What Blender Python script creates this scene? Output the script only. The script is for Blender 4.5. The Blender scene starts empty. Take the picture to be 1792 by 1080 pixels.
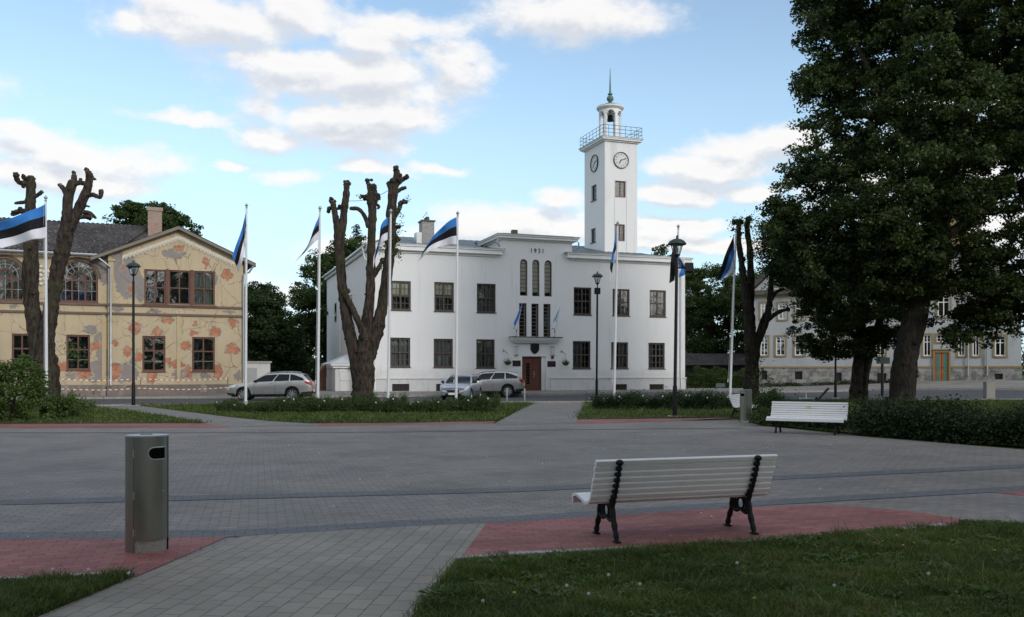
import bpy, math, random
import numpy as np
from mathutils import Vector
from mathutils.geometry import tessellate_polygon
R = math.radians
sc = bpy.context.scene
COL = sc.collection
# ------------------------------------------------------------------ camera, sky, sun, exposure
F = 1550.0; CX = 896.0; HY = 650.0; EYE = 1.65           # focal length in photo pixels, principal column, horizon row, eye height
cam = bpy.data.cameras.new('camera'); cam_o = bpy.data.objects.new('camera', cam); COL.objects.link(cam_o)
cam_o.location = (0, 0, EYE); cam_o.rotation_euler = (R(90), 0, 0)
cam.sensor_width = 36.0; cam.lens = 36.0*F/1792.0; cam.shift_y = (HY-540.0)/1792.0
cam.clip_start = 0.05; cam.clip_end = 3000
sc.camera = cam_o
SUN_AZ = R(140); SUN_EL = R(24)                           # azimuth clockwise from +Y (view direction): behind, to the right
SUN_STR = 1.15; SKY_STR = 0.15
sc.view_settings.view_transform = 'Standard'; sc.view_settings.look = 'None'
sc.view_settings.exposure = 0.34; sc.view_settings.gamma = 1.0; sc.view_settings.use_curve_mapping = False
sc.render.resolution_x = 1024; sc.render.resolution_y = 617
sun = bpy.data.lights.new('sun', 'SUN'); sun.energy = SUN_STR; sun.angle = R(11); sun.color = (1.0, 0.97, 0.93)
sun_o = bpy.data.objects.new('sun', sun); COL.objects.link(sun_o)
sd = Vector((math.sin(SUN_AZ)*math.cos(SUN_EL), math.cos(SUN_AZ)*math.cos(SUN_EL), math.sin(SUN_EL)))
sun_o.rotation_euler = sd.to_track_quat('Z', 'Y').to_euler(); sun_o.location = (0, -20, 60)

class NT:
    """small node-graph helper"""
    def __init__(s, tree): s.t = tree; s.n = tree.nodes; s.l = tree.links
    def add(s, typ, **kw):
        nd = s.n.new(typ)
        for k, v in kw.items():
            if k.startswith('_'): continue
            setattr(nd, k, v)
        return nd
    def put(s, sock, v):
        if isinstance(v, bpy.types.NodeSocket): s.l.new(v, sock)
        elif v is not None: sock.default_value = v
    def m(s, op, a, b=None, c=None, clamp=False):
        nd = s.add('ShaderNodeMath', operation=op); nd.use_clamp = clamp
        s.put(nd.inputs[0], a)
        if b is not None: s.put(nd.inputs[1], b)
        if c is not None: s.put(nd.inputs[2], c)
        return nd.outputs[0]
    def vm(s, op, a, b=None):
        nd = s.add('ShaderNodeVectorMath', operation=op); s.put(nd.inputs[0], a)
        if b is not None: s.put(nd.inputs[1], b)
        return nd.outputs['Value'] if op in ('LENGTH', 'DOT_PRODUCT', 'DISTANCE') else nd.outputs[0]
    def comb(s, x, y, z=0.0):
        nd = s.add('ShaderNodeCombineXYZ'); s.put(nd.inputs[0], x); s.put(nd.inputs[1], y); s.put(nd.inputs[2], z); return nd.outputs[0]
    def sep(s, v):
        nd = s.add('ShaderNodeSeparateXYZ'); s.put(nd.inputs[0], v); return nd.outputs
    def mix(s, f, a, b, mode='MIX'):
        nd = s.add('ShaderNodeMixRGB', blend_type=mode); s.put(nd.inputs[0], f)
        for i, v in ((1, a), (2, b)):
            if isinstance(v, (tuple, list)) and len(v) == 3: v = (*v, 1)
            s.put(nd.inputs[i], v)
        return nd.outputs[0]
    def noise(s, vec, scale, detail=4, rough=.55, out=0):
        nd = s.add('ShaderNodeTexNoise'); s.put(nd.inputs['Vector'], vec)
        nd.inputs['Scale'].default_value = scale; nd.inputs['Detail'].default_value = detail; nd.inputs['Roughness'].default_value = rough
        return nd.outputs[out]
    def ramp(s, f, lo, hi, smooth=True):
        nd = s.add('ShaderNodeMapRange'); nd.interpolation_type = 'SMOOTHSTEP' if smooth else 'LINEAR'
        s.put(nd.inputs[0], f); nd.inputs[1].default_value = lo; nd.inputs[2].default_value = hi
        return nd.outputs[0]
    def mapping(s, vec, loc=(0,0,0), rot=(0,0,0), scl=(1,1,1)):
        nd = s.add('ShaderNodeMapping'); s.put(nd.inputs[0], vec)
        nd.inputs[1].default_value = loc; nd.inputs[2].default_value = rot; nd.inputs[3].default_value = scl
        return nd.outputs[0]

def build_world():
    w = bpy.data.worlds.new('World'); sc.world = w; w.use_nodes = True
    g = NT(w.node_tree); g.n.clear()
    out = g.add('ShaderNodeOutputWorld'); bg = g.add('ShaderNodeBackground'); g.l.new(bg.outputs[0], out.inputs[0])
    sky = g.add('ShaderNodeTexSky'); sky.sky_type = 'NISHITA'; sky.sun_disc = False
    sky.sun_elevation = SUN_EL; sky.sun_rotation = SUN_AZ; sky.air_density = 1.0; sky.dust_density = 0.6; sky.ozone_density = 1.6
    d = g.add('ShaderNodeTexCoord').outputs['Generated']
    x, y, z = g.sep(d)
    az = g.m('ARCTAN2', x, y); el = g.m('ARCSINE', z)
    p = g.comb(az, el)
    # centre (px, py, rx, ry, weight) read in the photo, turned into azimuth and elevation
    E = [(250,48,90,32),(390,40,170,50),(520,22,120,38),(700,40,150,24),(1010,22,170,44),(640,70,90,40),(520,110,150,34),(620,140,200,52),(790,120,90,60),(600,205,190,40),
         (300,205,95,15),(470,245,70,26),(600,240,130,38),(700,210,70,24),(90,268,200,36),(60,310,160,34),(170,330,90,22),(40,235,70,22),
         (500,312,80,22),(640,300,75,18),(400,290,50,12),(770,292,60,10),(890,385,150,34),(960,360,70,26),(830,408,160,26),(1290,262,130,34),(1350,250,80,26),(1230,300,110,32),(1180,345,110,24),
         (1300,340,90,24),(1200,400,120,13),(1170,425,110,20),(1280,430,90,14),(1000,400,120,28),(700,440,200,26),(470,520,80,50),(1560,330,200,70),(1700,180,160,60),(1750,420,160,60),(540,600,60,40),
         (-250,120,200,70),(-300,330,240,50),(2050,220,180,60)]
    away = g.ramp(g.m('ADD', y, g.m('MULTIPLY', z, -.9)), .35, -.25)  # unseen clouds behind the camera, thickened to neutralise the ambient light
    def field(du, dv, det):
        """cloud thickness in the direction shifted by (du, dv)"""
        q = g.vm('ADD', g.vm('MULTIPLY', d, (1.0, 1.0, 1.65)), (du, 0, dv*1.65))
        warp = g.vm('MULTIPLY', g.vm('SUBTRACT', g.noise(q, 6.5, 5, .6, 1), (.5, .5, .5)), (.13, .055, 0))
        pw = g.vm('ADD', g.vm('ADD', p, (du, dv, 0)), warp); mm = None
        for (px, py, rx, ry) in E:
            ca = math.atan((px-CX)/F); ce = math.atan((HY-py)/math.hypot(F, px-CX))
            v = g.m('SUBTRACT', 1.0, g.vm('LENGTH', g.vm('MULTIPLY', g.vm('SUBTRACT', pw, (ca, ce, 0)), (F/rx, F/ry, 1))))
            if mm is None: mm = v
            else:
                nd = g.add('ShaderNodeMath', operation='SMOOTH_MAX'); g.put(nd.inputs[0], mm); g.put(nd.inputs[1], v); nd.inputs[2].default_value = .2; mm = nd.outputs[0]
        mm = g.m('MAXIMUM', g.m('MAXIMUM', mm, -1.2), g.m('SUBTRACT', g.m('MULTIPLY', away, 1.62), 1.35))
        f = g.m('ADD', g.m('MULTIPLY', mm, 1.25), g.m('MULTIPLY', g.m('SUBTRACT', g.noise(q, 11.0, det, .6), .5), 2.7))
        return g.m('ADD', f, g.m('MULTIPLY', g.m('SUBTRACT', g.noise(q, 27.0, 5, .62), .5), .8))
    f = field(0, 0, 9); fu = field(.006, .017, 6)
    dens = g.ramp(f, -.24, .74)
    lit = g.ramp(g.m('SUBTRACT', f, fu), -.55, .50)          # thin above = sunlit crown, thick above = grey base
    thick = g.ramp(f, .2, 1.5)
    sh = g.m('ADD', g.m('SUBTRACT', .42, g.m('MULTIPLY', thick, .22)), g.m('MULTIPLY', lit, .72), clamp=True)
    cc = g.mix(sh, (.50*CL, .55*CL, .64*CL), (.93*CL, .905*CL, .885*CL))
    veil = g.ramp(z, .42, -.02)
    skyc = g.mix(1.0, sky.outputs[0], (SKY_STR*SKYT[0], SKY_STR*SKYT[1], SKY_STR*SKYT[2]), 'MULTIPLY')
    skyc = g.mix(g.m('ADD', .04, g.m('MULTIPLY', veil, .74)), skyc, (.45, .655, .83))
    c = g.mix(g.m('MULTIPLY', dens, .93), skyc, cc)
    low = g.ramp(z, -.02, -.06)
    c = g.mix(low, c, (.12, .13, .12))
    g.l.new(c, bg.inputs[0]); bg.inputs[1].default_value = 1.0
CL = .86; SKYT = (1.25, 1.2, 1.1)
build_world()

# ------------------------------------------------------------------ helpers: pixels to the place
def smooth(t): t = min(1.0, max(0.0, t)); return t*t*(3-2*t)
def gz(x, y):
    """height of the ground: level square, pavement a little higher, rising to the right-hand house"""
    return .2*smooth((y-54.5)/3.5) + .70*smooth((x-19)/20.0)*smooth((y-46)/22.0)
def V(px, py, Y): return Vector(((px-CX)*Y/F, Y, EYE+(HY-py)*Y/F))
def P(px, py, dz=0.0):
    """ground point seen at a photo pixel"""
    a, b = 2.0, 400.0
    for _ in range(50):
        m = (a+b)/2; v = V(px, py, m)
        if v.z > gz(v.x, v.y): a = m
        else: b = m
    v = V(px, py, a); return Vector((v.x, v.y, gz(v.x, v.y)+dz))

def T(o, label=None, cat=None, group=None, kind=None):
    if label: o['label'] = label
    if cat: o['category'] = cat
    if group: o['group'] = group
    if kind: o['kind'] = kind
    return o
def empty(name, loc=(0,0,0), rz=0.0, label=None, cat=None, group=None):
    o = bpy.data.objects.new(name, None); COL.objects.link(o); o.location = loc; o.rotation_euler = (0,0,rz); o.empty_display_size = .3
    return T(o, label, cat, group)
def np_mesh(name, verts, faces, mats, parent=None, fm=None, smooth_=False, loc=None):
    """verts (N,3) array; faces (M,k) array of equal k"""
    me = bpy.data.meshes.new(name); verts = np.asarray(verts, np.float32); faces = np.asarray(faces, np.int32)
    k = faces.shape[1]; me.vertices.add(len(verts)); me.vertices.foreach_set('co', verts.ravel())
    me.loops.add(faces.size); me.loops.foreach_set('vertex_index', faces.ravel())
    me.polygons.add(len(faces)); me.polygons.foreach_set('loop_start', np.arange(0, faces.size, k, dtype=np.int32))
    me.polygons.foreach_set('loop_total', np.full(len(faces), k, np.int32))
    if fm is not None: me.polygons.foreach_set('material_index', np.asarray(fm, np.int32))
    if smooth_: me.polygons.foreach_set('use_smooth', np.ones(len(faces), bool))
    for m_ in (mats if isinstance(mats, (list, tuple)) else [mats]): me.materials.append(m_)
    me.update(); me.validate()
    o = bpy.data.objects.new(name, me); COL.objects.link(o)
    if parent: o.parent = parent
    if loc: o.location = loc
    return o
class MB:
    """collects shapes; build() links them as one mesh object"""
    def __init__(s): s.v = []; s.f = []; s.mi = []; s.cur = 0
    def _add(s, vs, fs):
        b = len(s.v); s.v += [tuple(v) for v in vs]; s.f += [tuple(b+i for i in f) for f in fs]; s.mi += [s.cur]*len(fs)
    def box(s, x0, x1, y0, y1, z0, z1):
        vs = [(x,y,z) for z in (z0,z1) for y in (y0,y1) for x in (x0,x1)]
        s._add(vs, [(0,2,3,1),(4,5,7,6),(0,1,5,4),(2,6,7,3),(0,4,6,2),(1,3,7,5)]); return s
    def bbox(s, c, size, rot=None, bev=0.0):
        """box by centre and size, optionally rotated by a Matrix and with chamfered long edges"""
        hx, hy, hz = [a/2 for a in size]; c = Vector(c)
        if bev <= 0:
            vs = [Vector((x,y,z)) for z in (-hz,hz) for y in (-hy,hy) for x in (-hx,hx)]
            fs = [(0,2,3,1),(4,5,7,6),(0,1,5,4),(2,6,7,3),(0,4,6,2),(1,3,7,5)]
        else:
            pr = [(-hy+bev,-hz),(hy-bev,-hz),(hy,-hz+bev),(hy,hz-bev),(hy-bev,hz),(-hy+bev,hz),(-hy,hz-bev),(-hy,-hz+bev)]
            vs = [Vector((x,a,b)) for x in (-hx,hx) for a,b in pr]
            fs = [tuple(range(7,-1,-1)), tuple(range(8,16))] + [(i,(i+1)%8,8+(i+1)%8,8+i) for i in range(8)]
        if rot is not None: vs = [rot @ v for v in vs]
        s._add([v+c for v in vs], fs); return s
    def quad(s, a, b, c, d): s._add([a,b,c,d], [(0,1,2,3)]); return s
    def poly(s, pts): s._add(pts, [tuple(range(len(pts)))]); return s
    def prism(s, pts, y0, y1, axis='y'):
        """polygon in (a,b) extruded along an axis"""
        def mk(a, b, t):
            return (a,t,b) if axis == 'y' else ((t,a,b) if axis == 'x' else (a,b,t))
        n = len(pts); vs = [mk(a,b,y0) for a,b in pts] + [mk(a,b,y1) for a,b in pts]
        tris = tessellate_polygon([[Vector((a,b,0)) for a,b in pts]])
        fs = [tuple(t) for t in tris] + [tuple(i+n for i in reversed(t)) for t in tris] + [(i,(i+1)%n,n+(i+1)%n,n+i) for i in range(n)]
        s._add(vs, fs); return s
    def tube(s, path, rad, n=10, caps=True, wob=0.0, seed=0):
        path = [Vector(p) for p in path]; m_ = len(path)
        rad = [rad]*m_ if not isinstance(rad, (list, tuple)) else rad
        rg = random.Random(seed); ph = [rg.random()*6.28 for _ in range(4)]
        vs = []; up = None
        for i, p in enumerate(path):
            t = (path[min(i+1, m_-1)]-path[max(i-1, 0)]); t = t.normalized() if t.length > 1e-9 else Vector((0,0,1))
            if up is None: up = t.orthogonal().normalized()
            up = (up - t*up.dot(t)); up = up.normalized() if up.length > 1e-6 else t.orthogonal().normalized()
            sd_ = t.cross(up)
            for j in range(n):
                a = 2*math.pi*j/n
                r = rad[i]*(1+wob*(math.sin(3*a+ph[0]+i*.35)*.5+math.sin(5*a+ph[1]-i*.5)*.35+(rg.random()-.5)*.7))
                vs.append(p+(up*math.cos(a)+sd_*math.sin(a))*r)
        fs = [(i*n+j, i*n+(j+1)%n, (i+1)*n+(j+1)%n, (i+1)*n+j) for i in range(m_-1) for j in range(n)]
        if caps: fs += [tuple(range(n-1,-1,-1)), tuple((m_-1)*n+j for j in range(n))]
        s._add(vs, fs); return s
    def cyl(s, c, r, z0, z1, n=24, r2=None):
        return s.lathe([(r, z0), (r if r2 is None else r2, z1)], c, n)
    def lathe(s, prof, c=(0,0), n=24, sx=1.0, sy=1.0, cz=0.0):
        vs = []; fs = []
        for r, z in prof:
            vs += [(c[0]+sx*r*math.cos(2*math.pi*j/n), c[1]+sy*r*math.sin(2*math.pi*j/n), z+cz) for j in range(n)]
        for i in range(len(prof)-1): fs += [(i*n+j, i*n+(j+1)%n, (i+1)*n+(j+1)%n, (i+1)*n+j) for j in range(n)]
        if prof[0][0] > 1e-5: fs.append(tuple(range(n-1,-1,-1)))
        if prof[-1][0] > 1e-5: fs.append(tuple((len(prof)-1)*n+j for j in range(n)))
        s._add(vs, fs); return s
    def ball(s, c, r, n=12, sz=1.0):
        c = Vector(c); k = n//2
        prof = [(max(1e-6, r*math.sin(math.pi*i/k)), -r*sz*math.cos(math.pi*i/k)) for i in range(k+1)]
        return s.lathe(prof, (c.x, c.y), n, cz=c.z)
    def build(s, name, mats, parent=None, sm=None, loc=None):
        me = bpy.data.meshes.new(name); me.from_pydata(s.v, [], s.f)
        for m_ in (mats if isinstance(mats, (list, tuple)) else [mats]): me.materials.append(m_)
        me.polygons.foreach_set('material_index', s.mi)
        if sm is not None:
            me.polygons.foreach_set('use_smooth', [True]*len(s.f)); me.set_sharp_from_angle(angle=R(sm))
        me.update()
        o = bpy.data.objects.new(name, me); COL.objects.link(o)
        if parent: o.parent = parent
        if loc: o.location = loc
        return o
def copy_tree(o, parent=None):
    c = o.copy(); COL.objects.link(c)
    if parent: c.parent = parent
    for ch in list(o.children): copy_tree(ch, c)
    return c
def spline(pts, k=6):
    """Catmull-Rom through tuples"""
    p = [np.array(q, float) for q in pts]; p = [2*p[0]-p[1]] + p + [2*p[-1]-p[-2]]; out = []
    for i in range(1, len(p)-2):
        for j in range(k):
            t = j/k
            out.append(.5*((2*p[i]) + (-p[i-1]+p[i+1])*t + (2*p[i-1]-5*p[i]+4*p[i+1]-p[i+2])*t*t + (-p[i-1]+3*p[i]-3*p[i+1]+p[i+2])*t**3))
    out.append(p[-2]); return out
def text_mesh(name, body, size, mat_, parent, loc, rot=(R(90),0,0), depth=.01, sx=1.0):
    cu = bpy.data.curves.new(name, 'FONT'); cu.body = body; cu.size = size; cu.extrude = depth; cu.align_x = 'CENTER'; cu.align_y = 'CENTER'
    o = bpy.data.objects.new(name+'_curve', cu); COL.objects.link(o)
    me = bpy.data.meshes.new_from_object(o); COL.objects.unlink(o); bpy.data.objects.remove(o)
    me.materials.clear(); me.materials.append(mat_); me.name = name
    r = bpy.data.objects.new(name, me); COL.objects.link(r); r.parent = parent; r.location = loc; r.rotation_euler = rot; r.scale = (sx,1,1)
    return r

# ------------------------------------------------------------------ materials
def material(name):
    m_ = bpy.data.materials.new(name); m_.use_nodes = True; g = NT(m_.node_tree)
    b = next(n for n in g.n if n.type == 'BSDF_PRINCIPLED'); return m_, g, b
def plain(name, col, rough=.6, metal=0.0, var=.15, vscale=3.0, bump=0.0, bscale=40.0, spec=.5, coat=0.0, dirt=None):
    m_, g, b = material(name)
    oc = g.add('ShaderNodeTexCoord').outputs['Object']
    n = g.noise(oc, vscale, 5, .6)
    c = g.mix(n, tuple(v*(1-var) for v in col), tuple(min(1, v*(1+var)) for v in col))
    if dirt: c = g.mix(g.m('MULTIPLY', g.ramp(g.noise(g.mapping(oc, scl=(1,1,.35)), vscale*1.7, 6, .65), .5, .75), dirt[1]), c, dirt[0])
    g.l.new(c, b.inputs['Base Color'])
    b.inputs['Roughness'].default_value = rough; b.inputs['Metallic'].default_value = metal; b.inputs['Specular IOR Level'].default_value = spec
    if coat: b.inputs['Coat Weight'].default_value = coat; b.inputs['Coat Roughness'].default_value = .06
    if bump:
        bm = g.add('ShaderNodeBump'); bm.inputs['Strength'].default_value = bump; bm.inputs['Distance'].default_value = .01
        g.l.new(g.noise(oc, bscale, 4, .6), bm.inputs['Height']); g.l.new(bm.outputs[0], b.inputs['Normal'])
    return m_
def paver(name, c1, c2, mortar, rot, bw=.205, bh=.105, var=.25, stain=.25, ms=.006, rough=.75, bumpd=.004, joint_moss=None):
    m_, g, b = material(name)
    oc = g.add('ShaderNodeTexCoord').outputs['Object']; v = g.mapping(oc, rot=(0,0,-rot))
    v2 = g.vm('ADD', v, g.vm('MULTIPLY', g.vm('SUBTRACT', g.noise(v, 3.0, 2, .5, 1), (.5,.5,.5)), (.012,.012,0)))
    bt = g.add('ShaderNodeTexBrick'); g.l.new(v2, bt.inputs['Vector'])
    bt.inputs['Scale'].default_value = 1; bt.inputs['Brick Width'].default_value = bw; bt.inputs['Row Height'].default_value = bh
    bt.inputs['Mortar Size'].default_value = ms; bt.inputs['Mortar Smooth'].default_value = .4; bt.inputs['Bias'].default_value = 0
    bt.inputs['Color1'].default_value = (*c1,1); bt.inputs['Color2'].default_value = (*c2,1); bt.inputs['Mortar'].default_value = (*mortar,1)
    n = g.noise(oc, .55, 6, .62); fine = g.noise(oc, 60, 3, .7); dots = g.m('MULTIPLY', bt.outputs['Fac'], g.ramp(g.noise(oc, 11, 3, .6), .50, .62))
    c = g.mix(g.ramp(n, .35, .7), bt.outputs[0], tuple(1-stain for _ in range(3)), 'MULTIPLY') if stain else bt.outputs[0]
    c = g.mix(.55, c, g.mix(fine, (.72,.72,.72), (1.25,1.25,1.25)), 'MULTIPLY')
    c = g.mix(g.m('MULTIPLY', dots, .9), c, tuple(v*.35 for v in mortar))
    spots = g.ramp(g.noise(oc, 1.7, 3, .5), .66, .74)
    c = g.mix(g.m('MULTIPLY', spots, .35), c, (.62,.6,.58), 'MULTIPLY')
    g.l.new(c, b.inputs['Base Color']); b.inputs['Roughness'].default_value = rough; b.inputs['Specular IOR Level'].default_value = .35
    bm = g.add('ShaderNodeBump'); bm.inputs['Strength'].default_value = .9; bm.inputs['Distance'].default_value = bumpd
    h = g.m('ADD', g.m('SUBTRACT', 1.0, bt.outputs['Fac']), g.m('MULTIPLY', fine, .18))
    g.l.new(h, bm.inputs['Height']); g.l.new(bm.outputs[0], b.inputs['Normal'])
    return m_
def leafmat(name, dark, light, transl=.3, rough=.55):
    m_, g, b = material(name)
    ge = g.add('ShaderNodeNewGeometry'); r = ge.outputs['Random Per Island']
    oc = g.add('ShaderNodeTexCoord').outputs['Object']
    f = g.m('ADD', g.m('MULTIPLY', r, .6), g.m('MULTIPLY', g.ramp(g.noise(oc, .9, 3, .5), .3, .7), .4))
    c = g.mix(f, dark, light); g.l.new(c, b.inputs['Base Color']); b.inputs['Roughness'].default_value = rough; b.inputs['Specular IOR Level'].default_value = .3
    tr = g.add('ShaderNodeBsdfTranslucent'); g.l.new(g.mix(1.0, c, (1.3,1.5,.6), 'MULTIPLY'), tr.inputs[0])
    ms = g.add('ShaderNodeMixShader'); ms.inputs[0].default_value = transl
    g.l.new(b.outputs[0], ms.inputs[1]); g.l.new(tr.outputs[0], ms.inputs[2])
    out = next(n for n in g.n if n.type == 'OUTPUT_MATERIAL'); g.l.new(ms.outputs[0], out.inputs[0])
    return m_
def glassmat(name, tint=(.75,.8,.82), refl=.12, rough=.03, wav=.25):
    m_ = bpy.data.materials.new(name); m_.use_nodes = True; g = NT(m_.node_tree); g.n.clear()
    out = g.add('ShaderNodeOutputMaterial'); tr = g.add('ShaderNodeBsdfTransparent'); tr.inputs[0].default_value = (*tint,1)
    gl = g.add('ShaderNodeBsdfGlossy'); gl.inputs['Roughness'].default_value = rough
    oc = g.add('ShaderNodeTexCoord').outputs['Object']
    bm = g.add('ShaderNodeBump'); bm.inputs['Strength'].default_value = wav; bm.inputs['Distance'].default_value = .02
    g.l.new(g.noise(oc, 1.6, 2, .4), bm.inputs['Height']); g.l.new(bm.outputs[0], gl.inputs['Normal'])
    fr = g.add('ShaderNodeFresnel'); fr.inputs[0].default_value = 1.5
    f = g.m('ADD', g.m('MULTIPLY', fr.outputs[0], 1.4), refl, clamp=True)
    mx = g.add('ShaderNodeMixShader'); g.l.new(f, mx.inputs[0]); g.l.new(tr.outputs[0], mx.inputs[1]); g.l.new(gl.outputs[0], mx.inputs[2])
    g.l.new(mx.outputs[0], out.inputs[0]); return m_
def barkmat(name, c1, c2, moss=(.05,.07,.02), mossf=.3):
    m_, g, b = material(name); oc = g.add('ShaderNodeTexCoord').outputs['Object']
    s = g.mapping(oc, scl=(1,1,.28)); n = g.noise(s, 9, 6, .65); n2 = g.noise(oc, 1.1, 4, .6)
    c = g.mix(g.ramp(n, .3, .7), c1, c2)
    c = g.mix(g.m('MULTIPLY', g.ramp(n2, .48, .68), mossf), c, moss); c = g.mix(g.m('MULTIPLY', g.ramp(g.noise(g.mapping(oc, scl=(1,1,.5)), 26, 5, .75), .56, .68), .5), c, tuple(min(1, v*2.1) for v in c2))
    g.l.new(c, b.inputs['Base Color']); b.inputs['Roughness'].default_value = .9; b.inputs['Specular IOR Level'].default_value = .2
    bm = g.add('ShaderNodeBump'); bm.inputs['Strength'].default_value = 1; bm.inputs['Distance'].default_value = .09
    g.l.new(g.m('ADD', n, g.m('MULTIPLY', g.noise(g.mapping(oc, scl=(1,1,.2)), 24, 4, .6), .5)), bm.inputs['Height']); g.l.new(bm.outputs[0], b.inputs['Normal']); return m_
M = {}
M['paver'] = paver('grey_paver', (.212,.195,.178), (.268,.246,.224), (.145,.132,.116), R(16), stain=.25)
M['paver_path'] = paver('path_paver', (.262,.238,.200), (.305,.278,.236), (.155,.14,.11), R(84), bw=.26, bh=.15, stain=.25, ms=.005)
M['paver_red'] = paver('red_paver', (.27,.098,.088), (.355,.150,.132), (.19,.09,.08), R(18), stain=.3)
M['paver_dark'] = paver('dark_paver', (.13,.135,.145), (.16,.165,.172), (.08,.08,.08), R(18), stain=.15)
M['paver_far'] = paver('far_path_paver', (.20,.19,.175), (.26,.245,.225), (.08,.08,.075), R(55), stain=.2)
M['asphalt'] = plain('asphalt', (.062,.064,.07), .85, var=.3, vscale=1.2, bump=.5, bscale=80, dirt=((.10,.10,.10), .5))
M['sidewalk'] = paver('sidewalk_paver', (.22,.205,.185), (.27,.25,.225), (.12,.11,.10), R(20), bw=.3, bh=.3, stain=.25)
M['kerb'] = plain('kerb_stone', (.34,.32,.30), .85, var=.35, vscale=6, bump=.4, bscale=60, dirt=((.14,.13,.11), .8))
M['paint'] = plain('road_paint', (.62,.62,.60), .7, var=.2, vscale=8, dirt=((.2,.2,.2), .5))
M['soil'] = plain('soil_grass', (.065,.080,.025), .95, var=.5, vscale=1.5, bump=.8, bscale=30, dirt=((.075,.065,.035), .5), spec=.1)
M['grass'] = leafmat('grass_blades', (.034,.066,.013), (.105,.145,.034), .32, .6)
M['grassdark'] = leafmat('dark_grass', (.022,.045,.010), (.060,.090,.020), .25, .65)
M['grasslight'] = leafmat('light_grass', (.09,.14,.03), (.17,.22,.055), .35, .6)
M['grassdry'] = leafmat('dry_grass', (.16,.14,.07), (.26,.22,.12), .2, .7)
def render_wall(name, col, streak, base_z=None):
    """painted render: uneven coats, rain streaks, splashed foot"""
    m_, g, b = material(name); oc = g.add('ShaderNodeTexCoord').outputs['Object']; x, y, z = g.sep(oc)
    c = g.mix(g.noise(oc, .45, 5, .6), tuple(v*.95 for v in col), tuple(min(1, v*1.03) for v in col))
    st_ = g.ramp(g.noise(g.mapping(oc, scl=(1,1,.07)), 2.6, 6, .68), .50, .78)
    c = g.mix(g.m('MULTIPLY', g.m('MULTIPLY', st_, g.ramp(g.noise(oc, .35, 3, .5), .35, .65)), .55), c, streak)
    c = g.mix(g.m('MULTIPLY', g.ramp(g.noise(oc, 3.5, 6, .7), .60, .72), .20), c, streak)
    if base_z is not None:
        f = g.m('MULTIPLY', g.ramp(g.m('ADD', z, g.m('MULTIPLY', g.noise(oc, 1.6, 5, .6), -1.4)), base_z+.5, base_z-.6), .55); c = g.mix(f, c, streak)
    g.l.new(c, b.inputs['Base Color']); b.inputs['Roughness'].default_value = .88; b.inputs['Specular IOR Level'].default_value = .2
    bm = g.add('ShaderNodeBump'); bm.inputs['Strength'].default_value = .5; bm.inputs['Distance'].default_value = .02
    g.l.new(g.m('ADD', g.m('MULTIPLY', g.noise(oc, 45, 4, .7), .3), g.noise(oc, 1.8, 4, .6)), bm.inputs['Height']); g.l.new(bm.outputs[0], b.inputs['Normal']); return m_
M['white'] = render_wall('white_render', (.80,.80,.79), (.52,.51,.48), .9)
M['whitetrim'] = plain('white_trim', (.82,.82,.81), .7, var=.05, dirt=((.5,.5,.48), .25), vscale=2)
M['plinth'] = plain('grey_plinth', (.60,.60,.60), .85, var=.08, vscale=2, bump=.3, dirt=((.36,.35,.33), .55))
M['brown'] = plain('brown_frame', (.052,.036,.030), .5, var=.2)
M['brownred'] = plain('weathered_brown_frame', (.13,.060,.042), .7, var=.35, vscale=7, dirt=((.2,.16,.12), .4))
M['muntin'] = plain('pale_muntin', (.34,.31,.28), .6)
M['black'] = plain('black_iron', (.008,.009,.010), .55, var=.3, bump=.4, bscale=50, spec=.25)
M['steel'] = None
M['metalroof'] = plain('zinc_roof', (.17,.195,.19), .45, .35, var=.22, vscale=1.3, dirt=((.10,.115,.11), .5))
M['steelgrey'] = plain('dull_steel', (.26,.27,.27), .5, .5, var=.2)
M['whiteroof'] = plain('pale_sheet_roof', (.66,.67,.68), .45, .2, var=.08)
M['zinc'] = plain('zinc_gutter', (.42,.44,.45), .38, .55, var=.2, vscale=4)
M['curtain'] = None
M['dark'] = plain('dark_interior', (.018,.018,.018), .9)
M['glass'] = glassmat('window_glass')
M['oldglass'] = glassmat('old_window_glass', (.7,.75,.74), .22, .05, .9)
M['clearglass'] = glassmat('clear_window_glass', (.97,.97,.96), .10, .05, .5)
M['skyglass'] = glassmat('bright_window_glass', (.75,.76,.74), .42, .06, .6)
M['wood'] = plain('brown_door_wood', (.115,.040,.022), .45, var=.35, vscale=5)
M['bronze'] = plain('bronze_plate', (.022,.024,.026), .4, .5, var=.3, vscale=12)
M['patina'] = plain('green_copper', (.10,.20,.17), .6, .2, var=.35, vscale=6)
M['rubber'] = plain('tyre_rubber', (.018,.018,.019), .75)
M['plastic'] = plain('dark_plastic', (.014,.015,.017), .6, spec=.3)
M['alloy'] = plain('alloy_rim', (.62,.63,.64), .25, .85, var=.05)
M['carglass'] = plain('car_glass', (.006,.008,.010), .05, 0, var=.1, spec=.3)
M['lamp_clear'] = plain('headlamp_glass', (.70,.73,.75), .15, .3, var=.4, vscale=14, coat=1)
M['red_lens'] = plain('red_lens', (.42,.010,.012), .15, 0, coat=1)
M['flagblue'] = plain('blue_cloth', (.045,.20,.55), .8, var=.12, spec=.2)
M['flagsky'] = plain('sky_blue_cloth', (.10,.42,.75), .8, var=.1, spec=.2)
M['flagblack'] = plain('black_cloth', (.014,.014,.017), .8, var=.2, spec=.2)
M['flagwhite'] = plain('white_cloth', (.74,.74,.80), .8, var=.05, spec=.2)
M['polewhite'] = plain('white_pole', (.72,.73,.74), .35, var=.05, coat=.3)
M['benchwhite'] = plain('white_bench_paint', (.76,.76,.76), .45, var=.05, vscale=6, bump=.12, bscale=90, dirt=((.50,.47,.43), .2))
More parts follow.
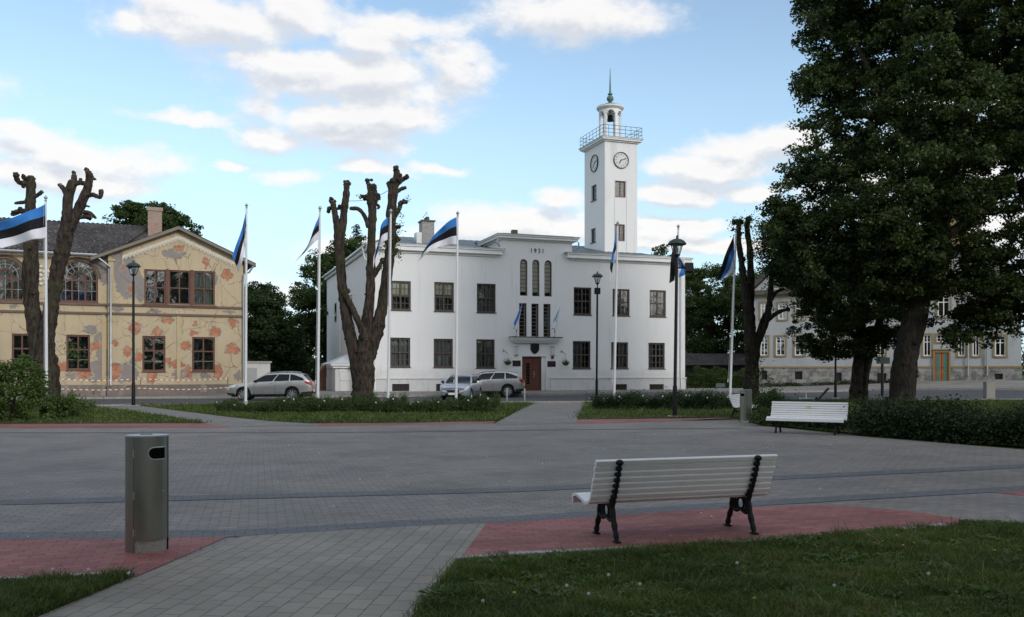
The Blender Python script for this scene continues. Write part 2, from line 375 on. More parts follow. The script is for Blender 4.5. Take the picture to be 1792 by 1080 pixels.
M['concrete'] = plain('washed_concrete', (.36,.35,.31), .9, var=.4, vscale=30, bump=1, bscale=90)
M['leaf_linden'] = leafmat('linden_leaves', (.007,.020,.006), (.080,.110,.030), .25)
M['leaf_dark'] = leafmat('dark_leaves', (.010,.026,.009), (.044,.075,.022), .22)
M['leaf_mid'] = leafmat('mid_leaves', (.018,.042,.010), (.070,.105,.028), .28)
M['leaf_bush'] = leafmat('lilac_leaves', (.022,.052,.012), (.13,.19,.05), .32)
M['leaf_rose'] = leafmat('rose_leaves', (.018,.045,.012), (.085,.125,.035), .28)
M['leaf_fir'] = leafmat('fir_needles', (.010,.026,.016), (.035,.058,.032), .1)
M['petal'] = plain('white_petal', (.75,.74,.72), .7)
M['bark'] = barkmat('grey_brown_bark', (.018,.013,.010), (.088,.068,.055), mossf=.35)
M['barkdark'] = barkmat('dark_bark', (.012,.010,.008), (.045,.037,.030), mossf=.2)
M['cutwood'] = plain('cut_wood', (.46,.33,.20), .8, var=.2, vscale=20)
def steel():
    m_, g, b = material('brushed_steel'); oc = g.add('ShaderNodeTexCoord').outputs['Object']
    n = g.noise(g.mapping(oc, scl=(60, 60, 1.5)), 4, 3, .6); n2 = g.noise(oc, 3, 4, .6)
    g.l.new(g.mix(n, (.27,.275,.24), (.36,.365,.32)), b.inputs['Base Color']); b.inputs['Metallic'].default_value = .95
    g.l.new(g.m('ADD', .20, g.m('MULTIPLY', n2, .25)), b.inputs['Roughness'])
    return m_
M['steel'] = steel()
def curtain():
    m_, g, b = material('net_curtain'); oc = g.add('ShaderNodeTexCoord').outputs['Object']; x, y, z = g.sep(oc)
    w = g.noise(g.comb(g.m('MULTIPLY', x, 9), 0, g.m('MULTIPLY', z, .5)), 1.4, 3, .6)
    g.l.new(g.mix(g.ramp(w, .35, .65), (.13,.14,.135), (.40,.41,.39)), b.inputs['Base Color']); b.inputs['Roughness'].default_value = .9
    return m_
M['curtain'] = curtain()
M['blind'] = plain('cream_blind', (.66,.62,.46), .8, var=.08); M['pale_blind'] = plain('pale_blind', (.86,.83,.74), .8, var=.15, vscale=2)
def decay(name, base, P1, P2, cracks=.8):
    """ochre render with cracks; P1: lost render baring orange brick, P2: bare grey base coat  (x, z, rx, rz) in metres"""
    m_, g, b = material(name); oc = g.add('ShaderNodeTexCoord').outputs['Object']; x, y, z = g.sep(oc)
    p = g.comb(x, z)
    pw = g.vm('ADD', p, g.vm('MULTIPLY', g.vm('SUBTRACT', g.noise(p, 1.6, 3, .6, 1), (.5,.5,.5)), (.5,.5,0)))
    big = g.noise(oc, .5, 5, .6); mid = g.noise(oc, 2.2, 6, .65)
    c = g.mix(big, tuple(v*.86 for v in base), tuple(min(1,v*1.10) for v in base))
    c = g.mix(g.m('MULTIPLY', g.ramp(mid, .52, .72), .35), c, tuple(v*.72 for v in base))
    c = g.mix(g.m('MULTIPLY', g.ramp(g.noise(g.mapping(oc, scl=(1,1,.2)), 1.3, 4, .6), .55, .75), .35), c, (.36,.34,.31))
    c = g.mix(g.m('MULTIPLY', g.ramp(g.noise(g.mapping(oc, scl=(1,1,.12)), 3.2, 6, .7), .52, .75), .5), c, (.27,.235,.18)); c = g.mix(g.m('MULTIPLY', g.ramp(g.noise(oc, 1.1, 6, .7), .56, .64), .45), c, (.52,.47,.38))
    def blobs(L, k=.95):
        mm = None
        w1 = g.vm('ADD', g.vm('ADD', p, g.vm('MULTIPLY', g.vm('SUBTRACT', g.noise(p, 11, 4, .7, 1), (.5,.5,.5)), (.34,.34,0))), g.vm('MULTIPLY', g.vm('SUBTRACT', g.noise(p, 2.6, 4, .75, 1), (.5,.5,.5)), (k,k,0)))
        for (bx, bz, rx, rz) in L:
            v = g.m('SUBTRACT', 1.0, g.vm('LENGTH', g.vm('MULTIPLY', g.vm('SUBTRACT', w1, (bx, bz, 0)), (1/rx, 1/rz, 1))))
            mm = v if mm is None else g.m('MAXIMUM', mm, v)
        return mm
    h = g.m('MULTIPLY', mid, .3)
    if P2:
        f2 = g.ramp(blobs(P2), 0, .04)
        c = g.mix(f2, c, g.mix(mid, (.22,.20,.185), (.33,.30,.28))); h = g.m('SUBTRACT', h, g.m('MULTIPLY', f2, .6))
    vo = g.add('ShaderNodeTexVoronoi', feature='DISTANCE_TO_EDGE'); g.l.new(pw, vo.inputs['Vector']); vo.inputs['Scale'].default_value = .78
    w = g.m('ADD', .002, g.m('MULTIPLY', g.ramp(g.noise(oc, .8, 3, .5), .42, .66), .011))
    cr = g.m('MULTIPLY', g.m('LESS_THAN', vo.outputs[0], w), g.ramp(g.noise(oc, 1.7, 3, .5), .40, .50))
    c = g.mix(g.m('MULTIPLY', cr, cracks*.8), c, (.15,.125,.09)); h = g.m('SUBTRACT', h, cr)
    if P1:
        bl = blobs(P1); f1 = g.ramp(bl, 0, .05)
        bt = g.add('ShaderNodeTexBrick'); g.l.new(p, bt.inputs['Vector'])
        bt.inputs['Scale'].default_value = 1; bt.inputs['Brick Width'].default_value = .27; bt.inputs['Row Height'].default_value = .08; bt.inputs['Mortar Size'].default_value = .008
        bt.inputs['Color1'].default_value = (.47,.19,.11,1); bt.inputs['Color2'].default_value = (.38,.15,.09,1); bt.inputs['Mortar'].default_value = (.42,.22,.13,1)
        c = g.mix(g.ramp(g.m('ADD', bl, g.m('MULTIPLY', g.m('SUBTRACT', mid, .5), .8)), -.30, -.10), c, (.46,.42,.34)); c = g.mix(f1, c, g.mix(g.ramp(mid, .45, .62), bt.outputs[0], (.50,.27,.17))); h = g.m('SUBTRACT', h, g.m('MULTIPLY', f1, 1.2))
    g.l.new(c, b.inputs['Base Color']); b.inputs['Roughness'].default_value = .92; b.inputs['Specular IOR Level'].default_value = .15
    bm = g.add('ShaderNodeBump'); bm.inputs['Strength'].default_value = 1; bm.inputs['Distance'].default_value = .02
    g.l.new(h, bm.inputs['Height']); g.l.new(bm.outputs[0], b.inputs['Normal']); return m_
def xzbrick(name, c1, c2, mo, bw, bh, ms=.01, dirt=None):
    m_, g, b = material(name); oc = g.add('ShaderNodeTexCoord').outputs['Object']; x, y, z = g.sep(oc)
    p = g.comb(g.m('ADD', x, y), z); bt = g.add('ShaderNodeTexBrick'); g.l.new(p, bt.inputs['Vector'])
    bt.inputs['Scale'].default_value = 1; bt.inputs['Brick Width'].default_value = bw; bt.inputs['Row Height'].default_value = bh; bt.inputs['Mortar Size'].default_value = ms
    bt.inputs['Color1'].default_value = (*c1,1); bt.inputs['Color2'].default_value = (*c2,1); bt.inputs['Mortar'].default_value = (*mo,1)
    c = bt.outputs[0]
    if dirt: c = g.mix(g.ramp(g.noise(oc, 1.5, 6, .65), .42, .62), c, dirt)
    g.l.new(c, b.inputs['Base Color']); b.inputs['Roughness'].default_value = .9
    bm = g.add('ShaderNodeBump'); bm.inputs['Strength'].default_value = .7; bm.inputs['Distance'].default_value = .01
    g.l.new(g.m('SUBTRACT', 1.0, bt.outputs['Fac']), bm.inputs['Height']); g.l.new(bm.outputs[0], b.inputs['Normal']); return m_
M['greybrick'] = xzbrick('grey_brick', (.24,.23,.22), (.36,.35,.33), (.46,.45,.43), .24, .085)
M['redbrick'] = xzbrick('old_red_brick', (.33,.17,.12), (.42,.26,.20), (.36,.33,.29), .26, .085, dirt=(.34,.29,.24))
M['fieldstone'] = xzbrick('rubble_plinth', (.15,.145,.14), (.27,.26,.25), (.10,.095,.09), .55, .32, .02, dirt=(.36,.35,.33))
def corrugated():
    m_, g, b = material('corrugated_sheet'); oc = g.add('ShaderNodeTexCoord').outputs['Object']
    n = g.noise(oc, 5.0, 6, .8); n2 = g.noise(oc, .7, 3, .5)
    c = g.mix(g.ramp(n2, .3, .7), (.026,.023,.023), (.060,.052,.050)); c = g.mix(g.ramp(n, .56, .62), c, (.24,.22,.21))
    g.l.new(c, b.inputs['Base Color']); b.inputs['Roughness'].default_value = .9; return m_
M['corr'] = corrugated()

# ------------------------------------------------------------------ ground, roads, paths
def flat(name, pts, z, mat_, kind='structure'):
    """sheet following gz, cut from an outline"""
    pts = [Vector((p[0], p[1], 0)) for p in pts]
    bm_ = MB(); me = bpy.data.meshes.new(name)
    tr = tessellate_polygon([pts]); bm_.v = [(p.x, p.y, gz(p.x, p.y)+z) for p in pts]; bm_.f = [tuple(t) for t in tr]; bm_.mi = [0]*len(tr)
    o = bm_.build(name, mat_)
    for poly in o.data.polygons:
        if poly.normal.z < 0: o.data.flip_normals(); break
    return T(o, kind=kind)
def strip(name, front, back, z, mat_, nx=60, ny=6, skirt=0.0):
    """sheet between two ground lines given as photo-pixel polylines, conforming to the ground"""
    def samp(L):
        xs = [p[0] for p in L]; ys = [p[1] for p in L]; w = [P(x, y) for x, y in L]
        ts = np.linspace(0, 1, nx+1); d = np.linspace(0, 1, len(L))
        return [(float(np.interp(t, d, [q.x for q in w])), float(np.interp(t, d, [q.y for q in w]))) for t in ts]
    A, B = samp(front), samp(back); vs = []; fs = []
    for j in range(ny+1):
        for i in range(nx+1):
            x = A[i][0]+(B[i][0]-A[i][0])*j/ny; y = A[i][1]+(B[i][1]-A[i][1])*j/ny; vs.append((x, y, gz(x, y)+z))
    for j in range(ny):
        for i in range(nx): a = j*(nx+1)+i; fs.append((a, a+1, a+nx+2, a+nx+1))
    m_ = MB(); m_._add(vs, fs)
    if skirt:
        for i in range(nx): p, q = vs[i], vs[i+1]; m_.quad((p[0],p[1],p[2]-skirt), (q[0],q[1],q[2]-skirt), q, p)
    return T(m_.build(name, mat_), kind='structure')
def build_ground():
    xs = np.unique(np.concatenate([np.linspace(-800,-80,13), np.linspace(-80,80,161), np.linspace(80,800,13)]))
    ys = np.unique(np.concatenate([np.linspace(-300,-30,10), np.linspace(-30,110,141), np.linspace(110,1500,15)]))
    vs = [(x, y, gz(x, y)-.03) for y in ys for x in xs]; nx = len(xs)
    fs = [(j*nx+i, j*nx+i+1, (j+1)*nx+i+1, (j+1)*nx+i) for j in range(len(ys)-1) for i in range(nx-1)]
    T(np_mesh('ground', vs, fs, M['soil']), kind='structure')
PZ_FAR = [(-200,745),(0,745),(370,744),(540,742),(870,741),(1040,738),(1290,735.5),(1340,746),(1500,763),(1792,787),(2100,806)]
LAWN_R = [(722,1080),(803,983),(885,976),(1150,962),(1420,945),(1600,928),(1720,917),(1792,921)]
LAWN_L = [(0,1022),(237,1008),(65,1080)]
W2 = lambda L: [tuple(P(x, y))[:2] for x, y in L]
BAND1 = [(-500,889),(0,880),(450,869),(900,857.5),(1369,836),(1792,816),(2100,803)]
BAND2 = [(-500,946),(0,939),(420,934),(703,917),(900,909),(1263,885),(1500,871),(1792,855),(2100,842)]
build_ground()
pf = W2(PZ_FAR)
flat('plaza', [(-40,-25),(30,-25),(30,14)] + pf[::-1] + [(-40,27)], 0, M['paver'])
def band(name, L, w, z):
    p = [P(x, y) for x, y in L]; m_ = MB()
    for a, b in zip(p[:-1], p[1:]): m_.quad((a.x,a.y-w/2,z),(b.x,b.y-w/2,z),(b.x,b.y+w/2,z),(a.x,a.y+w/2,z))
    T(m_.build(name, M['paver_dark']), kind='structure')
band('dark_paving_band', BAND1, .46, .006); band('dark_paving_band', BAND2, .40, .006)
band('dark_paving_band', [(-500,757),(0,757.5),(600,757),(1100,751),(1300,749.5)], .30, .006)
flat('red_paving', W2([(-300,947),(0,943),(410,935),(238,1010),(0,1024),(-300,1038)]), .005, M['paver_red'])
flat('red_paving', W2([(852,915),(1000,904),(1190,893),(1400,885),(1490,886),(1600,896),(1722,914),(1600,930),(1420,947),(1150,965),(885,979),(800,986)]), .005, M['paver_red'])
flat('red_paving', W2([(1738,862),(1850,856),(2000,858),(1900,872),(1792,868)]), .005, M['paver_red'])
flat('red_paving', W2([(-200,742),(0,742),(366,741),(405,748.5),(0,749),(-200,749)]), .005, M['paver_red'])
flat('red_paving', W2([(545,741),(867,737.5),(862,741.5),(560,746)]), .005, M['paver_red'])
flat('red_paving', W2([(1007,734.5),(1180,732.5),(1290,731),(1180,737),(1060,741),(1000,741)]), .005, M['paver_red'])
flat('path', [tuple(P(435,934))[:2], tuple(P(238,1011))[:2], tuple(P(62,1082))[:2], (-3.4,4.5), (-3.7,2), (-.9,2), (-.8,4.5), tuple(P(718,1082))[:2], tuple(P(800,985))[:2], tuple(P(853,914))[:2], tuple(P(703,919))[:2], tuple(P(550,928))[:2]], .005, M['paver_path'])
strip('path', [(864,743),(935,742.5),(1008,740)], [(932,705),(978,705),(1024,704)], .006, M['paver_far'], 10, 12)
flat('path', W2([(362,742.5),(300,731),(225,720),(150,711.5),(60,711),(60,707),(232,708.5),(312,719),(400,730),(470,737),(545,741.5),(560,745),(400,747)]), .006, M['paver_far'])
# lawns (each a low slab above the paving edge)
LAWNS = {'near_r': W2([(722,1080),(803,983),(885,976),(1150,962),(1420,945),(1600,928),(1720,917),(1792,921),(2100,935)])+[(9,5.2),(9,2.5),(-.75,2.5)],
 'near_l': W2([(-300,1035),(0,1022),(237,1008),(65,1080)])+[(-3.45,4.5),(-7,4.5)],
 'far_l': W2([(-250,742),(0,741.5),(364,740.5),(300,730),(225,719),(150,711),(60,707.5),(-300,712)]),
 'far_m': W2([(236,709),(310,718.5),(400,729.5),(470,736.5),(545,741),(700,740.5),(865,737),(934,706),(700,706.5),(400,708)]),
 'far_r': W2([(1009,734.5),(1180,731.5),(1290,730.5),(1326,742),(1500,759),(1792,783),(2100,803)])+[(30,20),(34,44)]+W2([(1792,700),(1500,700.5),(1200,702.5),(1025,704.5)])}
for k, L in LAWNS.items(): flat('lawn', L, .012, M['soil'])
# road and pavement
RB = [(-500,704),(0,699),(300,697),(500,696),(700,694),(1000,690.5),(1300,687),(1500,684),(1792,683),(2200,683)]
RF = [(-500,717),(0,713),(250,709.5),(500,706.5),(900,704.5),(1200,702.5),(1500,700),(1792,699.5),(2200,700)]
strip('road', RF, RB, .004-.02, M['asphalt'], 90, 10)
strip('pavement', [(x, y-.0) for x, y in RB], [(-500,690),(0,686),(300,684),(500,680),(700,681),(1000,680),(1300,676),(1500,672),(1792,668),(2200,664)], .10, M['sidewalk'], 90, 10, skirt=.16)
kb = MB()
for L, zz in ((RB, .11), (RF, .06)):
    w = [P(x, y) for x, y in L]
    for a, b in zip(w[:-1], w[1:]):
        n = max(1, int((b-a).length/1.0)); d = (b-a)/n
        for i in range(n):
            p = a+d*i; q = a+d*(i+.985); kb.quad((p.x,p.y-.14,gz(p.x,p.y)+zz),(q.x,q.y-.14,gz(q.x,q.y)+zz),(q.x,q.y+.02,gz(q.x,q.y)+zz),(p.x,p.y+.02,gz(p.x,p.y)+zz))
            kb.quad((p.x,p.y-.14,gz(p.x,p.y)-.03),(q.x,q.y-.14,gz(q.x,q.y)-.03),(q.x,q.y-.14,gz(q.x,q.y)+zz),(p.x,p.y-.14,gz(p.x,p.y)+zz))
T(kb.build('kerb', M['kerb']), kind='structure')
pm = MB()
for a, b in (((158,709.5),(229,706.2)), ((292,708.2),(330,705.2)), ((20,713),(60,711))):
    p, q = P(*a), P(*b); d = (q-p).normalized(); n = Vector((-d.y,d.x,0))*.06
    pm.quad(*[(v.x,v.y,gz(v.x,v.y)-.008) for v in (p-n, q-n, q+n, p+n)])
T(pm.build('road_marking', M['paint']), kind='structure')
# worn pale edging stones along the red paving
rk = random.Random(5); ke = MB()
for L in ([(797,986),(885,978.5),(1150,964.5),(1420,947.5),(1600,930.5),(1720,918)], [(-300,1036),(0,1023),(237,1010)]):
    w = [P(x, y) for x, y in L]
    for a, b in zip(w[:-1], w[1:]):
        n = max(1, int((b-a).length/.5)); d = (b-a)/n; u = d.normalized(); nn = Vector((-u.y,u.x,0))*.05+0*u
        for i in range(n):
            if rk.random() < .25: continue
            p = a+d*(i+.01); q = a+d*(i+.985); h = .034+rk.random()*.008; sh = Vector((-u.y,u.x,0))*(.045 if w[0].x > -.5 else .045)
            ke._add([(v.x,v.y,zv) for zv in (0,h) for v in (p-nn+sh,q-nn+sh,q+nn+sh,p+nn+sh)], [(4,5,6,7),(0,1,5,4),(1,2,6,5),(2,3,7,6),(3,0,4,7)])
T(ke.build('edging', M['kerb']), kind='structure')

# ------------------------------------------------------------------ grass
def inside(poly, x, y):
    c = np.zeros(len(x), bool); n = len(poly); j = n-1
    for i in range(n):
        xi, yi = poly[i]; xj, yj = poly[j]
        k = ((yi > y) != (yj > y)) & (x < (xj-xi)*(y-yi)/((yj-yi)+1e-12)+xi); c ^= k; j = i
    return c
def blades(name, poly, n, h0, h1, w, seed, box, mats=None, dry=.04, z0=.018, dens=None):
    rg = np.random.default_rng(seed); x = rg.uniform(box[0], box[1], n); y = rg.uniform(box[2], box[3], n)
    k = inside(poly, x, y)
    pn = .5+.5*np.sin(x*1.9+np.sin(y*1.3)*1.7)*np.cos(y*2.3+x*.6)
    k &= rg.random(n) < .35+.65*pn
    bare = np.sin(x*3.1+y*1.7)*np.sin(y*4.3-x*2.2) > .80; k &= ~(bare & (rg.random(n) < .75))
    x = x[k]; y = y[k]; pn = pn[k]; n = len(x); z = np.full(n, z0); x = x+rg.normal(0, w*4, n); y = y+rg.normal(0, w*4, n)
    h = rg.uniform(h0, h1, n)*(.5+.6*pn+.5*(np.sin(x*7.3+np.sin(y*6.1))*np.sin(y*8.7+x*3)>.45))*(1+ (rg.random(n) < .04)*.9); a = rg.uniform(0, 6.283, n); tall = rg.random(n) < .0011; h = np.where(tall, h*2.6+.02, h); lean = rg.uniform(.2, 1.7, n)*h; la = rg.uniform(0, 6.283, n)
    wx = np.cos(a)*w/2; wy = np.sin(a)*w/2; dx = np.cos(la)*lean; dy = np.sin(la)*lean
    B = np.zeros((n, 6, 3))
    B[:,0] = np.c_[x-wx, y-wy, z-.01]; B[:,1] = np.c_[x+wx, y+wy, z-.01]
    B[:,2] = np.c_[x-wx*.8+dx*.35, y-wy*.8+dy*.35, z+h*.6]; B[:,3] = np.c_[x+wx*.8+dx*.35, y+wy*.8+dy*.35, z+h*.6]
    B[:,4] = np.c_[x+dx-wx*.1, y+dy-wy*.1, z+h]; B[:,5] = np.c_[x+dx+wx*.1, y+dy+wy*.1, z+h]
    b = np.arange(n)[:,None]*6; Fc = np.concatenate([b+np.array([[0,1,3,2]]), b+np.array([[2,3,5,4]])])
    pz = np.sin(x*2.7+np.sin(y*3.9)*1.4)*np.sin(y*3.3-x*1.1); mi = ((rg.random(n) < dry*(1+2.2*(pz > .55))) | tall).astype(int); mi = np.where((mi == 0) & (pz < -.1) & (rg.random(n) < .55), 2, mi); mi = np.where((mi == 0) & (rg.random(n) < .12), 3, mi); mi = np.concatenate([mi, mi])
    return T(np_mesh(name, B.reshape(-1,3), Fc, [M['grass'], M['grassdry'], M['grassdark'], M['grasslight']], fm=mi), kind='stuff')
T(blades('grass', LAWNS['near_r'], 520000, .020, .062, .0055, 1, (-.9, 7, 5.4, 11.5), dry=.09), 'short weedy grass in the near lawn behind the bench', 'grass')
T(blades('grass', LAWNS['near_l'], 130000, .020, .062, .0055, 2, (-6, -2.6, 5.4, 7.6), dry=.13), 'short grass at the near left corner beside the path', 'grass')
T(blades('grass', LAWNS['far_l'], 90000, .04, .10, .025, 3, (-34, -8, 27, 46)), 'grass strip across the square in front of the yellow house', 'grass')
T(blades('grass', LAWNS['far_m'], 130000, .04, .11, .025, 4, (-20, 1.5, 27, 48)), 'grass strip across the square below the flagpoles', 'grass')
T(blades('grass', LAWNS['far_r'], 130000, .04, .11, .025, 5, (1.5, 34, 19, 56)), 'grass strip on the right under the big tree', 'grass')
def weeds(name, poly, n, size, seed, box):
    """low rosettes of broad clover and dandelion leaves among the grass"""
    rg = np.random.default_rng(seed); x = rg.uniform(box[0], box[1], n); y = rg.uniform(box[2], box[3], n); k = inside(poly, x, y); x = x[k]; y = y[k]
    vs = []; m_ = 0
    for cx, cy in zip(x, y):
        nl = rg.integers(3, 8); s = size*rg.choice([.5,.8,1.2,1.7], p=[.35,.35,.22,.08])*(1 if abs(math.sin(cx*2.1+cy)*math.sin(cy*3.1)) > .3 else .55)
        for q in range(nl):
            a = q*6.283/nl+rg.uniform(-.4,.4); L = s*rg.uniform(.7,1.2); u = np.array([math.cos(a), math.sin(a), 0]); v = np.array([-u[1], u[0], 0]); o = np.array([cx, cy, .022]); up = np.array([0,0,1.])
            vs += [o, o+u*L*.6+v*L*.22+up*L*.35, o+u*L+up*L*rg.uniform(.05,.4), o+u*L*.6-v*L*.22+up*L*.35]
    F_ = np.arange(len(vs)).reshape(-1,4); return T(np_mesh(name, vs, F_, M['leaf_bush']), kind='stuff')
T(weeds('ground_cover', LAWNS['near_r'], 9000, .055, 11, (-.9, 7, 5.4, 11.5)), 'broad leaved weeds growing low in the near lawn', 'weeds')
T(weeds('ground_cover', LAWNS['near_l'], 2600, .042, 12, (-6, -2.6, 5.4, 7.6)), 'broad leaved weeds in the grass at the left corner', 'weeds')
# ------------------------------------------------------------------ facades
class Facade:
    """a wall plane: origin at a lower corner, x along the wall, y into the house, z up"""
    def __init__(s, o, u): s.o = Vector((o[0], o[1], 0)); s.u = Vector((u[0], u[1], 0)).normalized(); s.n = Vector((-s.u.y, s.u.x, 0)); s.rz = math.atan2(s.u.y, s.u.x)
    def L(s, px, py, off=0.0):
        """photo pixel on the wall (or a plane off metres behind it) -> local x, z"""
        d = Vector(((px-CX)/F, 1, 0)); o = s.o+s.n*off
        Y = o.dot(s.n)/d.dot(s.n); p = d*Y; return ((p-o).dot(s.u), EYE+(HY-py)*Y/F)
    def rect(s, x0, y0, x1, y1, off=0.0):
        a = s.L(x0, (y0), off); b = s.L(x1, y1, off); m_ = s.L((x0+x1)/2, y0, off)[1]; n_ = s.L((x0+x1)/2, y1, off)[1]
        return (a[0], b[0], n_, m_)
def wall(m_, x0, x1, z0, z1, holes, y=0.0, depth=.22, arch=()):
    """wall face with openings and their reveals; holes (x0,x1,z0,z1)"""
    xs = sorted({x0, x1, *[v for h in holes for v in h[:2] if x0 < v < x1]}); zs = sorted({z0, z1, *[v for h in holes for v in h[2:4] if z0 < v < z1]})
    for a, b in zip(xs[:-1], xs[1:]):
        for c, d in zip(zs[:-1], zs[1:]):
            mx, mz = (a+b)/2, (c+d)/2
            if any(h[0] < mx < h[1] and h[2] < mz < h[3] for h in holes): continue
            m_.quad((a,y,c),(b,y,c),(b,y,d),(a,y,d))
    for h in holes:
        a, b, c, d = h[:4]; Y = y+depth
        m_.quad((a,y,c),(a,Y,c),(b,Y,c),(b,y,c)); m_.quad((a,y,c),(a,y,d),(a,Y,d),(a,Y,c)); m_.quad((b,y,c),(b,Y,c),(b,Y,d),(b,y,d))
        if h not in arch: m_.quad((a,y,d),(b,y,d),(b,Y,d),(a,Y,d))
        else:                                   # round-headed: fill the two upper corners down to the arch
            r = (b-a)/2; cx = (a+b)/2; cz = d-r; N = 14
            arc = [(cx-r*math.cos(math.pi*i/N), cz+r*math.sin(math.pi*i/N)) for i in range(N+1)]
            for i in range(N):
                p, q = arc[i], arc[i+1]; m_.quad((p[0],y,p[1]),(q[0],y,q[1]),(q[0],y,d),(p[0],y,d)); m_.quad((p[0],y,p[1]),(p[0],Y,p[1]),(q[0],Y,q[1]),(q[0],y,q[1]))
def window(par, r, y, fm, gm, ft=.07, mull=(.5,), trans=(.55,), thin_v=(), thin_h=(), thin_m=None, back='dark', arch=False, wide=.055, label=None, name='window', sill=None, blind_or_sky_sheet=0.0, cboth=None):
    """frame (named window) with pane, muntin and what hangs behind as its sub-parts"""
    a, b, c, d = r; w = b-a; h = d-c; f = MB(); Y0, Y1 = y, y+.07; sp = d-w/2 if arch else d
    f.box(a, a+ft, Y0, Y1, c, sp); f.box(b-ft, b, Y0, Y1, c, sp); f.box(a+ft, b-ft, Y0, Y1, c, c+ft)
    if not arch: f.box(a+ft, b-ft, Y0, Y1, d-ft, d)
    else:
        N = 16; cx = (a+b)/2; R0 = w/2; R1 = R0-ft
        for i in range(N):
            t0, t1 = math.pi*i/N, math.pi*(i+1)/N
            pr = [(cx-R0*math.cos(t0), sp+R0*math.sin(t0)),(cx-R0*math.cos(t1), sp+R0*math.sin(t1)),(cx-R1*math.cos(t1), sp+R1*math.sin(t1)),(cx-R1*math.cos(t0), sp+R1*math.sin(t0))]
            f.prism(pr, Y0, Y1)
    for t in mull:
        x = a+w*t; f.box(x-wide/2, x+wide/2, Y0+.012, Y1, c+ft, (d if not arch else sp)-ft*(0 if arch else 1))
    segs = [a+ft] + sum([[a+w*t-wide/2, a+w*t+wide/2] for t in mull], []) + [b-ft]
    for t in trans:
        z = c+h*t
        for q in range(0, len(segs), 2): f.box(segs[q], segs[q+1], Y0+.012, Y1, z-wide/2, z+wide/2)
    fr = f.build(name, fm, par, 30)
    if label: fr['label'] = label
    if thin_v or thin_h:
        t_ = MB()
        for t in thin_v: t_.box(a+w*t-.012, a+w*t+.012, Y0+.03, Y0+.055, c+ft, (sp if arch else d-ft))
        for t in thin_h: t_.box(a+ft, b-ft, Y0+.034, Y0+.052, c+h*t-.012, c+h*t+.012)
        t_.build('muntin', thin_m or fm, fr)
    g_ = MB()
    if arch:
        cx = (a+b)/2; pts = [(a+.02, c+.02), (b-.02, c+.02)] + [(cx+(w/2-.02)*math.cos(math.pi*i/14), sp+(w/2-.02)*math.sin(math.pi*i/14)) for i in range(15)]
        g_.poly([(p, Y0+.045, q) for p, q in pts])
    else: g_.quad((a+.02,Y0+.045,c+.02),(b-.02,Y0+.045,c+.02),(b-.02,Y0+.045,d-.02),(a+.02,Y0+.045,d-.02))
    g_.build('pane', gm, fr)
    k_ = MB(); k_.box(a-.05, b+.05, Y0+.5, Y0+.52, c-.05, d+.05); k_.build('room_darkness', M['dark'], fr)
    if back == 'curtain':
        q_ = MB()
        spans = cboth or [(.06,.94)]
        for s0, s1 in spans:
            N = 14
            for i in range(N):
                x0_, x1_ = a+w*(s0+(s1-s0)*i/N), a+w*(s0+(s1-s0)*(i+1)/N); y0_, y1_ = Y0+.14+.025*(i%2), Y0+.14+.025*((i+1)%2)
                q_.quad((x0_,y0_,c+.03),(x1_,y1_,c+.03),(x1_,y1_,d-.03),(x0_,y0_,d-.03))
        q_.build('curtain', M['curtain'], fr)
    if back == 'light':
        q_ = MB(); q_.box(a+.03, b-.03, Y0+.09, Y0+.10, c+h*.1, d-.03); q_.build('blind', M['pale_blind'], fr)  # pale sheet standing in for the sky reflected in the arched panes
    if blind_or_sky_sheet:
        q_ = MB(); q_.box(a+.05, b-.05, Y0+.10, Y0+.11, d-h*blind_or_sky_sheet, d-.03); q_.build('blind', M['blind'], fr)
    if sill:
        q_ = MB(); q_.box(a-.05, b+.05, Y0-sill, Y0-.002, c-.06, c-.002); q_.build('sill', fm, fr)
    return fr
def cornice(m_, x0, x1, z1, steps, y=0.0):
    """stack of projecting courses downward from z1; steps = (height, projection)"""
    z = z1
    for h, pr in steps: m_.box(x0-pr*.98, x1+pr*.98, y-pr, y+.05, z-h, z); z -= h

